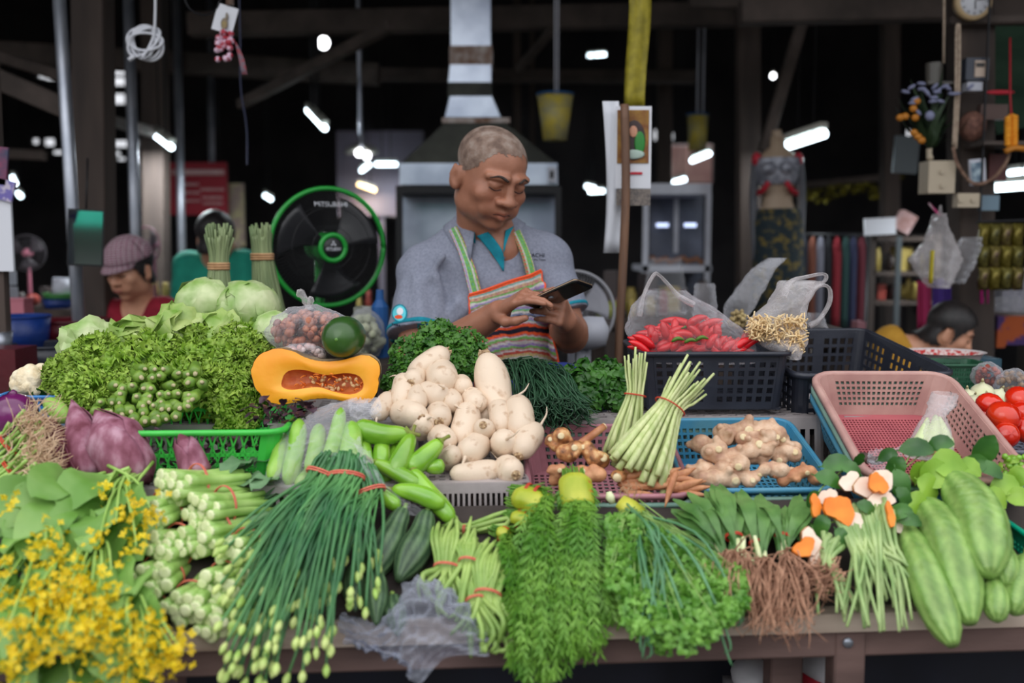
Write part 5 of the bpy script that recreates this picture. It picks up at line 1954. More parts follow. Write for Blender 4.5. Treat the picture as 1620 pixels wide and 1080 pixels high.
# ---- papaya on the pumpkin
p = at(538, 535, 1.80)
t = thing('green_papaya', 'round dark green papaya resting on the cut pumpkin', 'papaya', tuple(p))
n = 16
s = np.linspace(0, 1, n)
P = np.array([tuple(p + Vector((0.006, 0.065, 0.0)) * (f - 0.4)) for f in s * 1.6])
MB().tube(P, 0.0385 * np.sqrt(np.clip(1 - np.abs(2 * s - 1) ** 2.6, 0.001, 1)), 22).build('fruit', PAPAYA, t)
q = Vector(P[0])
MB().tube([q + Vector((0, .004, 0)), q + Vector((0, -.0005, 0))], [.005, .0025], 8).build('blossom_scar', mat('papaya_scar', (96, 140, 60)), t)
def filled_bag(name, label, cat, c, R, fillname, fm, n, fr, seed, bag_m=CLEAR, knot=True, squash=(1, .8, .8), stuffkind=True):
 c = A3(c)
 rr = np.random.RandomState(seed)
 t = thing(name, label, cat, tuple(c))
 b = MB()
 for i in range(n):
  d = nrm(rr.normal(size=3)) * rr.uniform(.3, .9) ** .5
  b.blob(c + d * R * np.array(squash), np.array([fr, fr * .8, fr * .8]) * rr.uniform(.7, 1.2), 8, 6, rot=Euler(tuple(rr.uniform(0, 3, 3))))
 f = b.build(fillname, fm, t)
 f['kind'] = 'stuff'
 b = MB()
 b.blob(c, R * np.array(squash) * 1.12, 30, 20, bump=lambda V: 1 + .04 * np.sin(V[..., 0] * 11 + V[..., 2] * 7) + .03 * np.sin(V[..., 1] * 17 + V[..., 0] * 13) + .10 * np.clip(V[..., 2], 0, 1) ** 6)
 b.build('bag', bag_m, t)
 if knot:
  k = c + np.array([0, 0, R * squash[2] * 1.15])
  b = MB()
  b.tube(catmull([k + (0, 0, -.006), k + (-.003, 0, .006), k + (-.012, 0, .022), k + (-.022, .0, .032)], 10), np.array([.010, .006, .004, .006, .007, .005, .006, .008, .007, .001]), 8, shape=1 + .35 * np.sin(np.arange(8) * 2.3)[None, :] * np.ones((10, 1)))
  b.tube(catmull([k + (0, 0, .002), k + (.004, -.004, .012), k + (.002, -.006, .020)], 8), np.array([.004, .006, .006, .007, .006, .006, .004, .001]), 7)
  b.build('knot', MILKY, t)
 return t
filled_bag('shallot_bag', 'knotted clear bag of dried red shallots behind the pumpkin', 'bag', at(490, 524, 1.90), 0.074, 'shallots', SHALLOT, 210, .0100, 3, squash=(1.0, .7, .56))
filled_bag('garlic_bag', 'small clear bag wedged under the shallot bag on pumpkin', 'bag', at(478, 560, 1.85), 0.034, 'garlic_cloves', mat('garlic_skin', (190, 150, 150), (214, 190, 186), 40, .5), 50, .008, 4, squash=(1.2, .6, .5), knot=False)
# ---- purple basil at the basket's right end
b = MB()
rr = np.random.RandomState(9)
for i in range(170):
 if i < 50:
  p = AT(rr.uniform(405, 500), rr.uniform(640, 668), rr.uniform(1.68, 1.76))
 else:
  p = np.array([gb.location.x + rr.uniform(-.13, .13), gb.location.y + rr.uniform(-.095, -.02), MZ + rr.uniform(.012, .062)])
 d = nrm((rr.uniform(-1, 1), rr.uniform(-1, .3), rr.uniform(-.4, .6)))
 L = rr.uniform(.018, .032)
 b.leaf(catmull([p, p + d * L * .5 + (0, 0, .004), p + d * L], 7), L * .32 * np.array([.1, .6, 1, 1, .8, .5, .05]), fold=.2, ruffle=.001)
for i in range(8):
 p = AT(rr.uniform(410, 500), rr.uniform(652, 668), 1.73)
 b.tube([p, p + (rr.uniform(-.02, .02), -.01, .02)], .0012, 5)
o = b.build('purple_basil', BASIL, base=True)
tag(o, 'bunch of dark purple basil filling the green basket below the pumpkin', 'basil')
# ---- leafy bunches at the back
def leaflet_cloud(b, tips, size, rr, lobes=3):
 """Small lobed leaves (coriander) at the given tips facing roughly up and out."""
 for p, d in tips:
  s1 = nrm(np.cross(d, rr.normal(size=3)))
  s2 = nrm(np.cross(d, s1))
  nn = nrm(d + 0.5 * s2)
  s2 = np.cross(nn, s1)
  R = size * rr.uniform(.7, 1.3)
  m_ = 12
  a = np.linspace(-2.3, 2.3, m_)
  rad = R * (0.62 + 0.38 * np.abs(np.cos(a * 1.95))) * (1 - 0.1 * np.abs(a))
  V = [p] + [p + (s1 * math.sin(q) + s2 * math.cos(q)) * r_ + nn * 0.18 * R * math.sin(q * 3) for q, r_ in zip(a, rad)]
  b.add(V, None, [[0, i, i + 1] for i in range(1, m_)])
def bush(name, label, cat, boxpts, n, size, leaf_m, stem_m, seed, stems=60, out=(0, -.5, .8), base=None):
 """A bunch of lobed leaves filling an outline: boxpts = [(px, py, Y, spread px)...] blobs."""
 rr = np.random.RandomState(seed)
 t = thing(name, label, cat, AT(*boxpts[0][:3]))
 b, st = MB(), MB()
 w = np.array([p[3] ** 2 for p in boxpts], float)
 w /= w.sum()
 tips = []
 base = A3(base) if base is not None else AT(*boxpts[0][:3]) - (0, 0, .06)
 for i in range(n):
  px, py, Y, sp = boxpts[rr.choice(len(boxpts), p=w)]
  c = AT(px, py, Y)
  R = sp * Y / FPX
  d = nrm(rr.normal(size=3))
  if d[1] > 0.3:
   d[1] *= -1
  p = c + d * R * rr.uniform(.55, 1.02)
  tips.append((p, nrm(d + np.array(out) * .8)))
  if i < stems:
   st.tube(catmull([base + rr.normal(size=3) * .008, (base + p) / 2 + (0, 0, .01), p], 6), .0009, 5)
 leaflet_cloud(b, tips, size, rr)
 b.build('leaves', leaf_m, t)
 st.build('stems', stem_m, t)
 return t
bush('coriander_bunch', 'big bushy coriander bunch in front of the man', 'coriander',
  [(690, 545, 2.0, 42), (650, 565, 1.98, 36), (735, 550, 2.0, 36), (700, 530, 2.02, 28), (640, 590, 1.95, 28), (620, 605, 1.94, 20), (740, 575, 1.98, 28), (690, 575, 1.96, 40), (760, 565, 2.0, 18)], 3000, 0.0082, PARS, PARSTEM, 2)
bush('celery_leaf_bunch', 'bunch of glossy green celery leaves left of the black crate', 'celery leaf',
  [(930, 600, 2.02, 34), (970, 610, 2.0, 34), (900, 600, 2.04, 24), (1000, 605, 2.02, 24), (960, 590, 2.04, 26), (930, 630, 1.98, 26), (985, 632, 1.98, 24)], 1100, 0.0135, LEAFG, PARSTEM, 3)
# dark flowering chives lying in a sheaf
t = thing('chive_sheaf', 'sheaf of thin dark green chive leaves right of the radishes', 'chives', AT(850, 620, 1.92))
rr = np.random.RandomState(12)
b = MB()
for i in range(330):
 f = rr.uniform(0, 1)
 p0 = at(800 + rr.uniform(-8, 60), 578 + rr.uniform(-8, 16), 2.03 + rr.uniform(-.03, .03))
 p3 = at(835 + rr.uniform(-20, 95), 628 + rr.uniform(-5, 42), 1.86 + rr.uniform(-.04, .03))
 mid = (p0 + p3) / 2 + Vector((rr.uniform(-.02, .03), rr.uniform(-.02, .02), rr.uniform(.005, .04)))
 b.tube(catmull([p0, mid, p3, p3 + Vector((rr.uniform(-.02, .03), -.02, -rr.uniform(0, .02)))], 8), np.array([.0015] * 6 + [.0012, .0004]), 5)
b.build('leaves', CHIVE, t)
MB().tube(ring(at(806, 588, 2.03), .02, 16, (1, 0.2, -.3)), .0015, 5).build('rubber_band', BAND, t)
NAVYC = mat('navy_cloth', (24, 40, 104), (34, 54, 130), 12, .8)
film('navy_cloth', 'navy blue cloth behind the chive sheaf at the counter back', [[(775, 582, 2.14), (840, 572, 2.15), (930, 578, 2.15), (965, 584, 2.15)], [(775, 600, 2.10), (840, 590, 2.11), (930, 596, 2.11), (960, 600, 2.11)], [(778, 640, 2.08), (840, 640, 2.08), (930, 640, 2.08), (960, 640, 2.08)]], NAVYC, 20, 10, .003, 3, cat='cloth')
# ---- lemongrass bundles
def stalk_bundle(name, label, cat, tie, p_base, p_tip, n, r0, spread_b, spread_t, Y, mats, seed, band=REDBAND, cut=None, tie_r=None):
 """Stalks through a tie point; bases and tips fan out. Points are (px, py, Y)."""
 rr = np.random.RandomState(seed)
 T_ = AT(*tie)
 t = thing(name, label, cat, tuple(T_))
 A, B_ = AT(*p_base), AT(*p_tip)
 ax = nrm(B_ - A)
 s1 = nrm(np.cross(ax, (0, -1, .3)))
 s2 = np.cross(ax, s1)
 tr = tie_r or r0 * math.sqrt(n) * 0.8
 for i in range(n):
  a_, q = i * 2.4, math.sqrt((i + .5) / n)
  o2 = s1 * math.cos(a_) + s2 * math.sin(a_) * .7
  pb = A + o2 * q * spread_b + ax * rr.uniform(-.012, .012)
  pt = B_ + o2 * q * spread_t + ax * rr.uniform(-.03, .02)
  m_ = T_ + o2 * q * tr
  P = catmull([pb, (pb * .5 + m_ * .5) + o2 * .001, m_, (m_ + pt) / 2, pt], 12)
  s = np.linspace(0, 1, 12)
  b = MB()
  b.tube(P, r0 * np.interp(s, [0, .1, .35, .6, 1], [1.25, 1.35, .9, .62, .45]) * rr.uniform(.85, 1.15), 7)
  b.build('stalk', mats, t)
 P = T_ + np.array([s1 * math.cos(a_) * (tr + r0 * 1.3) + s2 * math.sin(a_) * (tr * .75 + r0 * 1.3) for a_ in np.linspace(0, 2 * PI, 25)])
 MB().tube(P, .0014, 6).build('rubber_band', band, t)
 return t
stalk_bundle('lemongrass_bundle', 'upright lemongrass bundle at the back of the pink basket', 'lemongrass', (1005, 625, 1.72), (985, 720, 1.70), (1008, 562, 1.74), 18, .0040, .034, .022, 1.72, LGRASS, 3)
stalk_bundle('lemongrass_bundle', 'leaning lemongrass bundle across the front of the pink basket', 'lemongrass', (1060, 643, 1.69), (1005, 750, 1.635), (1098, 592, 1.72), 36, .0046, .058, .036, 1.7, LGRASS, 5)
# ---- ginger, galangal, fingerroot
def rhizome(c, segs, seed, h=.0028, k=.004):
 """Knobbly root: segs = list of (dx, dz, dy, r) chains from the centre in metres."""
 rr = np.random.RandomState(seed)
 c = A3(c)
 P = np.array([[s[0], s[2], s[1]] for s in segs]) + c
 R = np.array([s[3] for s in segs])
 sd = SDF(P.min(0) - .03, P.max(0) + .03, h)
 for i in range(len(P)):
  sd.ell(P[i], R[i] * np.array([1, .95, .95]) * rr.uniform(.9, 1.1, 3), k)
  if i:
   j = rr.randint(max(0, i - 2), i)
   sd.cone(P[j], P[i], R[j] * .75, R[i] * .75, k)
  if rr.rand() < .75:
   d = nrm(rr.normal(size=3) + np.array([0, -.4, .3]))
   sd.cone(P[i], P[i] + d * R[i] * 1.25, R[i] * .6, R[i] * .42, k)
 return sd.mesh(), P, R
def ginger(label, px, py, Y, nseg, spread, r0, seed, m=GINGER, cuts=3, name='ginger_root', cat='ginger', cut_m=GINGCUT, group='ginger roots in the blue basket'):
 rr = np.random.RandomState(seed)
 c = at(px, py, Y)
 segs = []
 x, z = -spread[0], 0
 for i in range(nseg):
  f = i / max(1, nseg - 1)
  segs.append(((f - .5) * 2 * spread[0] + rr.uniform(-.3, .3) * r0, rr.uniform(-1, 1) * spread[1], rr.uniform(-.5, .5) * r0, r0 * rr.uniform(.75, 1.15)))
 (V, Q), P, R = rhizome(c, segs, seed)
 t = thing(name, label, cat, tuple(c), group)
 MB().add(V, Q).build('root', m, t)
 for i in range(cuts):
  j = rr.randint(0, len(P))
  d = nrm((rr.uniform(-.5, .5), -1, rr.uniform(-.1, .7)))
  # find outermost surface along d
  k_ = np.argmax((V - P[j]) @ d - 2.0 * np.linalg.norm(np.cross(V - P[j], d), axis=1))
  q = V[k_]
  MB().tube([q - d * .004, q + d * .0012, q + d * .0014], [R[j] * .42, R[j] * .40, R[j] * .2], 10).build('cut_end', cut_m, t)
 return t
ginger('large pale ginger root across the top of the ginger heap', 1180, 685, 1.725, 7, (.044, .008), .0185, 1, cuts=4)
ginger('long ginger root laid along the right of the heap', 1215, 715, 1.70, 8, (.048, .014), .0165, 2)
ginger('fat ginger root under the big one, centre of basket', 1165, 722, 1.685, 9, (.046, .018), .018, 3, cuts=2)
ginger('ginger root at the left side of the blue basket', 1125, 705, 1.70, 4, (.020, .018), .016, 4, cuts=1)
ginger('ginger root at the right end of the heap by basket wall', 1245, 700, 1.71, 5, (.014, .024), .013, 5, cuts=1)
ginger('reddish ginger piece at the front left of blue basket', 1130, 758, 1.645, 5, (.028, .008), .015, 6, cuts=1)
ginger('pink ginger piece at the front middle of blue basket', 1180, 752, 1.648, 6, (.030, .012), .011, 7, cuts=2)
ginger('rough brown ginger at the front right corner of blue basket', 1262, 752, 1.655, 7, (.034, .009), .012, 8, FINGR, cuts=1)
ginger('small ginger knob in the right middle of blue basket', 1232, 740, 1.66, 4, (.018, .012), .013, 9, cuts=1)
ginger('pale ginger knuckles in the centre front of blue basket', 1155, 740, 1.66, 5, (.026, .012), .015, 11, cuts=2)
ginger('stubby ginger piece below the big root, right of centre', 1200, 698, 1.70, 5, (.026, .012), .015, 12, cuts=2)
ginger('small ginger knob at the left wall of blue basket', 1112, 735, 1.67, 3, (.012, .014), .014, 10, cuts=0)
GG = 'galangal pieces in the pink basket'
ginger('speckled galangal knob at the back left of pink basket', 886, 690, 1.675, 4, (.012, .016), .013, 21, GALANG, 2, 'galangal_root', 'galangal', GINGCUT, GG)
ginger('galangal knob with cut top in the pink basket', 908, 715, 1.655, 4, (.014, .014), .014, 22, GALANG, 2, 'galangal_root', 'galangal', GINGCUT, GG)
ginger('orange galangal knuckle beside the lemongrass bases', 938, 722, 1.645, 4, (.010, .016), .014, 23, GALANG, 1, 'galangal_root', 'galangal', GINGCUT, GG)
ginger('orange galangal piece at the pink basket front', 930, 752, 1.62, 5, (.016, .012), .012, 24, FINGR, 1, 'galangal_root', 'galangal', GINGCUT, GG)
ginger('pink broken galangal piece at the left wall of pink basket', 880, 745, 1.625, 4, (.008, .022), .010, 25, FINGR, 1, 'galangal_root', 'galangal', GINGCUT, GG)
a, b_ = at(905, 712, 1.65), at(956, 674, 1.68)
t = thing('galangal_cane', 'straight brown galangal stem sticking up from the pink basket', 'galangal', tuple(a))
MB().tube(catmull([a, (a + b_) / 2, b_], 8), np.linspace(.0075, .006, 8), 10).build('stem', FINGR, t)
MB().tube([b_ - (b_ - a) * .01, b_ + (b_ - a) * .02], .0058, 10).build('cut_end', GINGCUT, t)
# fingerroot: a clutch of thin fingers
rr = np.random.RandomState(31)
its = []
for i in range(32):
 x0 = 975 + 100 * rr.rand()
 y0 = 756 + rr.uniform(-16, 20) + (abs(x0 - 1040) * .12)
 a = at(x0, y0, 1.615 + (775 - y0) * .001)
 ang = rr.uniform(-.5, .5)
 if i == 0:
  a, e = at(1070, 745, 1.60), at(1052, 802, 1.565)
 else:
  e = a + Vector((math.cos(ang) * .055, rr.uniform(-.012, .012), math.sin(ang) * .028 + .006))
 P = catmull([a, (a + e) / 2 + Vector((0, 0, rr.uniform(-.003, .004))), e], 10)
 o = MB().tube(P, .0068 * np.interp(np.linspace(0, 1, 10), [0, .15, .6, 1], [.5, 1, .95, .18]) * rr.uniform(.8, 1.2), 9, shape=1 + .06 * np.sin(np.arange(10)[:, None] * 2.1) * np.ones((1, 9))).build('fingerroot', FINGR, base=True)
 tag(o, 'orange brown fingerroot hanging over the pink basket rim' if i == 0 else 'orange brown fingerroot in the pile at the front of the pink basket', 'fingerroot', 'fingerroots in the pink basket')
c = at(980, 755, 1.615)
t = thing('galangal_root', 'small galangal with round white cut end, front of pink basket', 'galangal', tuple(c), GG)
MB().blob(c + Vector((0, .012, 0)), (.014, .016, .010), 12, 8).build('root', GALANG, t)
MB().tube([c + Vector((-.004, 0, 0)), c + Vector((-.004, -.006, 0))], [.0075, .0068], 12).build('cut_end', GINGCUT, t)
# ------------------------------------------------------------------ bags, tomatoes and odds and ends at the right
def carrier_bag(name, label, rows, handles, m, nv=30, nu=26, amp=.004, seed=1, depth=.05, parent=None, fr=4.0):
 """Soft carrier bag: rows = [(left px, right px, v, Y)...] from bottom to top; front and back sheets joined at the sides, with loop handles."""
 t = parent or thing(name, label, 'plastic bag', AT((rows[0][0] + rows[0][1]) / 2, rows[0][2], rows[0][3]))
 R = np.array(rows, float)
 s = np.linspace(0, 1, len(R))
 q = np.linspace(0, 1, nv)
 C = np.stack([np.interp(q, s, R[:, i]) for i in range(4)], -1)
 dep = np.array([r_[4] if len(r_) > 4 else depth for r_ in rows], float)
 dep = np.interp(q, s, dep)
 rr = np.random.RandomState(seed)
 G = []
 for i in range(nv):
  a, b_ = AT(C[i, 0], C[i, 2], C[i, 3]), AT(C[i, 1], C[i, 2], C[i, 3])
  c, h = (a + b_) / 2, (b_ - a) / 2
  ring_ = []
  for k in range(nu):
   an = k / nu * 2 * PI
   ca, sa = math.cos(an), math.sin(an)
   ring_.append(c + h * ca + np.array([0, dep[i] * sa * (abs(sa) ** -.2 if abs(sa) > .05 else 1), 0]))
  G.append(ring_)
 G = np.array(G)
 U, Vv = np.meshgrid(np.arange(nu) / nu * 2 * PI, np.linspace(0, 1, nv))
 D = np.zeros_like(U)
 for k in range(8):
  f1, f2, ph = rr.randint(1, 7), rr.uniform(-1, 1) * fr * 2, rr.uniform(0, 6)
  D += np.abs(np.sin(U * f1 / 2 * 2 + Vv * f2 * PI + ph)) * rr.uniform(.3, 1)
 D = (D - D.mean()) * amp
 cen = G.mean(1, keepdims=True)
 n = G - cen
 n /= np.linalg.norm(n, axis=2)[..., None] + 1e-9
 b = MB().grid(G + n * D[..., None], closed_u=True)
 b.grid(np.array([G[0] * f + G[0].mean(0) * (1 - f) for f in (1, .6, .02)]), closed_u=True)
 b.build('bag', m, t)
 for hnd in handles:
  P = catmull([at(*p[:3]) for p in hnd], 26)
  w = np.interp(np.linspace(0, 1, len(hnd)), np.linspace(0, 1, len(hnd)), [p[3] for p in hnd])
  w = np.interp(np.linspace(0, 1, 26), np.linspace(0, 1, len(hnd)), w)
  sh = 1 + .25 * np.sin(np.arange(9)[None, :] * 2.4 + np.linspace(0, 5, 26)[:, None] * 2)
  hb = MB().tube(P, w * 2.0 / FPX, 9, shape=sh, flat=.5)
  hb.build('handle', MILKY, t)
 return t
# bag of red chillies on the front black crate
t = carrier_bag('chilli_bag', 'clear carrier bag full of red chillies on the black crate',
    [(1022, 1200, 572, 2.02), (998, 1196, 545, 2.02), (988, 1170, 515, 2.02), (996, 1136, 490, 2.02), (1012, 1100, 470, 2.02), (1024, 1082, 458, 2.02)],
    [[(1012, 500, 2.0, 9), (1018, 468, 2.0, 6), (1034, 435, 2.0, 5), (1044, 436, 2.0, 5), (1062, 455, 2.0, 6), (1076, 470, 2.0, 8), (1098, 482, 2.0, 8)]], CLEAR, depth=.055, seed=4, amp=.003)
rr = np.random.RandomState(14)
c0 = t['_o']
seed_ch, pos0 = None, None
for i in range(100):
 px, py = rr.uniform(1022, 1178), rr.uniform(502, 566)
 if py < 505 + abs(px - 1090) * .55:
  py = 566 - rr.uniform(0, 20)
 p = at(px, py, 2.02 + rr.uniform(-.045, .03))
 a = rr.uniform(0, PI)
 L = rr.uniform(.045, .075)
 e = p + Vector((math.cos(a) * L, rr.uniform(-.01, .01), math.sin(a) * L * .5))
 b = MB().tube(catmull([p, (p + e) / 2 + Vector((0, 0, .005)), e], 7), .0088 * np.array([.5, 1, 1, .95, .8, .55, .1]), 7)
 o = b.build('chilli', CHILI, base=True)
 tag(o, 'red chilli inside the clear carrier bag on the black crate', 'chilli', 'red chillies in the carrier bag')
 if i % 6 == 0:
  MB().tube([p, p + (p - e) * .25], [.003, .0016], 6).build('stem', CHILIST, o)
for k, (px, py) in enumerate([(1072, 538), (1092, 540), (1110, 536)]):
 p = at(px, py, 1.965)
 o = MB().tube(catmull([p + Vector((-.012, 0, -.003)), p + Vector((0, -.003, .004)), p + Vector((.014, 0, .0))], 8), .004 * np.array([.3, .9, 1, 1, 1, .9, .6, .2]), 7).build('green_chilli', CHILIST, base=True)
 tag(o, 'green chilli stalk among the red chillies in the bag, ' + ['leftmost', 'middle', 'rightmost'][k] + ' of three', 'chilli', 'green stalks in the chilli bag')
# bag of pale shreds leaning on it
t = carrier_bag('sprout_bag', 'pink tinged carrier bag of pale shredded roots between the two crates',
    [(1240, 1262, 566, 1.99), (1206, 1274, 548, 2.0), (1180, 1274, 525, 2.02), (1186, 1272, 505, 2.03), (1214, 1276, 480, 2.04), (1230, 1292, 455, 2.05), (1236, 1296, 444, 2.06)],
    [[(1240, 470, 2.05, 9), (1250, 446, 2.05, 7), (1275, 438, 2.05, 5), (1303, 433, 2.05, 5), (1306, 443, 2.05, 5), (1290, 456, 2.05, 6), (1276, 472, 2.05, 8)],
     [(1270, 500, 2.03, 9), (1278, 472, 2.03, 6), (1297, 452, 2.03, 5), (1312, 456, 2.03, 5), (1312, 480, 2.03, 6), (1296, 505, 2.03, 8), (1280, 515, 2.03, 8)]], MILKY, depth=.04, seed=9, amp=.0035)
b = MB()
for i in range(620):
 px, py = rr.uniform(1186, 1272), rr.uniform(502, 558)
 if py > 530 + (px - 1185) * .35:
  py -= 22
 p = AT(px, py, 2.0 + rr.uniform(-.035, .03))
 d = nrm(rr.normal(size=3)) * rr.uniform(.006, .013)
 b.tube(catmull([p - d, p + rr.normal(size=3) * .003, p + d], 5), .0016, 5)
b.build('shreds', NOODLE, t)['kind'] = 'stuff'
# soft bags standing further back
for k, (rows, lab, m) in enumerate([
  ([(1098, 1132, 518, 2.5), (1096, 1134, 480, 2.5), (1100, 1130, 448, 2.5)], 'upright clear bag behind the chilli bag', CLEAR),
  ([(1140, 1172, 518, 2.5), (1148, 1196, 480, 2.5), (1190, 1226, 425, 2.55), (1216, 1244, 408, 2.6)], 'long clear plastic bag sticking up behind the crates', CLEAR),
  ([(1280, 1308, 518, 2.5), (1275, 1304, 506, 2.5), (1280, 1300, 495, 2.5)], 'small folded clear bag behind the pale shreds bag', CLEAR),
  ([(1018, 1086, 497, 3.95), (1020, 1084, 450, 3.95), (1030, 1078, 408, 3.95)], 'clear bag lying before the white display cabinet', CLEAR)]):
 carrier_bag("clear_bag", lab, rows, [], m, nv=16, nu=18, depth=.03, seed=30 + k, amp=.003)
t = thing('dried_flower_bunch', 'small bunch of dried flowers behind the chilli bag', 'dried flowers', AT(1168, 505, 2.45))
b = MB()
for i in range(60):
 d = nrm(rr.normal(size=3))
 b.blob(AT(1168, 505, 2.45) + d * rr.uniform(.006, .024), .0055, 6, 4)
b.build('flower_heads', mat('dried_flower', (150, 130, 90), (190, 170, 120), 60, .8), t)
# tomatoes and white onions
def tomato_proto(seed):
 t = thing('tomato', None, 'tomato')
 a = np.random.RandomState(seed)
 MB().blob((0, 0, 0), (.0315, .0315, .0265), 20, 12, bump=lambda V: 1 + .025 * np.cos(5 * np.arctan2(V[..., 1], V[..., 0]) + seed) * np.abs(V[..., 2]) - .16 * np.clip(V[..., 2] - .86, 0, 1)).build('fruit', TOMATO, t)
 MB().blob((0, 0, .0238), (.0042, .0042, .0018), 8, 4).build('stem_scar', OKRATIP, t)
 return t
TP = [tomato_proto(1)]
TT = [tree_of(TP[0])]
TU = [False]
its = []
for px, py, rp, Y, d in [(1588, 658, 27, 1.80, (0.3, -.4, .9)), (1592, 688, 21, 1.765, (0, -1, .35)), (1566, 640, 22, 1.85, (.2, -.3, 1)), (1560, 655, 18, 1.85, (-.4, -.2, 1)), (1562, 672, 18, 1.82, (-.3, -.5, .6)),
       (1566, 692, 17, 1.79, (-.3, -.6, .3)), (1576, 676, 15, 1.80, (-.1, -.5, .5)), (1614, 632, 24, 1.86, (.3, -.3, .8)), (1622, 680, 22, 1.80, (.5, -.5, .4)), (1620, 655, 24, 1.83, (.3, .2, 1)),
       (1645, 690, 22, 1.78, (.3, -.5, .5))]:
 o = inst(TP, TT, TU, 0)
 set_pose(o, at(px, py, Y), d, px, rp * Y / FPX / .0315)
 o['group'] = 'red tomatoes at the right edge'
 its.append((o, px, py))
row_labels(its, 'shiny red tomato, {pos} of the tomato heap', 17)
its = []
ot = None
for px, py, rp, Y in [(1554, 618, 19, 1.98), (1530, 626, 16, 1.96), (1562, 636, 18, 1.93), (1580, 625, 15, 2.0), (1540, 634, 14, 1.92)]:
 if ot is None:
  ot = thing('white_onion', None, 'onion')
  n = 14
  s = np.linspace(0, 1, n)
  MB().tube([(0, 0, (f - .5) * .06) for f in s], .03 * np.array([.2, .55, .78, .92, .99, 1, .98, .92, .8, .6, .4, .22, .14, .1]), 16).build('bulb', WHONION, ot)
  MB().tube([(0, 0, .028), (0, 0, .036)], [.0045, .002], 8).build('neck', OKRATIP, ot)
  tr = tree_of(ot)
  o = ot
 else:
  o = copy_tree(ot, tr)
 set_pose(o, at(px, py, Y), (rr.uniform(-.4, .4), -.4, 1), 0, rp * Y / FPX / .03)
 o['group'] = 'white onions behind the tomatoes'
 its.append((o, px, py))
row_labels(its, 'pale white onion behind the tomatoes, {pos} of the onions', 9)
filled_bag('brown_bag', 'clear bag of dark brown bits behind the tomatoes', 'bag', at(1604, 608, 2.05), .034, 'brown_bits', mat('brown_bits', (90, 60, 30), (150, 110, 60), 60, .6), 50, .007, 41, knot=False)
filled_bag('red_bag', 'small bag of dark red dried pods behind the onions', 'bag', at(1562, 594, 2.10), .030, 'red_pods', mat('red_pods', (120, 36, 20), (160, 60, 30), 60, .5), 50, .007, 42, knot=False)
# bag of pale eggplants in the salmon basket
PALE = mat('pale_eggplant', (196, 214, 150), (226, 232, 190), 14, .35, rand=.05)
bagt = carrier_bag('eggplant_bag', 'gathered clear bag of pale green eggplants in the salmon basket', [(1432, 1508, 722, 1.68), (1440, 1506, 700, 1.69), (1455, 1500, 672, 1.71), (1470, 1490, 655, 1.72), (1472, 1508, 640, 1.73), (1478, 1512, 622, 1.74)], [], MILKY, nv=22, nu=20, depth=.03, seed=51, amp=.003)
its = []
for px0, py0, px1, py1, rp in [(1468, 662, 1445, 722, 13), (1480, 658, 1474, 712, 15), (1486, 660, 1500, 715, 12), (1476, 670, 1460, 730, 12)]:
 a, e = at(px0, py0, 1.715), at(px1, py1, 1.675)
 o = MB().tube(catmull([a, (a + e) / 2 + Vector((0, -.004, 0)), e], 14), rp * 1.7 / FPX * np.interp(np.linspace(0, 1, 14), [0, .3, .7, .92, 1], [.25, .6, 1, .85, .2]), 12).build('pale_eggplant', PALE, base=True)
 tag(o, None, 'eggplant', 'pale eggplants in the gathered bag')
 its.append((o, px1, 700))
row_labels(its, 'pale green eggplant in the gathered bag, {pos} in the bag', 10)
BRN = mat('brown_tuber', (62, 40, 40), (96, 70, 66), 30, .5)
for k, (px, py, rp, Y) in enumerate([(1360, 725, 15, 1.70), (1385, 728, 10, 1.69), (1470, 712, 14, 1.665)]):
 o = MB().blob(at(px, py, Y), np.array([1.5, .9, .7]) * rp * Y / FPX, 14, 9, bump=lambda V: 1 + .06 * np.sin(V[..., 0] * 6 + V[..., 2] * 5)).build('brown_tuber', BRN if k < 2 else FINGR, base=True)
 tag(o, ['dark brown tuber at the lower left of the salmon basket', 'small dark tuber next to the larger one in salmon basket', 'reddish brown root in front of the pale eggplants'][k], 'tuber')
film('plastic_scrap', 'crumpled clear plastic scrap beside the tubers in salmon basket', [[(1375, 712, 1.70), (1425, 706, 1.70)], [(1372, 728, 1.68), (1430, 726, 1.675)], [(1380, 744, 1.66), (1432, 744, 1.65)]], CLEAR, 16, 16, .004, 55, fr=9)
# patterned enamel bowl behind the crate and blue plastics
t = thing('enamel_bowl', 'white enamel bowl with red rim pattern behind the crate corner', 'bowl', AT(1492, 572, 2.5))
c = AT(1492, 575, 2.5)
PR = [(.03, -.03), (.06, -.015), (.085, .012), (.095, .03), (.102, .031), (.090, .026), (.06, -.008), (.0, -.02)]
a = np.linspace(0, 2 * PI, 41)
G = np.array([[c + (r_ * math.cos(q), r_ * math.sin(q) * .9, z) for q in a] for r_, z in PR])
MB().grid(G[:5]).build('bowl', mat('enamel_white', (206, 196, 196), None, 20, .3), t)
MB().grid(G[4:]).build('inside', mat('enamel_red', (190, 60, 60), (220, 200, 196), 90, .3, lo=.45, hi=.55), t)
MB().tube([c + (0, 0, -.11), c + (0, 0, -.03)], [.05, .045], 18).build('foot', mat('enamel_white', (206, 196, 196)), t)
o = MB().box((at(1525, 570, 2.75).x, 2.75, at(1525, 575, 2.75).z - .03), (.15, .12, .10)).box((at(1525, 570, 2.75).x, 2.75, (at(1525, 575, 2.75).z - .08) / 2), (.12, .10, at(1525, 575, 2.75).z - .08)).build('blue_tub', mat('slate_blue', (32, 66, 84), (40, 76, 92), 20, .5), smooth=False, base=True)
tag(o, 'slate blue plastic container beside the bending person', 'container')
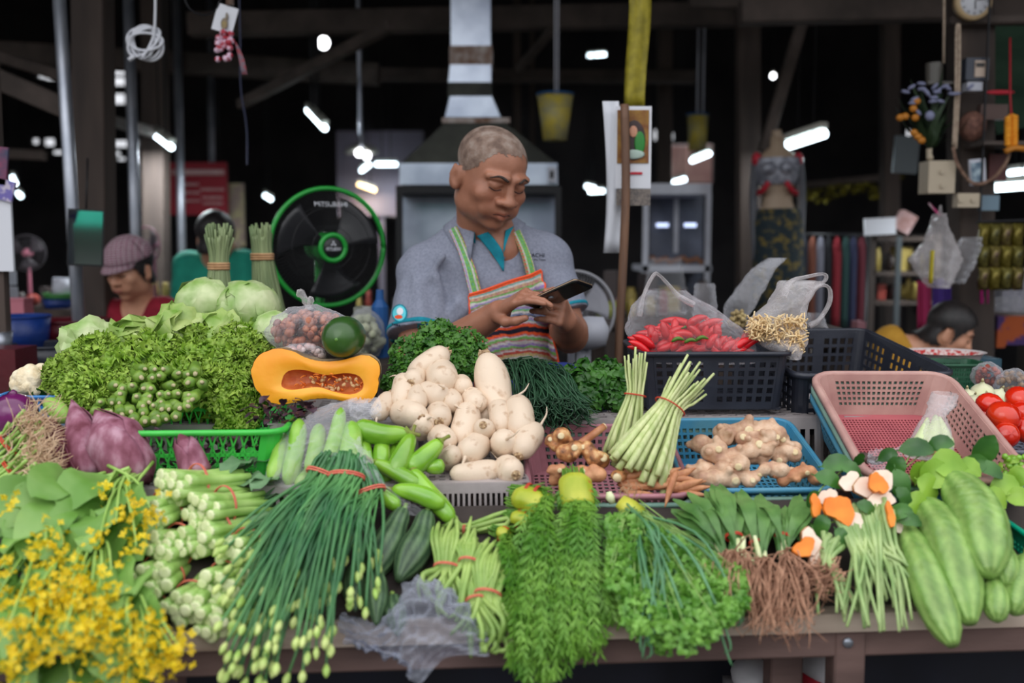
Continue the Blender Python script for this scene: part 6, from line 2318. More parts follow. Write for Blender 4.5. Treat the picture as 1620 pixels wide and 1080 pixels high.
# ------------------------------------------------------------------ things in the market behind the stall
LAMPG = mat('tube_glow', (225, 245, 255), emit=7.0)
LAMPW = mat('warm_glow', (255, 220, 160), emit=5.0)
BULBG = mat('bulb_glow', (250, 250, 255), emit=8.0)
FIXT = mat('fixture_white', (190, 190, 180), None, 20, .5)
GLASSM = mat('mirror_glass', (200, 210, 210), None, 20, .05, metal=1.0)
BLKMETAL = mat('black_metal', (26, 26, 30), None, 20, .5, metal=.3)
WHITEP = mat('white_paint', (200, 202, 214), (186, 188, 200), 10, .5)
STAINL = mat('stainless', (158, 166, 186), (196, 204, 220), 5, .32, .15, 12, metal=.85)
RUST = mat('rust_band', (120, 84, 62), (190, 180, 176), 18, .6, metal=.4)
HOODM = mat('dark_hood', (44, 46, 42), (70, 72, 64), 7, .6, metal=.3)  # dark mottled metal for the hood and the gap in the flue
REDSIGN = mat('red_sign', (136, 16, 34), (148, 22, 42), 6, .7)
SIGNW = mat('sign_white', (220, 190, 190), None, 20, .7)
FANGREEN = mat('fan_green', (30, 150, 54), None, 20, .35)
FANBLACK = mat('fan_black', (24, 24, 28), None, 20, .4)
FANPINK = mat('fan_pink', (196, 120, 140), None, 20, .4)
GRASSB = mat('tied_grass', (96, 116, 76), (138, 152, 108), 26, .6, stretch=(1, 1, .2), rand=.12)
CARD = mat('card_white', (216, 218, 226), None, 20, .7)
YELB = mat('yellow_pail', (190, 170, 60), (150, 146, 110), 16, .5)
GOLDC = mat('gold_banner', (132, 122, 24), (170, 156, 40), 30, .6, .4, 30)
CLOCKY = mat('clock_rim', (196, 170, 130), None, 20, .4)
SOCKET = mat('beige_plastic', (186, 172, 150), None, 20, .5)
ROPEM = mat('pale_rope', (170, 150, 132), (200, 180, 160), 90, .8)
BAMBOO = mat('brown_stick', (92, 66, 52), (126, 92, 70), 20, .6, stretch=(2, 2, .3))
def solid(name, label, cat, mb, m, group=None, smooth=False, kind=None):
 o = mb.build(name, m, smooth=smooth, base=True)
 return tag(o, label, cat, group, kind)
def lamp(label, p0, p1, Y0, Y1=None, m=LAMPG, r=.016, housing=True, rods=True, power=3.5):
 """Fluorescent batten: housing above, glowing tube, thin hanging rods, and its light."""
 A, B_ = at(*p0, Y0), at(*p1, Y1 or Y0)
 c = (A + B_) / 2
 t = thing('fluorescent_lamp', label, 'lamp', tuple(c), 'fluorescent lamps in the market')
 MB().tube([A, B_], r, 10).build('tube', m, t)
 if housing:
  up = Vector((0, .01, r * 1.9))
  MB().beam(A + up, B_ + up, r * 2.2, r * 1.3).build('housing', FIXT, t, smooth=False)
 if rods:
  b = MB()
  for f in (.3, .7):
   q = A.lerp(B_, f)
   b.tube([q, (q.x, q.y, ceil_z(q.y))], .004, 5)
  b.build('hanging_rod', BLKMETAL, t)
 l = bpy.data.lights.new('tube_light', 'AREA')
 l.shape = 'RECTANGLE'
 l.size, l.size_y = max(.1, (B_ - A).length), .04
 l.energy = power
 l.color = (.9, .97, 1.0) if m is LAMPG else (1, .8, .55)
 lo_ = bpy.data.objects.new('tube_light', l)
 COL.objects.link(lo_)
 lo_.parent = t
 lo_.location = (0, 0, -r * 1.6)
 return t
lamp('fluorescent lamp hanging left of the red sign', (244, 212), (271, 233), 4.9, 4.6, power=14)
lamp('fluorescent lamp hanging at upper centre above the green fan', (487, 174), (514, 203), 5.2, 4.9)
lamp('fluorescent lamp beside the pale wall panel', (594, 260), (628, 260), 8.0)
lamp('small fluorescent lamp just under the lamp by the pale panel', (572, 270), (584, 261), 8.0, 7.6)
lamp('warm lamp just above the rim of the green fan', (566, 291), (594, 301), 8.2, m=LAMPW)
lamp('upper lamp of the pair left of the paper calendar', (926, 294), (942, 298), 8.4)
lamp('lower lamp of the pair left of the paper calendar', (932, 303), (956, 302), 8.4)
lamp('dim lamp high between the duct and the yellow banner', (930, 88), (958, 86), 9.5)
lamp('fluorescent lamp above the white display cabinet', (1095, 254), (1122, 243), 6.5, 6.2)
lamp('small lamp at the top of the display cabinet', (1064, 289), (1085, 283), 7.2)
lamp('large fluorescent lamp above the shop mannequin', (1244, 231), (1305, 211), 4.6, 4.4, r=.020, power=3)
lamp('fluorescent lamp crossing the right edge by the switch box', (1560, 298), (1640, 292), 4.3, r=.018, power=8)
lamp('lamp behind the bead necklace at the right edge', (1596, 274), (1626, 270), 5.4)
lamp('small lamp at the far left edge, upper one', (20, 278), (24, 292), 7.0, m=LAMPG)
lamp('small lamp at the far left edge, lower one', (28, 304), (34, 312), 7.4, m=LAMPG)
lamp('tiny lamp left of the green fan rim', (418, 308), (430, 316), 8.0)
for k, (px, py, Y, r_, lab) in enumerate([(512, 68, 6.0, .034, 'round bright bulb high up left of the duct'), (568, 241, 8.0, .03, 'left round bulb under the pale lamp shade'), (580, 246, 8.0, .03, 'right round bulb under the pale lamp shade'), (1223, 120, 9, .022, 'tiny round bulb high on the dark right side')]):
 c = at(px, py, Y)
 t = thing('light_bulb', lab, 'bulb', tuple(c))
 MB().blob(c, (r_, r_, r_ * 1.1), 14, 9).build('globe', BULBG, t)
 MB().tube([c + Vector((0, 0, r_)), c + Vector((0, 0, r_ * 2.2))], r_ * .5, 10).build('socket', FIXT, t)
 MB().tube([c + Vector((0, 0, r_ * 2.2)), (c.x, c.y, ceil_z(c.y))], .004, 5).build('cord', BLKMETAL, t)
c = at(572, 236, 8.0)
t = thing('lamp_shade', 'pale winged lamp shade over the two round bulbs', 'lamp', tuple(c))
for sx in (-1, 1):
 MB().blob(c + Vector((sx * .07, 0, 0)), (.07, .05, .03), 12, 6, Euler((0, sx * .4, 0)).to_matrix()).build('wing', FIXT, t)
MB().tube([c, (c.x, c.y, ceil_z(c.y) - .06)], .012, 8).build('rod', STEEL, t)
solid('steel_rod', 'thin steel rod hanging left of the duct', 'rod', MB().tube([at(565, -60, 5.0), at(570, 214, 5.0)], .010, 8), STEEL)
solid('steel_rod', 'pair of thin dark rods hanging to the upper centre lamp', 'rod', MB().tube([at(489, -60, 5.0), at(493, 168, 5.0)], .006, 8).tube([at(497, -60, 5.0), at(500, 170, 5.0)], .006, 8).box(at(494, -55, 5.0), (.06, .02, .02)), BLKMETAL)
# ---- cooker hood with flue behind the man
HY = 4.4
t = thing('cooker_hood', 'stainless cooking range with flue and hood behind the man', 'cooker hood', AT(757, 480, HY))
def slab(x0, x1, y0, y1, x0b, x1b, name, m, Y=HY, dep=.17):
 a, b_, c_, d_ = at(x0, y0, Y), at(x1, y0, Y), at(x0b, y1, Y), at(x1b, y1, Y)
 b = MB()
 w = Vector((0, dep, 0))
 V_ = [a, b_, d_, c_, a + w, b_ + w, d_ + w, c_ + w]
 b.add([tuple(v) for v in V_], [[0, 3, 2, 1], [4, 5, 6, 7], [0, 1, 5, 4], [3, 7, 6, 2], [0, 4, 7, 3], [1, 2, 6, 5]])
 return b.build(name, m, t, smooth=False)
slab(713, 776, -80, 72, 713, 776, 'flue', STAINL)
slab(711, 779, 72, 102, 711, 779, 'flue_collar', RUST, dep=.20)
slab(712, 777, 102, 130, 709, 777, 'flue', STAINL)
slab(709, 777, 130, 152, 708, 779, 'flue_gap', HOODM)
slab(712, 778, 152, 185, 704, 792, 'flue_skirt', STAINL, dep=.2)
slab(699, 807, 186, 194, 699, 807, 'flange', RUST, dep=.28)
slab(703, 800, 195, 258, 634, 880, 'hood', HOODM, dep=.5)
slab(632, 882, 258, 292, 632, 882, 'hood_rim', STAINL, dep=.5)
slab(867, 880, 264, 288, 867, 880, 'control_box', WHITEP, Y=HY - .03, dep=.03)
slab(870, 876, 270, 282, 870, 876, 'control_window', FANBLACK, Y=HY - .035, dep=.01)
slab(626, 888, 294, 306, 626, 888, 'frame_bar', BLKMETAL, dep=.5)
slab(626, 636, 306, 600, 626, 636, 'frame_post', BLKMETAL, dep=.04)
slab(878, 888, 306, 600, 878, 888, 'frame_post', BLKMETAL, dep=.04)
slab(636, 878, 306, 600, 636, 878, 'back_panel', STAINL, Y=HY + .3, dep=.02)
solid('wall_panel', 'pale lilac wall board behind the lamps, left of the hood', 'board', MB().box(at(602, 275, 8.4), (.72, .04, .70)).box((at(602, 275, 8.4).x, 8.44, 1.0), (.05, .05, 2.0)), mat('lilac_board', (120, 116, 132), None, 20, .8))
# ---- hanging things at the upper left
b = MB()
rr = np.random.RandomState(2)
C0 = at(228, 66, 3.0)
for k in range(5):
 ang = k * .65
 a = np.linspace(0, 2 * PI, 30)
 R1, R2 = .050 + .006 * math.sin(k * 2), .046
 cc = A3(C0) + np.array([.005 * math.cos(k * 2), .004 * k, .006 * math.sin(k * 3)])
 pts = np.stack([R1 * np.cos(a), .006 * np.sin(a * 2 + k), R2 * (.55 + .1 * k) * np.sin(a)], -1)
 ca, sa = math.cos(ang), math.sin(ang)
 pts = np.stack([pts[:, 0] * ca - pts[:, 2] * sa, pts[:, 1], pts[:, 0] * sa + pts[:, 2] * ca], -1) + cc
 b.tube(pts, .0042, 7)
b.tube(catmull([at(246, -60, 3.0), at(245, 40, 3.0), at(238, 70, 3.0), at(225, 92, 2.99)], 16), .0042, 7)
b.tube([at(213, 88, 2.98), at(204, 95, 2.98)], .007, 8)
solid('cable_coil', 'coiled white cable hanging at the upper left', 'cable', b, CARD, smooth=True)
c = at(357, 50, 2.9)
t = thing('lucky_charm', 'hanging charm with white picture card and red garland', 'charm', tuple(c))
R_ = Matrix.Rotation(math.radians(17), 3, 'Y')
MB().box(at(356, 30, 2.9), (.060, .002, .075), R_).build('card', CARD, t, smooth=False)
b = MB()
for k in range(30):
 b.blob(at(355 + rr.uniform(-12, 14), 72 + rr.uniform(-22, 22), 2.89 + rr.uniform(-.01, .01)), (.010, .008, .009), 7, 5)
b.build('garland', mat('charm_flowers', (170, 40, 60), (220, 190, 210), 60, .6, lo=.45, hi=.55), t)
b = MB()
for k in range(5):
 b.tube(catmull([at(372, 66, 2.9), at(378 + k * 1.5, 90, 2.9), at(384 + k * 1.6, 118, 2.9)], 6), .0022, 5)
b.build('tassel', mat('tassel', (120, 110, 122), (170, 60, 70), 60, .7), t)
b = MB()
b.blob(at(355, 38, 2.893), (.010, .002, .018), 8, 5)
b.blob(at(359, 26, 2.893), (.004, .002, .012), 6, 4)
b.build('card_print', mat('card_print', (150, 130, 80), (110, 100, 110), 60, .6), t)
MB().tube([at(364, -60, 2.9), at(364, 8, 2.9)], .012, 7).build('hanging_cord', RUST, t)
solid('cable', 'thin blue grey cable dangling below the charm', 'cable', MB().tube(catmull([at(380, 60, 3.4), at(381, 140, 3.4), at(390, 200, 3.4), at(391, 260, 3.4)], 20), .0026, 5).tube([at(380, 60, 3.4), (at(380, 60, 3.4).x, 3.4, 2.9)], .0026, 5), mat('blue_cable', (40, 46, 80), None))
solid('cable', 'dark cable looping down at the top left of the charm', 'cable', MB().tube(catmull([at(285, -20, 2.9), at(300, 14, 2.9), at(325, 24, 2.9), at(345, 10, 2.9), at(355, -30, 2.9)], 20), .0028, 5), BLKMETAL)
# ---- red sign board with pale writing
t = thing('red_sign', 'red notice board with rows of pale writing at the left', 'sign', AT(314, 298, 6.0))
A, B_ = at(270, 340, 6.0), at(359, 257, 6.0)
MB().box(((A.x + B_.x) / 2, 6.0, (A.z + B_.z) / 2), (B_.x - A.x, .02, B_.z - A.z)).build('board', REDSIGN, t, smooth=False)
rr = np.random.RandomState(8)
b = MB()
for (yy, xs0, xs1, h_) in [(273, 274, 354, .034), (292, 280, 312, .016), (300, 318, 352, .016), (305, 284, 314, .016), (313, 320, 350, .016), (318, 292, 316, .014), (322, 322, 352, .014)]:
 x_ = xs0
 while x_ < xs1:
  w_ = rr.uniform(2.0, 3.6)
  p = at(x_, yy, 5.985)
  k_ = 6 / FPX
  pts = [p + Vector((q * w_ * k_, 0, z_ * h_)) for q, z_ in ((0, -.4), (0, .4), (.6, .5), (.8, 0), (.8, -.4))]
  b.tube(catmull(pts, 7), .0035 if h_ > .03 else .0022, 4)
  x_ += w_ + 1.4
b.build('writing', SIGNW, t)
MB().tube([(A.x + .05, 6.0, B_.z), (A.x + .05, 6.0, 3.3)], .004, 5).tube([(B_.x - .05, 6.0, B_.z), (B_.x - .05, 6.0, 3.3)], .004, 5).build('hanging_wire', BLKMETAL, t)
solid('notice', 'pale framed notice beside the red sign', 'notice', MB().box(at(374, 340, 6.1), (.10, .02, .38)).box((at(374, 340, 6.1).x, 6.13, .8), (.03, .03, 1.6)), mat('pale_notice', (150, 130, 124), (180, 170, 130), 20, .7))
# ---- mirror on the wooden post, posters at the left edge
t = thing('mirror', 'small hanging mirror reflecting the street, left of the woman', 'mirror', AT(136, 375, 3.30))
A, B_ = at(111, 421, 3.12), at(161, 331, 3.12)
Rm_ = Matrix.Rotation(math.radians(3), 3, 'Y') @ Matrix.Rotation(math.radians(12.6), 3, 'Z') @ Matrix.Rotation(math.radians(-3.3), 3, 'X')
c = (A + B_) / 2
MB().box(c, (B_.x - A.x, .012, B_.z - A.z), Rm_).build('frame', BLKMETAL, t, smooth=False)
MB().box(c + Rm_ @ Vector((0, -.0075, 0)), ((B_.x - A.x) * .93, .003, (B_.z - A.z) * .94), Rm_).build('glass', GLASSM, t, smooth=False)
MB().tube([c + Vector((0, .01, .09)), (c.x - .01, 3.18, c.z + .25)], .003, 5).build('cord', BLKMETAL, t)
# across the street behind the camera: what the mirror shows
STG = mat('green_awning', (60, 205, 170), (80, 220, 190), 4, .8)
t = thing('street_awning', 'green awning across the street, seen only in the mirror', 'awning', (-1.0, -6.0, 0))
MB().box((-1.0, -6, 2.72), (3.5, .06, .52)).box((-1.0, -6.4, 3.0), (3.5, .8, .05)).build('canvas', STG, t, smooth=False)
MB().box((-1.0, -7.0, 1.6), (3.4, .05, 3.2)).build('shop_front', mat('grey_plaster', (150, 150, 146), None), t, smooth=False)
for sx in (-1, 1):
 MB().tube([(-1.0 + sx * 1.6, -6.06, 0), (-1.0 + sx * 1.6, -6.06, 2.5)], .03, 8).build('pole', STEEL, t)
t = thing('poster', 'stack of pale posters and papers at the left edge', 'poster', AT(4, 330, 2.7))
MB().box(at(2, 370, 2.7), (.062, .01, .20)).build('sheet', CARD, t, smooth=False)
MB().box(at(6, 300, 2.69), (.055, .008, .055), Matrix.Rotation(.25, 3, 'Y')).build('coloured_sheet', mat('poster_print', (110, 100, 170), (190, 180, 200), 40, .6, lo=.45, hi=.55), t, smooth=False)
MB().box(at(0, 262, 2.69), (.04, .008, .10), Matrix.Rotation(.12, 3, 'Y')).build('dark_sheet', mat('poster_dark', (60, 62, 90), (130, 60, 90), 30, .6), t, smooth=False)
MB().beam((at(-6, 370, 2.72).x, 2.72, 0), (at(-6, 240, 2.72).x, 2.72, 2.0), .03, .03).build('post', WOOD_DARK, t, smooth=False)
# ---- fans
def fan(label, c, R, yaw, pitch, rim_m, hub_m, wire_m, blade_m, stand_m, ring_m=None, nw=72, blades=3, stand_to=None, flip=False, name='fan'):
 """Pedestal fan: guard wires, rim, three blades, hub and stand. Faces -Y before turning."""
 t = thing(name, label, 'fan', tuple(c))
 M = Matrix.Translation(c) @ Matrix.Rotation(yaw, 4, 'Z') @ Matrix.Rotation(pitch, 4, 'X')
 f = lambda V_: np.array([tuple(M @ Vector(tuple(v))) for v in V_])
 a = np.linspace(0, 2 * PI, 65)
 b = MB()
 b.tube(f(np.stack([R * np.cos(a), 0 * a, R * np.sin(a)], -1)), R * .042, 10)
 b.build('rim', rim_m, t)
 for side, nm in ((-1, 'front_guard'), (1, 'rear_guard')):
  b = MB()
  for i in range(nw):
   q = i * 2 * PI / nw
   s = np.linspace(.14, 1, 9)
   tw = .35 * (1 - s) * side
   b.tube(f(np.stack([R * s * np.cos(q + tw), side * R * .26 * np.sqrt(np.clip(1 - s ** 2.4, 0, 1)), R * s * np.sin(q + tw)], -1)), R * .0038, 4, cap=False)
  for s_ in (.35, .68):
   b.tube(f(np.stack([R * s_ * np.cos(a), side * R * .26 * math.sqrt(1 - s_ ** 2.4) + 0 * a, R * s_ * np.sin(a)], -1)), R * .006, 5)
  b.build(nm, wire_m, t)
 hb = MB()
 hb.tube(f([(0, -R * .29, 0), (0, -R * .26, 0), (0, -R * .20, 0)]), [R * .17, R * .19, R * .16], 28)
 hb.build('badge_disc', hub_m, t)
 if ring_m:
  MB().tube(f(np.stack([R * .215 * np.cos(a), -R * .275 + 0 * a, R * .215 * np.sin(a)], -1)), R * .045, 8).build('badge_ring', ring_m, t)
 for k in range(blades):
  q0 = k * 2 * PI / blades + .5
  G = []
  for s_ in np.linspace(.16, .88, 9):
   w_ = .30 + .38 * s_
   row = []
   for u in np.linspace(-1, 1, 9):
    an = q0 + u * w_ * (1 if u < 0 else .9) + .25 * s_
    row.append((R * s_ * math.cos(an), R * .11 * u * .8, R * s_ * math.sin(an)))
   G.append(f(row))
  add_mod(MB().grid(np.array(G)).build('blade', blade_m, t), 'SOLIDIFY', thickness=.002)
 MB().tube(f([(0, R * .1, 0), (0, R * .3, 0), (0, R * .62, 0), (0, R * .7, 0)]), [R * .2, R * .26, R * .24, R * .12], 18).build('motor', stand_m, t)
 back = Vector(f([(0, R * .5, 0)])[0])
 b = MB()
 b.tube([back + Vector((0, 0, -R * .1)), back + Vector((0, 0, -R * 1.35)), (back.x, back.y, stand_to or .06)], [R * .09, R * .09, R * .11], 12)
 b.build('stand', stand_m, t)
 if stand_to is None:
  MB().tube([(back.x, back.y, 0), (back.x, back.y, .035), (back.x, back.y, .05)], [R * .7, R * .66, R * .2], 24).build('base', stand_m, t)
 return t, M
FC = at(519, 391, 2.95)
gf, GM = fan('large black and green fan turned towards the stall keeper', FC, .172, math.radians(28), math.radians(2), FANGREEN, FANBLACK, FANBLACK, mat('fan_blade', (40, 40, 44), None, 20, .35), FANGREEN, FANGREEN, 96)
GRot = GM.to_euler()
def fan_text(body_, size, lx, lz, m, name, sx=1.0, depth=.0):
 o = text_mesh(name, body_, size, m, gf, (0, 0, 0), (0, 0, 0), sx=sx)
 o.matrix_local = Matrix.Translation(-FC) @ GM @ Matrix.Translation((lx, -.172 * .30 - depth, lz)) @ Matrix.Rotation(PI / 2, 4, 'X')
 o.scale = (sx, 1, 1)
fan_text('MITSUBISHI', .014, 0, -.004, CARD, 'badge_text', .62)
b = MB()
for a in (PI / 2, PI * 7 / 6, PI * 11 / 6):
 d = np.array([math.cos(a), math.sin(a)])
 n_ = np.array([-d[1], d[0]])
 pts = [d * .0005, d * .005 + n_ * .0028, d * .0095, d * .005 - n_ * .0028]
 b.add([tuple(GM @ Vector((p[0], -.172 * .302, p[1] + .012))) for p in pts], [[0, 1, 2, 3]])
b.build('badge_emblem', CARD, gf)
o = text_mesh('guard_text', 'MITSUBISHI', .020, CARD, gf, (0, 0, 0), (0, 0, 0))
o.matrix_local = Matrix.Translation(-FC) @ GM @ Matrix.Translation((0.0, -.172 * .175, .125)) @ Matrix.Rotation(PI / 2 - .35, 4, 'X')
fan('pink fan with grey guard on the counter at the far left', at(42, 400, 4.6), .082, math.radians(15), 0, mat('grey_guard', (70, 66, 72), None), FANPINK, mat('grey_guard', (70, 66, 72)), mat('fan_blade_grey', (84, 76, 84), None), FANPINK, None, 60, stand_to=.95)
fan('pink rimmed fan behind the woman in the plaid cap', at(232, 388, 4.5), .082, math.radians(-28), 0, mat('dusky_pink', (130, 70, 96), None), mat('dusky_pink', (130, 70, 96)), BLKMETAL, mat('fan_blade_grey', (84, 76, 84)), mat('dusky_pink', (130, 70, 96)), None, 60, stand_to=.9)
wf, _ = fan('white fan with yellow sticker seen from behind, right of the man', at(908, 492, 2.85), .115, math.radians(170), math.radians(4), mat('grey_white', (150, 150, 156), None), WHITEP, mat('grey_white', (150, 150, 156)), mat('fan_blade_pale', (150, 150, 160), None, 20, .4), WHITEP, None, 72, stand_to=.95)
t = wf
MB().tube([at(890, 534, 2.78), at(905, 530, 2.74), at(935, 526, 2.70), at(956, 524, 2.69), at(962, 524, 2.69)], [.03, .044, .046, .040, .015], 18).build('housing', WHITEP, t)
MB().tube([at(924, 548, 2.73), at(922, 600, 2.73), (at(922, 600, 2.73).x, 2.73, .04)], [.02, .02, .024], 12).build('stem', WHITEP, t)
MB().tube([(at(922, 600, 2.73).x, 2.73, 0), (at(922, 600, 2.73).x, 2.73, .04)], [.14, .12], 20).build('foot', WHITEP, t)
p = at(919, 522, 2.66)
MB().box(p, (.030, .004, .034)).build('sticker', mat('yellow_sticker', (220, 190, 40), (230, 140, 40), 90, .6), t, smooth=False)
def bench(label, x0, x1, y0, y1, z, m=WOOD_DARK):
 t = thing('bench', label, 'bench', ((x0 + x1) / 2, (y0 + y1) / 2, 0))
 MB().box(((x0 + x1) / 2, (y0 + y1) / 2, z - .02), (x1 - x0, y1 - y0, .04)).build('top', m, t, smooth=False)
 for x_ in (x0 + .05, x1 - .05):
  for y_ in (y0 + .05, y1 - .05):
   MB().box((x_, y_, (z - .04) / 2), (.05, .05, z - .04)).build('leg', m, t, smooth=False)
 return z
bench('small stand by the man carrying bags and a blue bottle', -.47, -.28, 2.62, 2.90, at(578, 568, 2.75).z)
bench('low stool under the red rimmed enamel bowl', 1.0, 1.17, 2.42, 2.6, at(1492, 575, 2.5).z - .11)
bench('stand behind the lettuces holding the tied grass', -.86, -.48, 2.32, 2.72, at(346, 522, 2.45).z + .003)
bench('side table behind the black crates with spare plastic bags', .46, .83, 2.37, 2.75, at(1140, 518, 2.5).z)
# ---- tied grass sheaves standing behind the lettuces
def sheaf(label, top, tie, foot, wt, wm, wf, Y, n, seed):
 rr = np.random.RandomState(seed)
 t = thing('grass_sheaf', label, 'grass sheaf', AT(*tie, Y), 'tied grass sheaves')
 k_ = Y / FPX
 for q in range(n):
  a, r_ = q * 2.4, math.sqrt((q + .5) / n)
  o = np.array([math.cos(a) * r_, math.sin(a) * r_ * .7, 0])
  P = catmull([AT(*foot, Y) + o * wf * k_, AT(*tie, Y) + o * wm * k_, AT(*top, Y) + o * wt * k_ + (0, 0, rr.uniform(-.03, .01))], 9)
  MB().tube(P, .0042 * rr.uniform(.8, 1.2) * np.linspace(1.1, .75, 9), 5).build('stalk', GRASSB, t)
 a = np.linspace(0, 2 * PI, 25)
 b = MB()
 for dz in (-.006, 0, .006):
  b.tube(AT(*tie, Y) + np.stack([np.cos(a) * (wm + 2) * k_, np.sin(a) * (wm * .7 + 2) * k_, 0 * a + dz], -1), .0035, 5)
 b.build('tie', mat('straw_tie', (170, 130, 90), (190, 150, 110), 60, .8), t)
 return t
sheaf('left tied sheaf of tall grass in front of the teal figure', (346, 358), (346, 421), (344, 520), 23, 14, 34, 2.45, 90, 1)
sheaf('right tied sheaf of tall grass beside the green fan', (412, 358), (415, 406), (428, 520), 17, 15, 28, 2.55, 80, 2)
# ---- tubs and small things at the left, on benches
def tub(label, px, py0, py1, wpx, Y, m, cat='tub', name='plastic_tub', flare=.85, lip=True, z=None):
 a, b_ = at(px, py0, Y), at(px, py1, Y)
 b_.z = z or b_.z
 R = wpx / 2 * Y / FPX
 t = thing(name, label, cat, (b_.x, Y, b_.z))
 h = a.z - b_.z
 P = [(b_.x, Y, b_.z), (b_.x, Y, b_.z + .002), (b_.x, Y, a.z)]
 G = []
 an = np.linspace(0, 2 * PI, 33)
 for r_, z in [(.02, 0), (R * flare, 0), (R, h), (R * .95, h), (R * flare * .94, .01), (.02, .01)]:
  G.append(np.stack([b_.x + r_ * np.cos(an), Y + r_ * np.sin(an), b_.z + z + 0 * an], -1))
 MB().grid(np.array(G)).build('body', m, t)
 if lip:
  MB().tube(np.stack([b_.x + R * np.cos(an), Y + R * np.sin(an), a.z + 0 * an], -1), R * .035, 8).build('rim', m, t)
 return t
zb = at(60, 560, 3.0).z - .10
bench('dark wooden bench carrying tubs at the left', -2.1, -.9, 2.75, 3.3, zb)
tub('royal blue plastic tub at the left behind the onion', 32, 500, 560, 95, 2.95, NAVYP)
tub('dark red plastic tub left of the woman in red', 112, 506, 545, 120, 3.1, MAROONP)
tub('black plastic basin in front of the dark red tub', 78, 545, 590, 120, 2.85, BLACKP)
tub('grey metal basin at the far left edge', -2, 525, 560, 44, 2.7, STEEL, 'basin', 'metal_basin')
tub('white plastic bowl upturned on the green lid', 102, 440, 468, 32, 4.4, WHITEP, 'bowl', 'plastic_bowl', 1.15)
tub('green lid under the white bowl', 96, 464, 472, 52, 4.4, mat('lid_green', (60, 130, 60), None), 'lid', 'plastic_tray')
tub('dark blue basin under the green lid', 94, 473, 510, 48, 4.4, NAVYP, 'basin', 'plastic_basin', z=at(60, 480, 4.4).z - .02)
solid('pink_box', 'pink plastic box on the bench at the left', 'box', MB().box(at(28, 486, 3.4), (.075, .07, .055)).box(at(28, 486, 3.4) + Vector((0, 0, .028)), (.08, .075, .008)), mat('pink_box', (186, 110, 124), None))
solid('white_crate', 'white slatted crate at the left edge above the blue tub', 'crate', MB().box(at(0, 470, 3.5), (.09, .08, .07)).box(at(5, 440, 3.6), (.07, .06, .05)), WHITEP)
solid('maroon_box', 'dark maroon crate low at the left edge', 'crate', MB().box(at(10, 588, 2.6), (.11, .12, .13)), MAROONP)
ZW = bench('counter behind the woman with small goods', -3.4, -1.6, 4.3, 5.2, at(60, 480, 4.4).z - .02)
rr = np.random.RandomState(33)
PAL = [(150, 60, 50), (60, 110, 70), (170, 150, 80), (90, 90, 110), (180, 170, 165), (50, 80, 130), (140, 100, 70), (110, 140, 90), (160, 110, 120), (70, 60, 60)]
def clutter(group, rows, label, seed, z=None):
 """Small goods on the far counters: jars, boxes and bags, each its own object."""
 rr = np.random.RandomState(seed)
 its = []
 for (x0, x1, py, Y, n, hp) in rows:
  for k in range(n):
   px = x0 + (x1 - x0) * (k + .5) / n + rr.uniform(-4, 4)
   h = hp * Y / FPX * rr.uniform(.7, 1.3)
   w = (x1 - x0) / n * Y / FPX * rr.uniform(.6, .95)
   p = at(px, py, Y + rr.uniform(-.06, .06))
   p.z = p.z if z is None else z
   m = mat('goods_%d' % rr.randint(0, 10), PAL[rr.randint(0, 10)], None, 20, .5)
   kd = rr.randint(0, 3)
   b = MB()
   if kd == 0:
    b.tube([p, p + Vector((0, 0, h * .75)), p + Vector((0, 0, h * .85)), p + Vector((0, 0, h))], [w * .45, w * .45, w * .3, w * .3], 12)
    nm = 'jar'
   elif kd == 1:
    b.box(p + Vector((0, 0, h / 2)), (w, .08, h), Matrix.Rotation(rr.uniform(-.4, .4), 3, 'Z'))
    nm = 'carton'
   else:
    b.blob(p + Vector((0, 0, h * .45)), (w * .5, .06, h * .5), 10, 7, bump=lambda V_: 1 + .08 * np.sin(V_[..., 0] * 9))
    nm = 'packet'
   o = b.build(nm, m, base=True, smooth=kd != 1)
   tag(o, None, nm, group)
   its.append((o, px, py))
 row_labels(its, label, 12)
ZL = bench('long counter behind the man with bags and jars', -.95, .45, 4.9, 5.6, at(560, 545, 5.0).z)
ZC = bench('counter between the man and the display cabinet', .35, .84, 3.9, 4.6, at(960, 500, 4.0).z)
clutter('goods on the counter behind the fan', [(570, 628, 543, 5.0, 4, 44), (560, 640, 530, 5.3, 5, 62)], 'blurred small goods on the counter right of the fan, {pos}', 4, ZL)
clutter('goods on the counter right of the man', [(895, 1060, 497, 4.0, 7, 32), (900, 1125, 480, 4.35, 8, 50)], 'blurred goods on the counter right of the man, {pos}', 5, ZC)
clutter('goods on the far left counter', [(5, 120, 462, 4.5, 6, 26), (240, 300, 470, 4.6, 4, 40)], 'blurred goods on the far left counter, {pos}', 6, ZW)
tub('yellow green bowl behind the wooden stick', 965, 478, 510, 50, 3.95, mat('lime_bowl', (150, 156, 60), None), 'bowl', 'plastic_bowl', z=ZC)
solid('clear_box', 'clear boxed goods by the man\'s left arm, beside the fan', 'box', MB().box((at(585, 500, 2.85).x, 2.85, at(578, 568, 2.75).z + .07), (.08, .08, .14)), mat('dull_bag', (110, 112, 104), (140, 142, 130), 40, .5))
o = solid('blue_bottle', 'blue plastic bottle between the fan and the man', 'bottle', MB().tube([(at(601, 520, 2.8).x, 2.8, at(578, 568, 2.75).z), at(601, 485, 2.8), at(601, 474, 2.8), at(601, 458, 2.8)], [.024, .024, .012, .010], 12), mat('bottle_blue', (30, 86, 150), None))
filled_bag('cabbage_bag', 'clear bag of pale vegetables between the fan and the man', 'bag', at(578, 530, 2.75), .062, 'pale_vegetables', mat('pale_veg', (150, 156, 126), (190, 192, 166), 30, .6), 60, .016, 77, knot=False, squash=(.8, .7, 1))
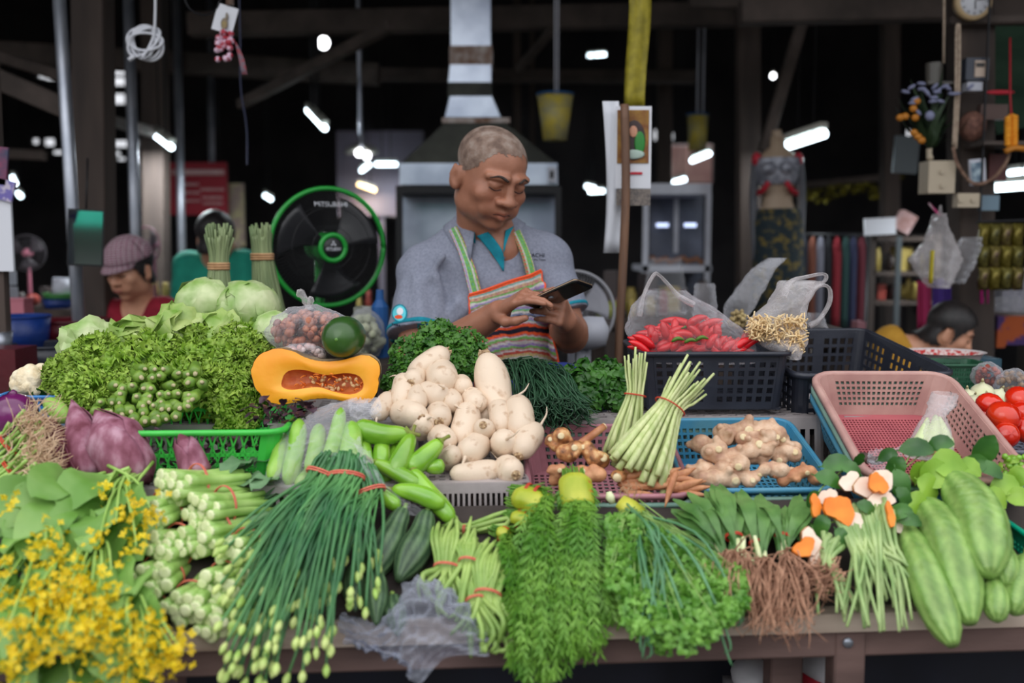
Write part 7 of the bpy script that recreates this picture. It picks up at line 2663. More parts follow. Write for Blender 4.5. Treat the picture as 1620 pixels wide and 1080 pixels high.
# ---- stick with calendar, banner, pails
b = MB()
b.tube(catmull([at(988, 165, 2.6), at(990, 300, 2.6), at(984, 450, 2.6), at(978, 600, 2.6), Vector((at(976, 600, 2.6).x, 2.6, 0))], 24), .0115, 9)
solid('wooden_stick', 'upright brown wooden stick holding the calendars', 'stick', b, BAMBOO, smooth=True)
t = thing('calendar', 'wall calendar with a portrait picture hung on the wooden stick', 'calendar', AT(1000, 240, 2.62))
V_ = [at(972, 176, 2.63), at(1031, 167, 2.63), at(1031, 292, 2.63), at(974, 297, 2.63)]
A, B_ = at(973, 296, 2.63), at(1031, 170, 2.63)
Y_ = 2.625
def sheetbox(x0, y0, x1, y1, Y, name, m, par, th=.003):
 a, c_ = at(x0, y1, Y), at(x1, y0, Y)
 return MB().box(((a.x + c_.x) / 2, Y, (a.z + c_.z) / 2), (c_.x - a.x, th, c_.z - a.z)).build(name, m, par, smooth=False)
sheetbox(973, 168, 1031, 298, 2.63, 'sheet', CARD, t)
sheetbox(976, 174, 1027, 258, 2.627, 'picture', mat('calendar_gold', (150, 110, 40), (120, 70, 30), 40, .6), t)
MB().blob(at(1003, 222, 2.625), (.030, .002, .052), 18, 10).build('portrait_oval', mat('portrait_dark', (46, 34, 36), (70, 50, 50), 30, .6), t)
MB().blob(at(1002, 208, 2.622), (.011, .002, .015), 12, 8).build('portrait_face', SKIN_F, t)
MB().blob(at(1012, 226, 2.622), (.014, .002, .030), 12, 8).build('portrait_sash', mat('sash_green', (40, 130, 50), None), t)
MB().blob(at(1002, 244, 2.621), (.030, .002, .012), 12, 8).build('picture_base', mat('pale_cloud', (170, 190, 180), None), t)
sheetbox(993, 272, 1016, 276, 2.627, 'red_print_line', REDPRINT, t)
sheetbox(975, 299, 1029, 325, 2.63, 'date_pad', mat('date_pad', (130, 120, 112), (90, 84, 84), 160, .7), t)
b = MB()
G = []
for f in np.linspace(0, 1, 12):
 yy = 160 + 240 * f
 cx_ = 964 + 12 * math.sin(f * 2.2) - 8 * f + 2
 G.append([at(cx_ + (u - .5) * 26, yy, 2.66 + .012 * math.sin(u * 5 + f * 4)) for u in np.linspace(0, 1, 7)])
o = add_mod(MB().grid(np.array([[tuple(p) for p in r_] for r_ in G])).build('hanging_paper', CARD, base=True), 'SOLIDIFY', thickness=.001)
tag(o, 'long curled sheet of white paper hanging left of the calendar', 'paper')
G = [[AT(993 + 3 * math.sin(f * 5) - 2 * f + u * 36 * (1 - .12 * f), -60 + 228 * f, 3.0 + .008 * math.sin(u * 7 + f * 3)) for u in np.linspace(0, 1, 7)] for f in np.linspace(0, 1, 14)]
o = add_mod(MB().grid(np.array(G)).build('yellow_banner', GOLDC, base=True), 'SOLIDIFY', thickness=.002)
tag(o, 'long yellow cloth banner hanging above the calendar', 'banner')
t = tub('yellow plastic pail hanging on two cords right of the man', 878, 153, 222, 56, 4.2, YELB, 'pail', 'hanging_pail', .66)
p0 = at(878, 150, 4.2)
MB().tube([p0, (p0.x - .004, 4.2, 3.0)], .004, 5).tube([p0 + Vector((.012, 0, 0)), (p0.x + .012, 4.2, 3.0)], .004, 5).build('cord', WHITEP, t)
MB().tube(np.stack([p0.x + .076 * np.cos(np.linspace(0, 2 * PI, 33)), 4.2 + .076 * np.sin(np.linspace(0, 2 * PI, 33)), p0.z + .002 + 0 * np.linspace(0, 1, 33)], -1), .004, 6).build('blue_rim', mat('pail_blue', (40, 90, 140), None), t)
t = tub('smaller yellow pail hanging above the display cabinet', 1103, 184, 238, 32, 5.4, YELB, 'pail', 'hanging_pail', .85)
p0 = at(1103, 182, 5.4)
MB().tube([p0, (p0.x - .004, 5.4, 3.3)], .005, 5).tube([p0 + Vector((.03, 0, 0)), (p0.x + .03, 5.4, 3.3)], .005, 5).build('cord', WHITEP, t)
MB().tube(np.stack([p0.x + .056 * np.cos(np.linspace(0, 2 * PI, 33)), 5.4 + .056 * np.sin(np.linspace(0, 2 * PI, 33)), p0.z + .002 + 0 * np.linspace(0, 1, 33)], -1), .005, 6).build('blue_rim', mat('pail_blue', (40, 90, 140)), t)
# ---- white display cabinet
CY = 4.8
t = thing('display_cabinet', 'white framed glass display cabinet right of the calendar', 'cabinet', AT(1072, 470, CY))
def cab(x0, y0, x1, y1, name, m, Y=CY, dep=.03):
 a, c_ = at(x0, y1, Y), at(x1, y0, Y)
 return MB().box(((a.x + c_.x) / 2, Y + dep / 2, (a.z + c_.z) / 2), (c_.x - a.x, dep, c_.z - a.z)).build(name, m, t, smooth=False)
cab(1016, 290, 1126, 307, 'top_rail', WHITEP, dep=.4)
cab(1016, 307, 1027, 470, 'side_post', WHITEP)
cab(1113, 307, 1126, 560, 'side_post', WHITEP)
cab(1016, 420, 1126, 430, 'shelf', WHITEP, dep=.4)
cab(1027, 307, 1113, 470, 'back_wall', mat('cabinet_back', (70, 74, 86), (96, 100, 116), 8, .4), Y=CY + .38, dep=.02)
cab(1066, 310, 1074, 400, 'divider', WHITEP, Y=CY + .2, dep=.02)
_a, _c = at(1016, 470, CY + .05), at(1126, 470, CY + .05)
MB().box(((_a.x + _c.x) / 2, CY + .225, _a.z / 2), (_c.x - _a.x, .35, _a.z)).build('lower_box', mat('cabinet_low', (70, 64, 64), None), t, smooth=False)
for k, px in enumerate((1048, 1092)):
 p = at(px, 356, CY + .3)
 MB().tube([p + Vector((-.03, 0, 0)), p + Vector((.03, 0, 0))], .010, 8).build('inner_lamp', mat('cab_glow', (200, 215, 255), emit=1.6), t)
b = MB()
for k in range(12):
 b.blob(at(1032 + k * 7, 408 + (k * 5 % 7), CY + .12), (.018, .02, .014), 8, 5)
b.build('snack_rows', mat('snacks', (130, 84, 60), (170, 120, 90), 40, .6), t)['kind'] = 'stuff'
# ---- shop mannequin in corset and patterned skirt
MY = 4.32
t = thing('mannequin', 'headless shop mannequin in a silver and red bodice', 'mannequin', AT(1230, 420, MY))
ctr = [at(1230, y_, MY) for y_ in (215, 232, 244, 256, 276, 296, 318, 340, 365)]
MB().tube(ctr, np.array([11, 12, 26, 34, 30, 25, 23, 30, 36]) * MY / FPX, 20, flat=.65, up=(0, 1, 0)).build('torso', mat('mannequin_skin', (172, 150, 128), None, 20, .5), t)
ctr = [at(1230, y_, MY - .005) for y_ in (250, 262, 280, 292)]
MB().tube(ctr, np.array([34, 35, 31, 28]) * MY / FPX * 1.03, 20, flat=.68, up=(0, 1, 0), cap=False).build('bodice', mat('silver_bodice', (110, 112, 124), (170, 172, 184), 40, .4, metal=.3), t)
for sx in (-1, 1):
 MB().blob(at(1230 + sx * 33, 252, MY - .01), (.022, .022, .03), 10, 7).build('red_sleeve', REDPRINT, t)
 MB().tube(catmull([at(1230 + sx * 14, 288, MY - .085), at(1230 + sx * 22, 300, MY - .07), at(1230 + sx * 30, 306, MY - .03)], 8), .012, 7).build('red_trim', REDPRINT, t)
 MB().blob(at(1230 + sx * 13, 266, MY - .055), (.035, .03, .03), 12, 8).build('bodice_cup', mat('silver_bodice', (110, 112, 124)), t)
 MB().tube(catmull([at(1230 + sx * 33, 250, MY), at(1230 + sx * 38, 310, MY + .02), at(1230 + sx * 36, 380, MY), at(1230 + sx * 34, 420, MY)], 14), np.linspace(.022, .014, 14), 8).build('side_ribbon', mat('grey_ribbon', (90, 92, 100), None), t)
sk_ = [at(1230, y_, MY) for y_ in (330, 350, 380, 430, 500)]
MB().tube(sk_, np.array([30, 37, 38, 40, 44]) * MY / FPX, 26, flat=.75, up=(0, 1, 0), shape=1 + .05 * np.cos(np.arange(26) * 3)[None, :] * np.ones((5, 1))).build('skirt', mat('patterned_skirt', (28, 44, 52), (120, 104, 50), 36, .8, lo=.5, hi=.62), t)
MB().tube([at(1230, 500, MY), (at(1230, 500, MY).x, MY, .03)], .02, 10).tube([(at(1230, 500, MY).x, MY, 0), (at(1230, 500, MY).x, MY, .03)], [.16, .14], 20).build('stand', BLKMETAL, t)
MB().tube([at(1230, 222, MY), at(1228, 206, MY)], .022, 10).build('neck_cap', mat('mannequin_skin', (172, 150, 128)), t)
# ---- clothes rail and shelves at the right
RY = 4.6
t = thing('clothes_rail', 'dark metal clothes rail with garments at the right', 'clothes rail', AT(1320, 400, RY))
MB().tube([at(1262, 372, RY), at(1372, 372, RY)], .010, 8).tube([at(1262, 372, RY), (at(1262, 372, RY).x, RY, 0)], .012, 8).tube([at(1372, 372, RY), (at(1372, 372, RY).x, RY, 0)], .012, 8).build('frame', BLKMETAL, t)
for k, (px, col, lab) in enumerate([(1272, (40, 44, 60), 'navy garment at the left end of the clothes rail'), (1285, (150, 86, 64), 'rust orange garment on the clothes rail'), (1298, (150, 150, 168), 'pale grey garment on the clothes rail'), (1310, (24, 24, 34), 'black garment on the clothes rail beside the grey one'),
         (1324, (160, 24, 44), 'bright red garment on the clothes rail'), (1338, (30, 74, 72), 'dark teal garment on the clothes rail'), (1350, (44, 50, 90), 'blue garment on the clothes rail'), (1363, (110, 24, 44), 'wine red garment at the right end of the rail')]):
 a = at(px, 374, RY)
 w_ = 7 * RY / FPX
 n = 9
 P = [Vector((a.x, RY, a.z - .42 * f)) for f in np.linspace(0, 1, n)]
 b = MB().tube(P, w_ * np.array([.5, .95, 1, 1, 1, 1.02, 1.05, 1.05, 1.05]), 14, shape=1 + .18 * np.cos(np.arange(14) * 3.1 + k)[None, :] * np.ones((n, 1)), up=(0, 1, 0))
 o = solid('garment', lab, 'garment', b, mat('cloth_%d' % k, [int(v * .72) for v in col], None, 20, .9), 'garments on the clothes rail', True)
SHY = 4.75
t = thing('goods_shelf', 'dark shelf of packets behind the clothes rail', 'shelf', AT(1420, 420, SHY))
for y_ in (378, 432, 478):
 A, B_ = at(1376, y_, SHY), at(1478, y_, SHY)
 MB().box(((A.x + B_.x) / 2, SHY + .1, A.z), (B_.x - A.x, .3, .02)).build('board', WOOD_DARK, t, smooth=False)
for px in (1376, 1478):
 A = at(px, 370, SHY)
 MB().box((A.x, SHY + .1, A.z / 2), (.03, .3, A.z)).build('upright', WOOD_DARK, t, smooth=False)
clutter('packets on the dark shelf', [(1384, 1470, 430, SHY + .04, 6, 36)], 'small packet on the middle board of the dark shelf, {pos}', 9, at(1376, 432, SHY).z + .01)
clutter('packets on the dark shelf', [(1384, 1470, 476, SHY + .04, 6, 34)], 'small packet on the lowest board of the dark shelf, {pos}', 10, at(1376, 478, SHY).z + .01)
solid('card_sign', 'white card sign on top of the dark shelf', 'sign', MB().box(at(1392, 358, 4.5), (.14, .01, .075), Matrix.Rotation(-.05, 3, 'Y')), CARD)
solid('paper_roll', 'pinkish carton leaning beside the white card sign', 'carton', MB().box(at(1430, 352, 4.55), (.07, .06, .09), Matrix.Rotation(.5, 3, 'Y')), mat('pink_carton', (150, 110, 104), (180, 150, 150), 20, .7))
b = MB()
rr = np.random.RandomState(17)
for i in range(420):
 px = rr.uniform(1262, 1420)
 p = AT(px, 300 + 8 * math.sin(px * .05) + rr.uniform(-9, 14), 6.18)
 d = nrm(rr.normal(size=3)) * .02
 s_ = nrm(np.cross(d, rr.normal(size=3))) * .004
 b.add([p - d, p + s_, p + d, p - s_], [[0, 1, 2, 3]])
b.tube([at(1255, 297, 6.19), at(1430, 280, 6.19)], .006, 5)
solid('tinsel_garland', 'gold tinsel garland strung across the dark right side', 'garland', b, mat('gold_tinsel', (120, 110, 30), (180, 170, 60), 90, .25, metal=.6), kind='stuff')
ZP = bench('counter of packaged goods behind the black crates', 1.15, 1.66, 3.6, 4.1, at(1400, 572, 3.6).z)
clutter('goods behind the black crates', [(1335, 1420, 538, 3.68, 5, 30), (1335, 1420, 520, 3.9, 5, 40)], 'blurred packaged goods behind the black crates, {pos}', 12, ZP)
# ---- wooden post at the right with clock, meter, flowers, boxes
PY = 3.42
t = thing('wall_clock', 'round wall clock with cream rim at the top right', 'clock', AT(1541, 3, PY - .07))
c = at(1541, 2, PY - .07)
MB().tube([c + Vector((0, .03, 0)), c, c + Vector((0, -.004, 0))], [.058, .060, .050], 30).build('rim', CLOCKY, t)
MB().tube([c + Vector((0, -.003, 0)), c + Vector((0, -.006, 0))], [.047, .046], 30).build('dial', CARD, t)
b = MB()
for k in range(12):
 a = k * PI / 6
 b.box(c + Vector((.040 * math.sin(a), -.007, .040 * math.cos(a))), (.003, .001, .008), Matrix.Rotation(a, 3, 'Y'))
b.build('hour_marks', FANBLACK, t, smooth=False)
MB().beam(c + Vector((0, -.008, 0)), c + Vector((.002, -.008, -.026)), .004, .002).build('hour_hand', FANBLACK, t, smooth=False)
MB().beam(c + Vector((0, -.009, 0)), c + Vector((.034, -.009, .006)), .003, .002).build('minute_hand', FANBLACK, t, smooth=False)
t = thing('electric_meter', 'electricity meter with glass front on the right post', 'meter', AT(1540, 112, PY - .08))
c = at(1541, 111, PY - .06)
MB().box(c, (.075, .05, .072)).build('case', mat('meter_case', (52, 58, 72), None, 20, .3), t, smooth=False)
MB().box(c + Vector((.010, -.027, 0)), (.040, .004, .052)).build('dial_window', mat('meter_dial', (196, 176, 160), None), t, smooth=False)
MB().box(c + Vector((.006, -.031, .012)), (.026, .003, .012)).build('counter', FANBLACK, t, smooth=False)
MB().box(c + Vector((-.004, 0, -.055)), (.05, .04, .028)).build('terminal_cover', WHITEP, t, smooth=False)
solid('glass_jar', 'small glass jar high on the left side of the right post', 'jar', MB().tube([at(1478, 132, PY), at(1478, 100, PY)], .028, 14).box((at(1500, 133, PY).x, PY, at(1478, 133, PY).z), (.16, .06, .008)), mat('dull_glass', (96, 92, 86), None, 20, .2))
t = thing('flower_spray', 'spray of white and orange flowers hung on the right post', 'flowers', AT(1475, 190, PY - .1))
rr = np.random.RandomState(18)
b, fl2, fo = MB(), MB(), MB()
c0_ = AT(1472, 235, PY - .06)
for i in range(46):
 e = AT(1468 + rr.normal() * 26, 170 + rr.normal() * 26, PY - .08 + rr.uniform(-.05, .05))
 b.leaf(catmull([c0_, (c0_ + e) / 2 + rr.normal(size=3) * .01, e], 7), .010 * np.array([.1, .5, 1, 1, .8, .5, .05]))
for i in range(20):
 e = AT(1478 + rr.normal() * 24, 150 + rr.normal() * 14, PY - .12)
 fl2.blob(e, (.016, .008, .006), 7, 5, Euler((0, rr.uniform(-.8, .8), 0)).to_matrix())
fl2.blob(at(1471, 183, PY - .14), (.016, .012, .016), 10, 7)
for (px, py) in [(1450, 160), (1445, 172), (1424, 186), (1432, 184), (1448, 186), (1446, 210), (1452, 216), (1458, 222)]:
 fo.blob(at(px, py, PY - .12), (.014, .010, .012), 8, 5)
b.build('leaves', mat('dark_foliage', (24, 44, 26), (44, 66, 36), 20, .6), t)
fl2.build('white_flowers', mat('white_petals', (130, 134, 164), None), t)['kind'] = 'stuff'
fo.build('orange_flowers', mat('orange_petals', (190, 120, 30), None), t)['kind'] = 'stuff'
MB().tube([at(1470, 235, PY - .06), at(1470, 252, PY - .06)], .010, 8).blob(at(1471, 249, PY - .07), (.012, .012, .010), 8, 6).build('holder', SOCKET, t)
solid('beige_box', 'beige electrical box on the right post below the flowers', 'box', MB().box(at(1482, 281, PY - .06), (.088, .08, .106)).box(at(1491, 272, PY - .106), (.012, .004, .012)).box(at(1491, 294, PY - .106), (.012, .004, .012)), SOCKET)
solid('switch_box', 'cream socket box low on the right post', 'socket', MB().box(at(1530, 317, PY - .08), (.080, .04, .046)).box(at(1520, 317, PY - .104), (.014, .006, .012)).box(at(1540, 317, PY - .104), (.014, .006, .012)), SOCKET)
solid('blue_card', 'small blue grey card beside the cream socket box', 'card', MB().box(at(1564, 321, PY - .05), (.066, .012, .05)), mat('blue_grey_card', (110, 134, 150), None))
solid('white_board', 'pale board leaning on the dark shelf left of the post', 'board', MB().box(at(1433, 245, 4.4), (.105, .02, .16), Matrix.Rotation(.06, 3, 'Y')).box((at(1433, 245, 4.4).x, 4.44, .72), (.02, .02, 1.44)), mat('dull_board', (84, 92, 96), None))
solid('loop_cable', 'pale rope looped in a long hairpin down the right post', 'rope', MB().tube(catmull([at(1508, 230, PY - .10), at(1512, 140, PY - .10), at(1513, 50, PY - .10), at(1516, 40, PY - .10), at(1518, 50, PY - .10), at(1517, 140, PY - .10), at(1512, 235, PY - .10)], 40), .0042, 6), ROPEM, smooth=True)
solid('grey_cable', 'straight pale cable down the left side of the right post', 'cable', MB().tube([at(1494, -40, PY - .03), at(1493, 100, PY - .03)], .004, 6), ROPEM, smooth=True)
b = MB()
P = catmull([at(1508, 235, PY - .12), at(1516, 262, PY - .12), at(1540, 290, PY - .12), at(1568, 284, PY - .12), at(1590, 260, PY - .12), at(1598, 238, PY - .12)], 34)
for p in P:
 b.blob(p, (.0065, .0065, .0065), 7, 5)
solid('bead_necklace', 'hanging string of brown beads on the right post', 'beads', b, mat('beads', (110, 80, 66), (150, 120, 100), 60, .4), smooth=True)
solid('altar_shelf', 'narrow wooden altar shelf at the right edge', 'shelf', MB().box((at(1575, 232, PY).x, PY - .05, at(1575, 232, PY).z), (.20, .16, .012)), WOOD_BEAM)
t = thing('basket_ornament', 'brown woven ornament on the altar shelf', 'ornament', AT(1545, 195, PY - .06))
MB().blob(at(1538, 200, PY - .05), (.045, .04, .05), 16, 10).build('ball', mat('brown_wicker', (92, 60, 52), (130, 90, 76), 60, .8), t)
MB().box(at(1570, 178, PY - .04), (.09, .03, .05)).build('panel', mat('brown_panel', (84, 62, 56), None), t, smooth=False)
MB().blob(at(1582, 146, PY - .06), (.05, .006, .008), 10, 6).build('red_ribbon', REDPRINT, t)
t = thing('marigold_garland', 'orange marigold garland hanging at the right edge', 'garland', AT(1600, 200, PY - .14))
b = MB()
for k in range(26):
 b.blob(at(1600 + 6 * math.sin(k * 2.1), 184 + k * 1.9, PY - .13 + .008 * math.cos(k * 2.1)), (.012, .012, .010), 8, 5)
b.build('blooms', mat('marigold', (224, 136, 14), (240, 164, 40), 60, .7), t)
MB().tube([at(1600, 184, PY - .13), at(1598, 150, PY - .10), at(1598, 60, PY - .06)], .003, 5).build('string', REDPRINT, t)
MB().tube(catmull([at(1590, 240, PY - .15), at(1604, 234, PY - .15), at(1625, 236, PY - .15)], 6), .010, 7).build('tail', mat('orange_petals', (214, 140, 30)), t)
t = thing('framed_picture', 'small framed picture under the altar shelf', 'picture', AT(1546, 272, PY - .09))
MB().box(at(1546, 272, PY - .09), (.052, .01, .085), Matrix.Rotation(-.1, 3, 'Y')).build('frame', WHITEP, t, smooth=False)
MB().box(at(1545, 272, PY - .097), (.034, .004, .062), Matrix.Rotation(-.1, 3, 'Y')).build('print', mat('blue_print', (70, 96, 120), (170, 190, 200), 50, .4), t, smooth=False)
solid('red_board', 'dull red board behind the bead necklace', 'board', MB().box(at(1578, 265, PY + .0), (.06, .01, .09)), mat('dull_red', (84, 34, 32), None))
solid('green_cloth', 'dark green striped cloth banner at the top right corner', 'banner', MB().box(at(1600, 100, 3.9), (.22, .01, .50), Matrix.Rotation(-.25, 3, 'Y')), mat('green_stripes', (14, 44, 28), (44, 70, 52), 9, .9, stretch=(.3, 1, 1)))
# ---- hanging bag and shiny packets
t = carrier_bag('hanging_bag', 'white plastic bag with yellow stripe hanging from the right post', [(1472, 1498, 455, 3.2), (1458, 1508, 440, 3.2), (1438, 1520, 410, 3.2), (1462, 1510, 385, 3.2), (1476, 1494, 355, 3.2), (1482, 1490, 338, 3.2)], [[(1484, 342, 3.2, 4), (1488, 325, 3.2, 3), (1490, 340, 3.2, 3)]], MILKY, depth=.05, seed=66, amp=.005)
P = [AT(1472 + f * 3, 448 - 52 * f, 3.145) for f in np.linspace(0, 1, 6)]
MB().tube(P, .013, 8, flat=.3).build('yellow_stripe', mat('bag_yellow', (214, 196, 40), None, transl=.2), t)
MB().tube([at(1486, 340, 3.2), (at(1486, 320, 3.3).x, 3.38, at(1486, 320, 3.3).z)], .004, 6).build('pink_tie', mat('pink_tie', (190, 60, 120), None), t)
carrier_bag('hanging_bag', 'clear crumpled bag hanging beside the white plastic bag', [(1508, 1520, 448, 3.22), (1504, 1536, 425, 3.22), (1510, 1548, 395, 3.22), (1525, 1550, 375, 3.22)], [], CLEAR, depth=.04, seed=67, amp=.006)
its = []
for k in range(12):
 px, py = 1556 + (k % 4) * 18, 372 + (k // 4) * 34
 b = MB()
 G = [[AT(px - 8 + 16 * u + 1.5 * math.sin(f * 6), py - 18 + 36 * f, 3.3 + .02 * math.sin(u * PI) * math.sin(f * PI) * -1) for u in np.linspace(0, 1, 7)] for f in np.linspace(0, 1, 9)]
 o = add_mod(MB().grid(np.array(G)).build('foil_packet', mat('foil_%d' % (k % 3), [(96, 84, 24), (70, 68, 40), (84, 66, 52)][k % 3], (150, 140, 70), 30, .25, .8, 40, metal=.6), base=True), 'SOLIDIFY', thickness=.004)
 tag(o, None, 'packet', 'shiny packets hanging at the right edge')
 its.append((o, px, py))
row_labels(its, 'shiny gold packet hanging at the right edge, {pos}', 20)
solid('packet_rail', 'thin rail holding the shiny packets at the right edge', 'rail', MB().tube([at(1545, 352, 3.32), at(1640, 348, 3.32)], .006, 6).tube([at(1550, 352, 3.32), (at(1550, 352, 3.32).x, 3.32, 2.9)], .004, 5).tube([at(1556, 352, 3.315), at(1556, 470, 3.315)], .002, 5), BLKMETAL)
solid('cloth_rail', 'thin rail by the right post carrying two cloths', 'rail', MB().tube([at(1448, 441, 3.45), at(1516, 441, 3.45)], .005, 6), BLKMETAL)
for k, (px, w_, col, lab) in enumerate([(1462, 22, (150, 34, 80), 'magenta cloth hanging below the white plastic bag'), (1490, 30, (64, 40, 120), 'purple cloth hanging below the white plastic bag'), (1556, 16, (190, 40, 130), 'bright pink ribbon hanging by the shiny packets')]):
 y0, y1 = (440, 520) if k < 2 else (395, 480)
 G = [[AT(px - w_ / 2 + w_ * u, y0 + (y1 - y0) * f, 3.45 + .012 * math.sin(u * 9 + k)) for u in np.linspace(0, 1, 9)] for f in np.linspace(0, 1, 6)]
 o = add_mod(MB().grid(np.array(G)).build('hanging_cloth', mat('hang_%d' % k, col, None, 20, .9), base=True), 'SOLIDIFY', thickness=.004)
 tag(o, lab, 'cloth')
t = thing('goods_stand', 'stand of folded goods at the right edge above the tomatoes', 'stand', AT(1600, 560, 3.2))
A = at(1600, 500, 3.55)
MB().box((A.x + .08, 3.68, A.z), (.34, .3, .02)).build('top', WOOD_DARK, t, smooth=False)
for sx in (-.08, .18):
 MB().box((A.x + sx, 3.68, A.z / 2), (.03, .28, A.z)).build('leg', WOOD_DARK, t, smooth=False)
solid('white_carton', 'white printed carton on the stand at the right edge', 'carton', MB().box(at(1606, 458, 3.68), (.14, .10, .16)), mat('pale_carton', (150, 148, 156), (120, 120, 132), 60, .7))
carrier_bag('clear_bag', 'shiny clear bag on the stand at the right edge', [(1572, 1640, 499, 3.56), (1562, 1640, 488, 3.56), (1580, 1640, 470, 3.56)], [], CLEAR, depth=.06, seed=71, amp=.006)
solid('orange_cloth', 'folded orange and purple cloths on the stand front at the right', 'cloth', MB().box(at(1602, 522, 3.50), (.13, .06, .10)).box(at(1578, 524, 3.49), (.03, .06, .11)), mat('orange_purple', (150, 70, 30), (60, 40, 90), 14, .9, lo=.47, hi=.53))
# ------------------------------------------------------------------ front row on the sloping board
KALE = mat('kale_stem', (136, 176, 84), (176, 206, 122), 16, 0.4, rand=.08)
KALECUT = mat('kale_cut', (206, 216, 156), (230, 234, 190), 60, 0.5, rand=.04)
KLEAF = mat('kale_leaf', (92, 130, 92), (134, 168, 124), 16, 0.45, .2, 40, transl=.12)
CHOYL = mat('choy_leaf', (110, 160, 66), (150, 190, 104), 12, 0.42, .15, 30, transl=.22, rand=.06)
CHOYS = mat('choy_stem', (140, 180, 80), (170, 204, 110), 16, 0.4)
YELLOW = mat('yellow_flower', (232, 196, 10), (246, 220, 36), 30, 0.5, transl=.25)
CHV = mat('chive_stalk', (50, 104, 62), (92, 146, 84), 14, 0.4, rand=.18, stretch=(1, 1, .3))
BUD = mat('chive_bud', (150, 186, 84), (204, 216, 136), 40, 0.45, rand=.08)
BEAN = mat('bean_pod', (122, 156, 72), (162, 188, 102), 20, 0.42, rand=.08)
GOURD = mat('ridge_gourd', (200, 200, 200), (255, 255, 255), 30, 0.42, .25, 60, rand=.06, attr='tone')
ACAC = mat('acacia_frond', (84, 140, 40), (132, 180, 70), 18, 0.45, transl=.25)
WRAP = mat('banana_leaf_wrap', (160, 176, 40), (204, 204, 76), 20, 0.4, transl=.1, stretch=(1, 1, .3))
CILA = mat('front_coriander', (84, 142, 44), (136, 188, 80), 30, 0.42, transl=.22)
ONIONL = mat('spring_onion', (62, 116, 74), (104, 156, 110), 14, 0.38)
SAWL = mat('culantro_leaf', (66, 112, 50), (112, 154, 84), 14, 0.4, transl=.18)
ROOTS = mat('brown_roots', (140, 98, 76), (196, 150, 122), 50, 0.8)
PALEST = mat('pale_stalk', (126, 158, 92), (176, 196, 132), 20, 0.42, rand=.1)
KAFFIR = mat('kaffir_leaf', (36, 86, 32), (72, 124, 48), 14, 0.3, transl=.12, rand=.1)
KAFFIRY = mat('kaffir_young', (126, 176, 44), (166, 206, 78), 12, 0.35, transl=.25)
TURMC = mat('turmeric_cut', (240, 120, 12), (250, 146, 40), 30, 0.4)
GALC = mat('galangal_slice', (240, 212, 190), (250, 230, 212), 30, 0.45)
BITTER = mat('bitter_melon', (216, 216, 216), (255, 255, 255), 30, 0.35, .3, 60, rand=.05, attr='tone')
def chain_px(pts):
 return [at(*p) for p in pts]
def bandring(parent, c, ax, r1, r2, m=BAND, w=.0016, turns=2):
 ax = np.array(tuple(ax) , float)
 s1 = nrm(np.cross(ax, (0, -1, .2)))
 s2 = nrm(np.cross(s1, ax))
 b = MB()
 for k in range(turns):
  off = nrm(ax) * (k - .5) * w * 2.4
  b.tube(A3(c) + off + np.array([s1 * math.cos(a) * r1 + s2 * math.sin(a) * r2 for a in np.linspace(0, 2 * PI, 25)]), w, 5)
 b.build('rubber_band', m, parent)
# ---- Chinese kale bundles, cut ends to the street
r = random.Random(21)
def kale(label, ex, ey, Y, tx, ty_, n, rpx, seed, sp=26):
 """ex, ey: centre of the cut ends; tx, ty_: where the leaves trail off."""
 rr = np.random.RandomState(seed)
 t = thing('kale_bundle', label, 'kale', AT(ex, ey, Y), 'Chinese kale bundles at the front left')
 E = at(ex, ey, Y)
 Tp = at(tx, ty_, Y + .13)
 ax = nrm(Tp - E)
 s1 = nrm(np.cross(ax, (0, 0, 1)))
 s2 = np.cross(s1, ax)
 k_ = Y / FPX
 L = (Tp - E).length
 for i in range(n):
  a_, q = i * 2.4, math.sqrt((i + .6) / n) * sp * k_
  o2 = s1 * math.cos(a_) * q + s2 * math.sin(a_) * q * .72
  p0 = A3(E) + o2 + ax * rr.uniform(-.012, .012)
  p1 = A3(E) + o2 * .78 + ax * L * .42
  p2 = A3(E) + o2 * 1.15 + ax * L * .8
  R = rpx * k_ * rr.uniform(.8, 1.15)
  s = MB().tube(catmull([p0, p1, p2], 8), R * np.array([1, 1.03, 1, .95, .9, .8, .7, .55]), 9).build('stalk', KALE, t)
  d = nrm(p0 - p1)
  MB().tube([p0 - d * .002, p0 + d * .0008, p0 + d * .0012], [R * 1.0, R * .94, R * .5], 9).build('cut_end', KALECUT, s)
 bandring(t, A3(E) + ax * L * .30, ax, sp * k_ * .80 + rpx * k_, sp * k_ * .56 + rpx * k_, BAND, .0011, 2)
 b = MB()
 for i in range(9):
  p = A3(E) + ax * L * rr.uniform(.55, .85) + s1 * rr.uniform(-1, 1) * sp * k_ + s2 * rr.uniform(-.3, .9) * sp * k_
  d = nrm(ax + s1 * rr.uniform(-.6, .6) + s2 * rr.uniform(-.3, .5))
  l_ = rr.uniform(.05, .08)
  b.leaf(catmull([p, p + d * l_ * .5 + (0, 0, .006), p + d * l_ + (0, 0, -.008)], 9), l_ * .36 * np.array([.15, .5, .8, 1, 1, .95, .8, .5, .1]), ruffle=.004, freq=2.5)
 b.build('leaves', KLEAF, t)
 return t
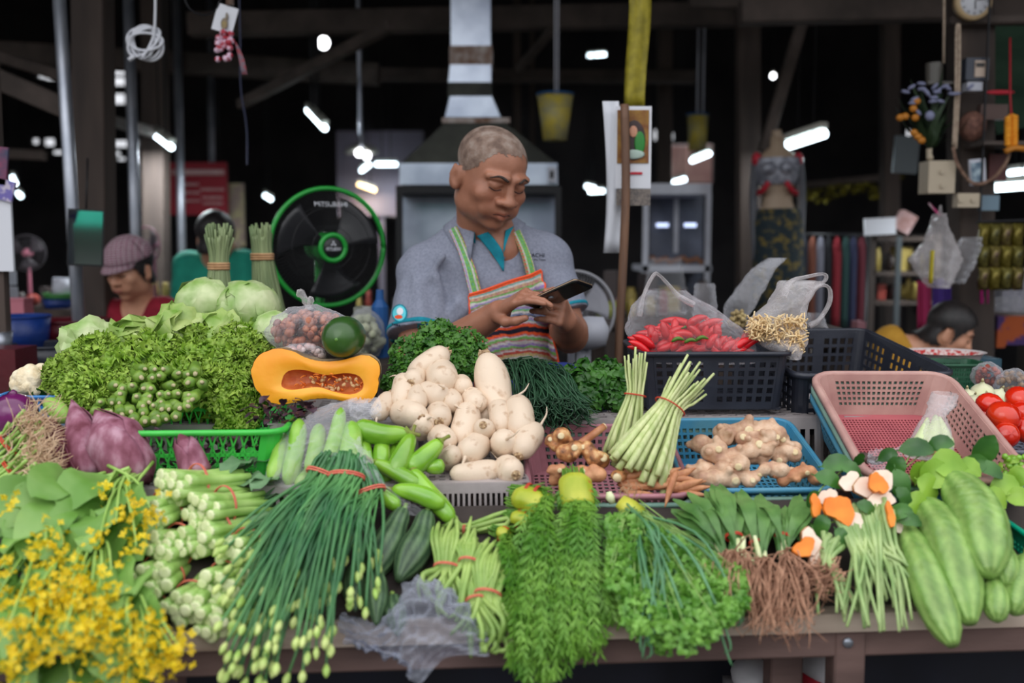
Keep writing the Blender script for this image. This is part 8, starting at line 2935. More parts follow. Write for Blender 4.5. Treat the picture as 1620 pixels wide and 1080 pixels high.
for (lab, ex, ey, Y, tx, ty_, n, sd_, sp) in [
  ('kale bundle at the top of the kale pile, nearest the green basket', 270, 772, 1.535, 400, 764, 17, 1, 34), ('kale bundle second from the top, stalks pointing right', 318, 806, 1.51, 430, 796, 16, 2, 32),
  ('kale bundle at the left of the pile beside yellow flowers', 238, 816, 1.505, 320, 790, 16, 3, 32), ('kale bundle in the middle of the pile with pink band', 312, 852, 1.48, 420, 832, 17, 4, 34),
  ('kale bundle at the right of the pile touching the flowering chives', 372, 876, 1.46, 440, 850, 15, 5, 32), ('kale bundle low at the left over the table edge', 240, 918, 1.43, 300, 880, 18, 6, 34),
  ('lowest kale bundle, hanging over the table edge', 292, 962, 1.395, 350, 915, 18, 7, 34), ('kale bundle low at the right beneath the chive buds', 344, 930, 1.42, 400, 895, 16, 8, 34),
  ('kale bundle low in the middle, between the others', 256, 868, 1.465, 340, 848, 16, 9, 32),
  ('kale bundle tucked under the right end of the pile', 398, 918, 1.43, 450, 880, 14, 10, 30), ('kale bundle at the bottom right, buds lying across it', 338, 985, 1.385, 390, 940, 16, 11, 32),
  ('kale bundle at the lower left edge beside the flowers', 216, 968, 1.40, 270, 930, 14, 12, 30)]:
 kale(lab, ex, ey, Y - .042, tx, ty_, n, 10.5, sd_, sp)
# ---- flowering chives: dark stalks sweeping down, pale buds at the ends
def chives(label, tie, top, ends, n, seed):
 rr = np.random.RandomState(seed)
 T_ = at(*tie)
 t = thing('flowering_chive_bundle', label, 'flowering chives', tuple(T_), 'flowering chive bundles')
 U = at(*top)
 ax = nrm(T_ - U)
 s1 = nrm(np.cross(ax, (0, -1, .3)))
 s2 = np.cross(s1, ax)
 k_ = 1.5 / FPX
 for i in range(n):
  a_, q = i * 2.4, math.sqrt((i + .5) / n)
  o2 = s1 * math.cos(a_) * q * 27 * k_ + s2 * math.sin(a_) * q * 12 * k_
  ex = rr.uniform(*ends[0])
  ey = rr.uniform(*ends[1]) - abs(ex - (ends[0][0] + ends[0][1]) / 2) * .25
  Y = yf(ex, min(ey, 1000)) - .035 - .03 * (1 - q) - (.02 if ey > 1000 else 0)
  p0 = A3(U) + o2 * .85 + ax * rr.uniform(-.006, .01)
  p1 = A3(T_) + o2
  p3 = AT(ex, ey, Y)
  p2 = (p1 + p3) / 2 + np.array([rr.uniform(-.01, .01), -.015, .018])
  P = catmull([p0, p1, p2, p3], 14)
  s = MB().tube(P, .0024 * np.interp(np.linspace(0, 1, 14), [0, .25, 1], [1.25, 1.1, .7]) * rr.uniform(.85, 1.2), 6).build('stalk', CHV, t)
  if True:
   d = nrm(P[-1] - P[-2])
   MB().tube([P[-1] - d * .003, P[-1] + d * .002, P[-1] + d * .006, P[-1] + d * .011, P[-1] + d * .015], np.array([.0020, .0042, .0050, .0036, .0008]) * rr.uniform(.85, 1.2), 8).build('bud', BUD, s)
 bandring(t, T_, ax, 30 * k_, 14 * k_, BAND, .0018)
 return t
chives('left bundle of flowering chives, buds hanging lowest', (512, 752, 1.555), (528, 722, 1.58), ((350, 450), (860, 1085)), 52, 1)
chives('middle bundle of flowering chives with thick dark stalks', (548, 754, 1.545), (555, 722, 1.575), ((420, 530), (860, 1075)), 54, 2)
chives('right bundle of flowering chives beside the gourds', (582, 780, 1.535), (572, 742, 1.565), ((500, 600), (830, 975)), 40, 3)
chives('flowering chive bundle underneath, fanned to the left', (500, 790, 1.56), (530, 745, 1.59), ((345, 420), (860, 1000)), 34, 4)
# ---- ridge gourds
def fruit(name, label, cat, pts, rpx, m, prof, ribs=0, ramp=.06, seg=22, n=24, group=None, warts=0, stripes=None, seed=0):
 P = catmull(chain_px(pts), n)
 k_ = pts[len(pts) // 2][2] / FPX
 s = np.linspace(0, 1, n)
 R = rpx * k_ * np.interp(s, np.linspace(0, 1, len(prof)), prof)
 a = np.arange(seg) * 2 * PI / seg
 sh = 1 + ramp * np.cos(a * ribs)[None, :] * np.ones((n, 1)) if ribs else np.ones((n, seg))
 if warts:
  sh = sh + warts * np.sin(a[None, :] * ribs * 1.0 + 1.5 * np.sin(s[:, None] * 40 + seed)) * np.sin(s[:, None] * 70 + a[None, :] * 3 + seed)
 t = thing(name, label, cat, tuple(P[n // 2]), group)
 col = None
 if stripes:
  cA, cB = np.array(srgb(stripes[0])[:3]), np.array(srgb(stripes[1])[:3])
  f = .5 + .5 * np.cos(a[None, :] * ribs + .5 * np.sin(s[:, None] * 9)) * np.ones((n, 1))
  f = np.clip(f + .12 * np.sin(s[:, None] * 83 + 3 * np.sin(a[None, :] * 7)), 0, 1)[..., None]
  col = cA * (1 - f) + cB * f
 MB().tube(P, R, seg, shape=sh, col=col).build('fruit', m, t)
 d = nrm(P[0] - P[1])
 MB().tube([P[0] - d * .002, P[0] + d * .008, P[0] + d * .014], [R[0] * .8 + .001, .0035, .004], 8).build('stem', STALKM, t)
 return t
GP = [.42, .62, .68, .74, .86, .98, 1.0, .9, .62, .2]
GG2 = 'ridge gourds at the front'
fruit('ridge_gourd', 'left of the two long striped ridge gourds under the chives', 'gourd', [(638, 808, 1.53), (618, 850, 1.49), (582, 922, 1.42)], 26, GOURD, GP, 10, .035, 40, group=GG2, stripes=((44, 74, 50), (104, 134, 92)))
fruit('ridge_gourd', 'right of the two long striped ridge gourds, next to the beans', 'gourd', [(675, 812, 1.53), (662, 858, 1.485), (630, 918, 1.42)], 27, GOURD, GP, 10, .035, 40, group=GG2, stripes=((44, 74, 50), (104, 134, 92)))
fruit('ridge_gourd', 'short ridge gourd end pointing down beneath the long pair', 'gourd', [(592, 905, 1.43), (594, 945, 1.39), (596, 988, 1.36)], 21, GOURD, [.7, .9, 1, 1, .85, .5, .15], 10, .03, 40, group=GG2, stripes=((44, 74, 50), (104, 134, 92)))
fruit('ridge_gourd', 'ridge gourd end half covered by chive buds', 'gourd', [(560, 900, 1.43), (560, 935, 1.40), (562, 966, 1.375)], 18, GOURD, [.7, .9, 1, 1, .85, .5, .15], 10, .03, 40, group=GG2, stripes=((44, 74, 50), (104, 134, 92)))
fruit('ridge_gourd', 'lowest ridge gourd, resting on the grey plastic', 'gourd', [(622, 948, 1.41), (626, 975, 1.38), (630, 1006, 1.355)], 19, GOURD, [.7, .9, 1, 1, .85, .5, .15], 10, .03, 40, group=GG2, stripes=((44, 74, 50), (104, 134, 92)))
film('plastic_sheet', 'crumpled grey plastic sheet hanging over the table edge', [[(540, 968, 1.372), (600, 985, 1.366), (640, 925, 1.40), (690, 915, 1.40), (735, 955, 1.385)], [(535, 990, 1.352), (600, 1010, 1.338), (650, 965, 1.345), (705, 960, 1.335), (760, 985, 1.35)],
  [(545, 1005, 1.342), (610, 1032, 1.325), (660, 1020, 1.31), (715, 1010, 1.32), (775, 1015, 1.335)], [(560, 1020, 1.34), (625, 1040, 1.32), (660, 1082, 1.295), (705, 1040, 1.31), (772, 1036, 1.33)]], GREYBAG, 40, 40, .0085, 77, fr=6, cat='plastic sheet')
# ---- yardlong beans folded into bundles
def beans(label, top, bend, end, n, seed, w=34):
 rr = np.random.RandomState(seed)
 T_ = at(*top)
 t = thing('bean_bundle', label, 'beans', AT(*bend), 'long bean bundles')
 k_ = 1.45 / FPX
 A, B_, E = A3(T_), AT(*bend), AT(*end)
 ax = nrm(E - A)
 s1 = nrm(np.cross(ax, (0, -1, .3)))
 s2 = nrm(np.cross(s1, ax))
 for i in range(n):
  u = (i + .5) / n * 2 - 1
  o2 = s1 * u * w * k_ + s2 * rr.uniform(-.4, .4) * 14 * k_
  P = catmull([A + o2 * rr.uniform(.7, 1.3) + (rr.uniform(-.01, .01), .0, rr.uniform(-.015, .01)), (A + B_) / 2 + o2 * 1.05 + (0, -.006, .008), B_ + o2 * .55, E + o2 * rr.uniform(.8, 1.4) + (rr.uniform(-.012, .012), 0, rr.uniform(-.02, .015)),
      E + o2 * 1.3 + np.array([rr.uniform(-.015, .015), -.004, -.02])], 16)
  MB().tube(P, .0040 * np.interp(np.linspace(0, 1, 16), [0, .08, .5, .9, 1], [.5, .95, 1, .9, .4]) * rr.uniform(.85, 1.2) * (1 + .08 * np.sin(np.arange(16) * 2.2)), 7).build('bean', BEAN, t)
 bandring(t, B_, ax, w * k_ * .62, 12 * k_, BAND, .0011, 2)
 return t
beans('long bean bundle at the left, arched over the gourds', (725, 822, 1.525), (708, 898, 1.43), (705, 930, 1.40), 11, 1, 36)
beans('long bean bundle in the middle bound with red bands', (752, 850, 1.50), (742, 890, 1.43), (728, 955, 1.38), 10, 2, 28)
beans('long bean bundle at the right under the acacia fronds', (790, 860, 1.48), (772, 940, 1.385), (768, 985, 1.35), 12, 3, 34)
beans('lowest long bean bundle, ends hanging over the table edge', (758, 905, 1.44), (752, 950, 1.38), (775, 1005, 1.335), 10, 4, 26)
beans('long bean bundle at the back laid to the right', (700, 830, 1.54), (735, 838, 1.535), (800, 828, 1.53), 8, 5, 14)
# ---- acacia (cha-om) fronds gathered in banana leaf wraps
def fronds(b, P, rr, L=.012, step=2, w=.0012):
 T, S, U = frames(np.asarray(P))
 n = len(P)
 for i in range(2, n, step):
  f = i / n
  l_ = L * (1 - .5 * f) * rr.uniform(.7, 1.2)
  for sg in (-1, 1):
   d = nrm(S[i] * sg * .6 + T[i] + U[i] * rr.uniform(-.4, .4))
   p = P[i]
   q = p + d * l_
   side = nrm(np.cross(d, U[i])) * w
   b.add([p, p + d * l_ * .5 + side, q, p + d * l_ * .5 - side], [[0, 1, 2, 3]])
def acacia(label, wrap0, wrap1, rw, ends, n, seed):
 rr = np.random.RandomState(seed)
 A, B_ = AT(*wrap0), AT(*wrap1)
 ax = nrm(B_ - A)
 t = thing('acacia_bundle', label, 'acacia leaf', tuple(B_), 'acacia leaf bundles')
 s1 = nrm(np.cross(ax, (0, -1, .3)))
 s2 = nrm(np.cross(s1, ax))
 k_ = 1.5 / FPX
 r_ = rw * k_
 b, st = MB(), MB()
 for i in range(n):
  a_, q = i * 2.4, math.sqrt((i + .5) / n)
  o2 = s1 * math.cos(a_) * q * r_ + s2 * math.sin(a_) * q * r_ * .6
  f = (i * .618) % 1
  ex = ends[0] + (ends[1] - ends[0]) * (.5 + .5 * math.cos(a_) * q + rr.uniform(-.12, .12))
  ey = ends[2] + (ends[3] - ends[2]) * rr.uniform(0, 1) ** .8
  Y = yf(ex, min(ey, 1000)) - .02 - .05 * (1 - q) * rr.uniform(.3, 1)
  p0 = A + o2 * .8 - ax * rr.uniform(.0, .02)
  p1 = B_ + o2
  p3 = AT(ex, ey, Y)
  p2 = (p1 + p3) / 2 + np.array([rr.uniform(-.012, .012), -.012, .02 * rr.uniform(.2, 1)])
  P = catmull([p0, p1, p2, p3, p3 + np.array([rr.uniform(-.008, .008), -.002, -.02])], 26)
  st.tube(P, np.linspace(.0012, .0005, 26), 5)
  fronds(b, P[1:], rr, .026, 1, .0019)
 b.build('fronds', ACAC, t)
 st.build('stems', ACAC, t)
 w = MB()
 nn = 12
 prof = r_ * np.interp(np.linspace(0, 1, nn), [0, .2, .8, 1], [.80, 1.05, 1.08, 1.0])
 P = catmull([A, (A + B_) / 2 + (0, 0, .003), B_ + ax * .004], nn)
 w.tube(P, prof * 1.06, 22, cap=False, flat=.68, shape=1 + .03 * np.sin(np.arange(22) * 2)[None, :] * np.ones((nn, 1)))
 add_mod(w.build('leaf_wrap', WRAP, t), 'SOLIDIFY', thickness=.0015)
 for f in (.35, .7):
  bandring(t, A + (B_ - A) * f, ax, r_ * 1.16, r_ * .80, REDBAND, .0012, 2)
 return t
acacia('acacia leaf bundle with a wide bent yellow leaf wrap', (818, 786, 1.555), (858, 798, 1.535), 24, (800, 900, 850, 1055), 90, 1)
acacia('acacia leaf bundle with upright yellow leaf wrap near pink basket', (908, 756, 1.58), (914, 796, 1.545), 24, (860, 975, 830, 985), 110, 2)
acacia('acacia leaf bundle underneath with green wrap at its left side', (812, 818, 1.53), (838, 826, 1.52), 13, (820, 950, 900, 1020), 70, 3)
acacia('small acacia leaf bundle with short green wrap beside the beans', (790, 842, 1.51), (802, 848, 1.505), 11, (800, 850, 900, 990), 36, 4)
# ---- coriander mixed with spring onions, gathered in a yellow wrap
t = thing('coriander_bunch', 'bunch of coriander and spring onions hanging over the table front', 'coriander', AT(1050, 920, 1.40))
rr = np.random.RandomState(61)
tips = []
sm = MB()
W0 = AT(1000, 812, 1.535)
for i in range(3300):
 ex = rr.uniform(962, 1182)
 lo_v = 815 + max(0, (ex - 1000)) * .50
 hi_v = 965 + 75 * math.sin((ex - 960) / 215 * PI) * rr.rand() ** .6 - (40 if ex < 985 else 0)
 ey = rr.uniform(lo_v, hi_v)
 Y = yf(ex, min(ey, 1000)) - rr.uniform(.01, .085)
 p = AT(ex, ey, Y)
 tips.append((p, nrm((rr.uniform(-.6, .6), -1, rr.uniform(-.2, .9)))))
 if i % 16 == 0:
  sm.tube(catmull([W0 + rr.normal(size=3) * .008, (W0 + p) / 2 + (0, -.01, .015), p], 7), .001, 5)
b = MB()
leaflet_cloud(b, tips, .0084, rr)
b.build('leaves', CILA, t)
sm.build('stems', PARSTEM, t)
for i in range(20):
 ex, ey = rr.uniform(985, 1180), 0
 ey = rr.uniform(960, 1035) if rr.rand() < .6 else rr.uniform(880, 1000)
 Y = yf(ex, min(ey, 1000)) - .05
 p0 = W0 + rr.normal(size=3) * .008
 p3 = AT(ex, ey, Y)
 m_ = (p0 + p3) / 2 + np.array([rr.uniform(-.02, .03), -.03, rr.uniform(.02, .05)])
 MB().tube(catmull([p0, m_, p3, p3 + np.array([rr.uniform(-.01, .012), -.003, -.02])], 14), .0021 * np.interp(np.linspace(0, 1, 14), [0, .6, 1], [1, .9, .25]), 6).build('spring_onion_leaf', ONIONL, t)
w = MB()
w.tube([W0 + (-.018, .008, .018), W0 + (-.004, .002, .008), W0 + (.010, -.006, -.004)], [.014, .019, .021], 16, cap=False, flat=.7)
add_mod(w.build('leaf_wrap', WRAP, t), 'SOLIDIFY', thickness=.0014)
q = W0 + np.array([-.030, .010, .014])
MB().tube([q, q + (-.004, 0, .010), q + (-.006, .002, .018)], [.005, .0075, .004], 10).build('onion_bulb', KALECUT, t)
b = MB()
for i in range(14):
 q = W0 + np.array([rr.uniform(-.022, .01), .008, .02])
 b.tube(catmull([q, q + (rr.uniform(-.01, .01), .0, .015), q + (rr.uniform(-.02, .02), .004, rr.uniform(.015, .04))], 6), .0005, 4)
b.build('root_hairs', ROOTM, t)
# ---- culantro with long roots
def culantro(label, base, tips, nleaf, roots, seed, band=True):
 rr = np.random.RandomState(seed)
 B_ = AT(*base)
 t = thing('culantro_bunch', label, 'culantro', tuple(B_), 'rooted herb bunches')
 b = MB()
 for i in range(nleaf):
  tx, tyv = rr.uniform(tips[0], tips[1]), rr.uniform(tips[2], tips[3])
  e = AT(tx, tyv, yf(tx, tyv) - rr.uniform(-.02, .02))
  p0 = B_ + rr.normal(size=3) * .004
  m_ = (p0 + e) / 2 + np.array([0, -.01, rr.uniform(.005, .03)])
  L = np.linalg.norm(e - p0)
  b.leaf(catmull([p0, m_, e], 12), L * .082 * np.array([.14, .18, .25, .4, .6, .8, .95, 1, .95, .8, .5, .05]), up=(0, -.6, 1), fold=.25, ruffle=.002, freq=3)
 b.build('leaves', SAWL, t)
 b = MB()
 for i in range(6):
  o2 = rr.normal(size=3) * .004
  d = nrm(AT((tips[0] + tips[1]) / 2, (tips[2] + tips[3]) / 2, 1.55) - B_)
  b.tube([B_ + o2 - d * .008, B_ + o2 * 1.3 + d * .012, B_ + o2 * 2 + d * .03], [.0035, .0042, .003], 8)
 b.build('stem_bases', KALECUT, t)
 b = MB()
 for i in range(84):
  ex, ey = rr.uniform(*roots[0]) + rr.normal() * 10, rr.uniform(*roots[1]) + rr.normal() * 8
  e = AT(ex, ey, min(yf(ex, min(ey, 1000)), 1.46) - .03 - rr.uniform(0, .03))
  p0 = B_ + rr.normal(size=3) * .005
  b.tube(catmull([p0, (p0 + e) / 2 + rr.normal(size=3) * .013 + (0, -.012, .008), e, e + rr.normal(size=3) * .014 + (0, 0, -.006)], 10), np.linspace(.0013, .0005, 10), 5)
 b.build('roots', ROOTS, t)
 if band:
  d = nrm(AT((tips[0] + tips[1]) / 2, (tips[2] + tips[3]) / 2, 1.55) - B_)
  bandring(t, B_ + d * .035, d, .013, .010, REDBAND, .0013, 2)
 return t
culantro('culantro bunch at the left with roots above the coriander', (1148, 880, 1.46), (1055, 1120, 775, 850), 13, ((1110, 1180), (905, 960)), 1, False)
culantro('culantro bunch with thickest roots, leaves reaching the blue basket', (1168, 878, 1.45), (1090, 1200, 765, 800), 14, ((1140, 1200), (920, 975)), 2)
culantro('culantro bunch in the middle with a red band', (1205, 890, 1.45), (1130, 1240, 770, 810), 14, ((1180, 1250), (930, 1000)), 3)
culantro('culantro bunch at the right with roots over the table edge', (1240, 878, 1.46), (1180, 1290, 775, 815), 14, ((1220, 1290), (930, 1000)), 4)
culantro('small rooted herb bunch below the turmeric slices', (1300, 900, 1.46), (1235, 1290, 820, 850), 6, ((1270, 1330), (900, 935)), 5, False)
# ---- tom yum sets: galangal slices, turmeric, thin stalks, leaves
def slice_(name, label, cat, px, py, Y, rx, rz, m, seed, th=.008, parent=None, group=None, tiltv=(0, -1, .5), skin=GALANG):
 rr = np.random.RandomState(seed)
 c = AT(px, py, Y)
 nv = nrm(tiltv)
 s1 = nrm(np.cross((0, 0, 1), nv))
 s2 = np.cross(nv, s1)
 k_ = Y / FPX
 a = np.linspace(0, 2 * PI, 22, endpoint=False)
 rad = 1 + .22 * np.sin(a * 2 + rr.uniform(0, 6)) + .13 * np.sin(a * 3 + rr.uniform(0, 6)) + .06 * np.sin(a * 7)
 ring_ = np.array([s1 * math.cos(q) * rx * k_ * f - s2 * math.sin(q) * rz * k_ * f for q, f in zip(a, rad)])
 t = parent or thing(name, label, cat, tuple(c), group)
 b = MB()
 V_ = np.vstack([c + nv * th * .5, c + ring_ * .96 + nv * th * .5])
 n = len(a)
 b.add(V_, None, [[0, 1 + (i + 1) % n, 1 + i] for i in range(n)])
 b.build('cut_face', m, t, smooth=False)
 b = MB().grid(np.array([c + ring_ * .96 + nv * th * .5, c + ring_, c + ring_ * .97 - nv * th * .4, c + ring_ * .6 - nv * th * .55, c + ring_ * .02 - nv * th * .55]), closed_u=True)
 b.build('rind', skin, t)
 return t
GS = 'galangal and turmeric slices'
for (px, py, Y, rx, rz, lab, sd_, tv) in [(1383, 768, 1.535, 30, 26, 'largest pale galangal slice at the top of the soup herbs', 1, (0.1, -1, .5)), (1390, 792, 1.515, 27, 17, 'pale galangal slice below the largest one', 2, (.3, -1, .7)),
           (1343, 762, 1.55, 15, 16, 'small pale galangal piece left of the largest slice', 3, (-.2, -1, .6)), (1345, 822, 1.49, 22, 16, 'pale galangal slice below the big turmeric', 4, (0, -1, .4)),
           (1312, 788, 1.53, 14, 18, 'pale galangal piece left of the big turmeric', 5, (-.3, -1, .4)), (1288, 872, 1.46, 20, 34, 'long cream galangal piece below the leaves, brown rind', 6, (.2, -1, .5)),
           (1412, 828, 1.50, 15, 15, 'cream galangal wedge beside the bitter melon', 7, (.3, -1, .4))]:
 slice_('galangal_slice', lab, 'galangal', px, py, Y, rx, rz, GALC, sd_, group=GS, tiltv=tv)
for (px, py, Y, rx, rz, lab, sd_) in [(1388, 765, 1.518, 13, 20, 'orange turmeric piece on the largest galangal slice', 11), (1328, 806, 1.495, 21, 27, 'biggest orange turmeric slice among the soup herbs', 12), (1290, 800, 1.515, 10, 16, 'orange turmeric piece left of the biggest one', 13),
          (1272, 866, 1.445, 17, 16, 'orange turmeric piece lying on the long galangal', 14), (1408, 815, 1.485, 7, 18, 'narrow orange turmeric sliver beside the bitter melon', 15)]:
 slice_('turmeric_slice', lab, 'turmeric', px, py, Y, rx, rz, TURMC, sd_, group=GS, th=.010, skin=TURMC)
def stalks(name, label, cat, tie, top, ends, n, r0, m, seed, group, w=24, band=None):
 rr = np.random.RandomState(seed)
 T_ = AT(*tie)
 U = AT(*top)
 t = thing(name, label, cat, tuple(T_), group)
 ax = nrm(T_ - U)
 s1 = nrm(np.cross(ax, (0, -1, .3)))
 k_ = 1.5 / FPX
 for i in range(n):
  u = rr.uniform(-1, 1)
  ex, ey = rr.uniform(ends[0], ends[1]), rr.uniform(ends[2], ends[3])
  e = AT(ex, ey, yf(ex, min(ey, 1000)) - rr.uniform(.02, .06))
  p0 = U + s1 * u * w * k_ + rr.normal(size=3) * .003
  p1 = T_ + s1 * u * w * k_ * .6 + rr.normal(size=3) * .003
  MB().tube(catmull([p0, p1, (p1 + e) / 2 + rr.normal(size=3) * .004 + (0, -.006, .006), e], 10), r0 * np.interp(np.linspace(0, 1, 10), [0, .3, 1], [1.3, 1.1, .75]) * rr.uniform(.8, 1.2), 6).build('stalk', m, t)
 if band:
  bandring(t, T_, ax, w * k_ * .75, .010, band, .0013, 2)
 return t
stalks('stalk_bundle', 'bundle of thin pale green stalks under the galangal slices', 'herb stalks', (1365, 850, 1.47), (1350, 800, 1.51), (1310, 1420, 915, 1000), 26, .0034, PALEST, 1, 'thin stalk bundles', 40)
stalks('stalk_bundle', 'bundle of thin pale stalks at the right, beside bitter melons', 'herb stalks', (1400, 860, 1.465), (1382, 800, 1.51), (1400, 1470, 890, 1000), 22, .0032, PALEST, 2, 'thin stalk bundles', 28)
stalks('stalk_bundle', 'short pale stalk bundle fanned left by the roots', 'herb stalks', (1310, 880, 1.455), (1322, 855, 1.475), (1290, 1360, 910, 980), 16, .0034, PALEST, 3, 'thin stalk bundles', 22)
# ---- kaffir lime and other broad leaves
def leafspray(name, label, pts, m, seed, L=.05, wid=.3, group='broad leaf sprigs', cat='leaves'):
 """A sprig: every (px, py, Y, angle deg) gives one leaf part."""
 rr = np.random.RandomState(seed)
 P0 = at(*pts[0][:3])
 t = thing(name, label, cat, tuple(P0), group)
 for (px, py, Y, ang, sc) in pts:
  p = AT(px, py, Y)
  a = math.radians(ang)
  d = nrm((math.cos(a), rr.uniform(-.5, .1), math.sin(a)))
  l_ = L * sc
  b = MB().leaf(catmull([p - d * l_ * .5, p + (0, -.004, .005), p + d * l_ * .5 + (0, 0, -.004)], 11), l_ * wid * np.array([.08, .45, .75, .95, 1, 1, .95, .85, .65, .4, .04]), up=(rr.uniform(-.4, .4), -1, .7), fold=rr.uniform(.1, .35), ruffle=.001)
  b.tube([p - d * l_ * .62, p - d * l_ * .45], .0011, 5)
  b.build('leaf', m, t)
 sb = MB()
 c = np.mean([AT(*q[:3]) for q in pts], axis=0)
 for q in pts:
  sb.tube(catmull([c + (0, .02, -.01), (c + AT(*q[:3])) / 2 + (0, .012, 0), at(*q[:3]) + Vector((0, .004, 0))], 6), .0011, 5)
 sb.build('twig', CHOYS, t)
 return t
leafspray('kaffir_lime_sprig', 'dark lime leaf sprig left of the galangal, near the blue basket', [(1325, 735, 1.59, 10, 1), (1310, 760, 1.57, -20, .9), (1345, 745, 1.58, -35, .8), (1288, 790, 1.55, 60, .7), (1360, 728, 1.59, 60, .6)], KAFFIR, 1)
leafspray('kaffir_lime_sprig', 'dark lime leaves at the centre, behind the largest galangal slice', [(1418, 740, 1.57, 70, 1), (1422, 768, 1.55, -80, 1.1), (1405, 722, 1.59, 30, .7), (1450, 712, 1.60, 5, 1.1), (1488, 704, 1.60, 20, .9), (1428, 790, 1.53, -60, .9)], KAFFIR, 2)
leafspray('kaffir_lime_sprig', 'tall dark leaf sprig rising before the tomatoes', [(1558, 712, 1.60, 68, 1.1), (1540, 738, 1.59, 30, .9), (1566, 745, 1.58, -20, .7), (1530, 758, 1.58, 80, .6)], KAFFIR, 3, L=.06)
leafspray('young_leaf_sprig', 'yellow green young leaves above the bitter melons', [(1480, 752, 1.565, 40, 1.1), (1500, 738, 1.57, -10, 1.2), (1466, 772, 1.555, -40, .9), (1455, 745, 1.57, 80, .9), (1515, 750, 1.57, 10, .9), (1448, 798, 1.535, -50, .8), (1532, 742, 1.58, -20, .8)], KAFFIRY, 4, wid=.42)
leafspray('young_leaf_sprig', 'yellow green leaves at the right edge above the turquoise basket', [(1590, 770, 1.57, 10, .9), (1610, 755, 1.58, 60, .8), (1575, 790, 1.55, -30, .8), (1612, 790, 1.55, 0, .8)], KAFFIRY, 5, wid=.4)
leafspray('kaffir_lime_sprig', 'dark leaves under the galangal slices and stalks', [(1300, 830, 1.49, 70, .8), (1330, 850, 1.475, -60, .6), (1370, 806, 1.50, -30, .7), (1425, 812, 1.50, 20, .8), (1440, 826, 1.49, 0, .7)], KAFFIR, 6)
leafspray('herb_sprig', 'pea aubergine sprigs with small leaves before the tomato basket', [(1600, 730, 1.62, 20, .5), (1580, 742, 1.61, 60, .5), (1612, 748, 1.60, -20, .5)], KAFFIRY, 7)
o = MB()
for i in range(16):
 o.blob(at(1590 + (i * 37 % 40), 722 + (i * 23 % 34), 1.62), .0055, 8, 6)
tag(o.build('pea_eggplants', EGGP, base=True), 'small round pea eggplants by the tomato basket', 'eggplants', None, 'stuff')
# ---- bitter melons
BP = [.30, .60, .76, .85, .92, .97, 1, 1, .99, .95, .86, .66, .28]
BG = 'bitter melons at the right'
for lab, pts, rp in [('largest bitter melon, lying uppermost at the right', [(1502, 752, 1.575), (1545, 815, 1.50), (1566, 908, 1.40)], 42), ('long bitter melon in the middle of the three big ones', [(1462, 792, 1.56), (1500, 860, 1.47), (1535, 985, 1.365)], 36),
      ('lowest long bitter melon hanging over the table edge', [(1432, 832, 1.53), (1462, 910, 1.43), (1508, 1020, 1.335)], 32), ('small bitter melon under the largest one', [(1580, 858, 1.475), (1588, 890, 1.44), (1592, 925, 1.405)], 22),
      ('small bitter melon tip between the big ones at the edge', [(1570, 915, 1.43), (1574, 945, 1.40), (1578, 982, 1.37)], 21), ('darker bitter melon at the far right edge of the table', [(1622, 880, 1.46), (1614, 925, 1.42), (1604, 970, 1.385)], 26)]:
 t = fruit('bitter_melon', lab, 'bitter melon', pts, rp, BITTER, BP, 9, .03, 54, 60, BG, warts=.022, stripes=((156, 190, 104), (120, 160, 76)), seed=rp)
# ---- flowering mustard greens at the left
def mustard(label, base, tips, nl, nf, flow, seed, big=1.0):
 rr = np.random.RandomState(seed)
 B_ = AT(*base)
 t = thing('flowering_mustard_bunch', label, 'mustard greens', tuple(B_), 'flowering mustard green bunches')
 b, st, fl_ = MB(), MB(), MB()
 for i in range(nl):
  tx, tyv = rr.uniform(tips[0], tips[1]), rr.uniform(tips[2], tips[3])
  Y = yf(tx, min(tyv, 1010)) - rr.uniform(.0, .07)
  e = AT(tx, tyv, Y)
  d = nrm(e - B_ + rr.normal(size=3) * .03)
  L = rr.uniform(.05, .085) * big
  p0 = e - d * L * .5
  b.leaf(catmull([p0, e + (0, -.008, .012), e + d * L * .5 + (0, -.004, -.012)], 11), L * .36 * np.array([.1, .4, .7, .9, 1, 1, .97, .9, .75, .5, .06]), up=(rr.uniform(-.4, .4), -.9, .8), fold=.12, ruffle=.004, freq=2.2, phase=rr.uniform(0, 6))
  st.tube(catmull([B_ + rr.normal(size=3) * .012, (B_ + p0) / 2 + (0, 0, .01), p0, e], 8), np.linspace(.0034, .0016, 8), 6)
 for i in range(nf):
  tx, tyv = rr.uniform(flow[0], flow[1]), rr.uniform(flow[2], flow[3])
  Y = yf(tx, min(tyv, 1010)) - rr.uniform(.05, .12)
  c = AT(tx, tyv, Y)
  st.tube(catmull([B_ + rr.normal(size=3) * .015, (B_ + c) / 2 + (0, -.01, .02), c], 8), np.linspace(.003, .0013, 8), 6)
  for j in range(rr.randint(9, 16)):
   q = c + rr.normal(size=3) * .011
   nn = nrm(rr.normal(size=3) + (0, -.8, .5))
   s1 = nrm(np.cross(nn, rr.normal(size=3)))
   s2 = np.cross(nn, s1)
   R = rr.uniform(.0035, .0058)
   for m_ in range(4):
    a = m_ * PI / 2
    d = s1 * math.cos(a) + s2 * math.sin(a)
    w_ = (-s1 * math.sin(a) + s2 * math.cos(a)) * R * .5
    fl_.add([q, q + d * R * .7 + w_ + nn * R * .2, q + d * R * 1.25 + nn * R * .3, q + d * R * .7 - w_ + nn * R * .2], [[0, 1, 2, 3]])
 b.build('leaves', CHOYL, t)
 st.build('stems', CHOYS, t)
 fl_.build('flowers', YELLOW, t)
 return t
mustard('flowering mustard bunch at the top left with the largest pale leaves', (205, 755, 1.56), (10, 210, 755, 850), 26, 10, (140, 245, 775, 880), 1, 1.35)
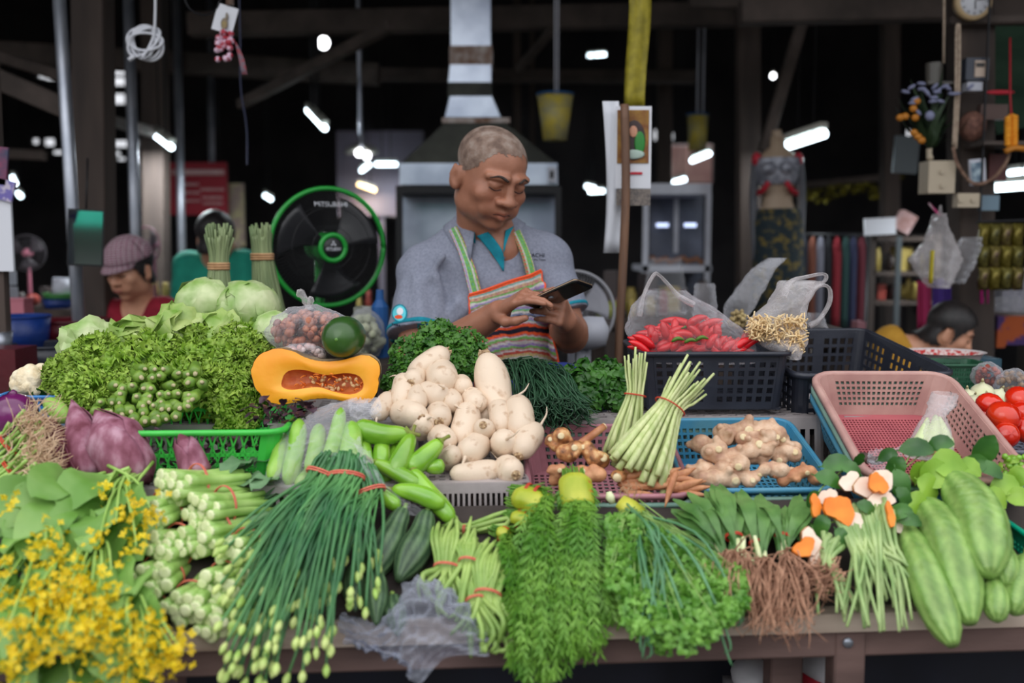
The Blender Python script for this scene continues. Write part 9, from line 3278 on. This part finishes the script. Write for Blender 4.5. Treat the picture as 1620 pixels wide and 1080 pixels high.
mustard('flowering mustard bunch at the far left edge', (90, 850, 1.50), (-20, 130, 830, 1010), 26, 20, (-10, 110, 800, 1000), 2)
mustard('flowering mustard bunch in the middle left, yellow flowers thickest', (170, 850, 1.49), (60, 220, 830, 1000), 26, 34, (40, 180, 880, 1010), 3)
mustard('flowering mustard bunch at the bottom left corner', (110, 960, 1.42), (-20, 190, 960, 1090), 22, 34, (-10, 200, 930, 1090), 4)
mustard('flowering mustard bunch at its right, flowers hanging below the table', (215, 940, 1.42), (150, 240, 900, 1080), 18, 24, (150, 300, 960, 1085), 5)
# ---- coriander roots at the far left: green stems tied, pale hairy roots
def rootbunch(label, tie, root, tail, n, seed):
 rr = np.random.RandomState(seed)
 T_, Rr, Tl = [AT(*q) for q in (tie, root, tail)]
 t = thing('coriander_root_bunch', label, 'coriander', tuple(T_), 'tied root bunches')
 st, rt = MB(), MB()
 ax = nrm(Rr - Tl)
 for i in range(n):
  o2 = rr.normal(size=3) * .012
  st.tube(catmull([Tl + o2 * 2, T_ + o2, Rr + o2 * 1.3], 9), np.linspace(.0022, .0030, 9), 6)
 for i in range(170):
  o2 = rr.normal(size=3) * .014
  d = nrm(ax + rr.normal(size=3) * .55)
  p = Rr + o2
  L = rr.uniform(.015, .045)
  rt.tube(catmull([p, p + d * L * .5 + rr.normal(size=3) * .004, p + d * L + rr.normal(size=3) * .006], 7), np.linspace(.0011, .0004, 7), 5)
 st.build('stems', CHOYS, t)
 rt.build('roots', mat('pale_roots', (196, 160, 128), (226, 198, 166), 60, .8), t)
 bandring(t, T_, ax, .024, .020, REDBAND, .0014, 2)
 return t
rootbunch('upper bunch of pale hairy coriander roots at the left edge', (18, 705, 1.60), (48, 680, 1.60), (-40, 760, 1.58), 26, 1)
rootbunch('lower bunch of pale hairy coriander roots by the banana blossoms', (22, 748, 1.565), (52, 722, 1.565), (-30, 790, 1.53), 26, 2)
rootbunch('lowest root bunch at the left edge above the mustard leaves', (30, 775, 1.545), (58, 760, 1.545), (-30, 800, 1.52), 16, 3)
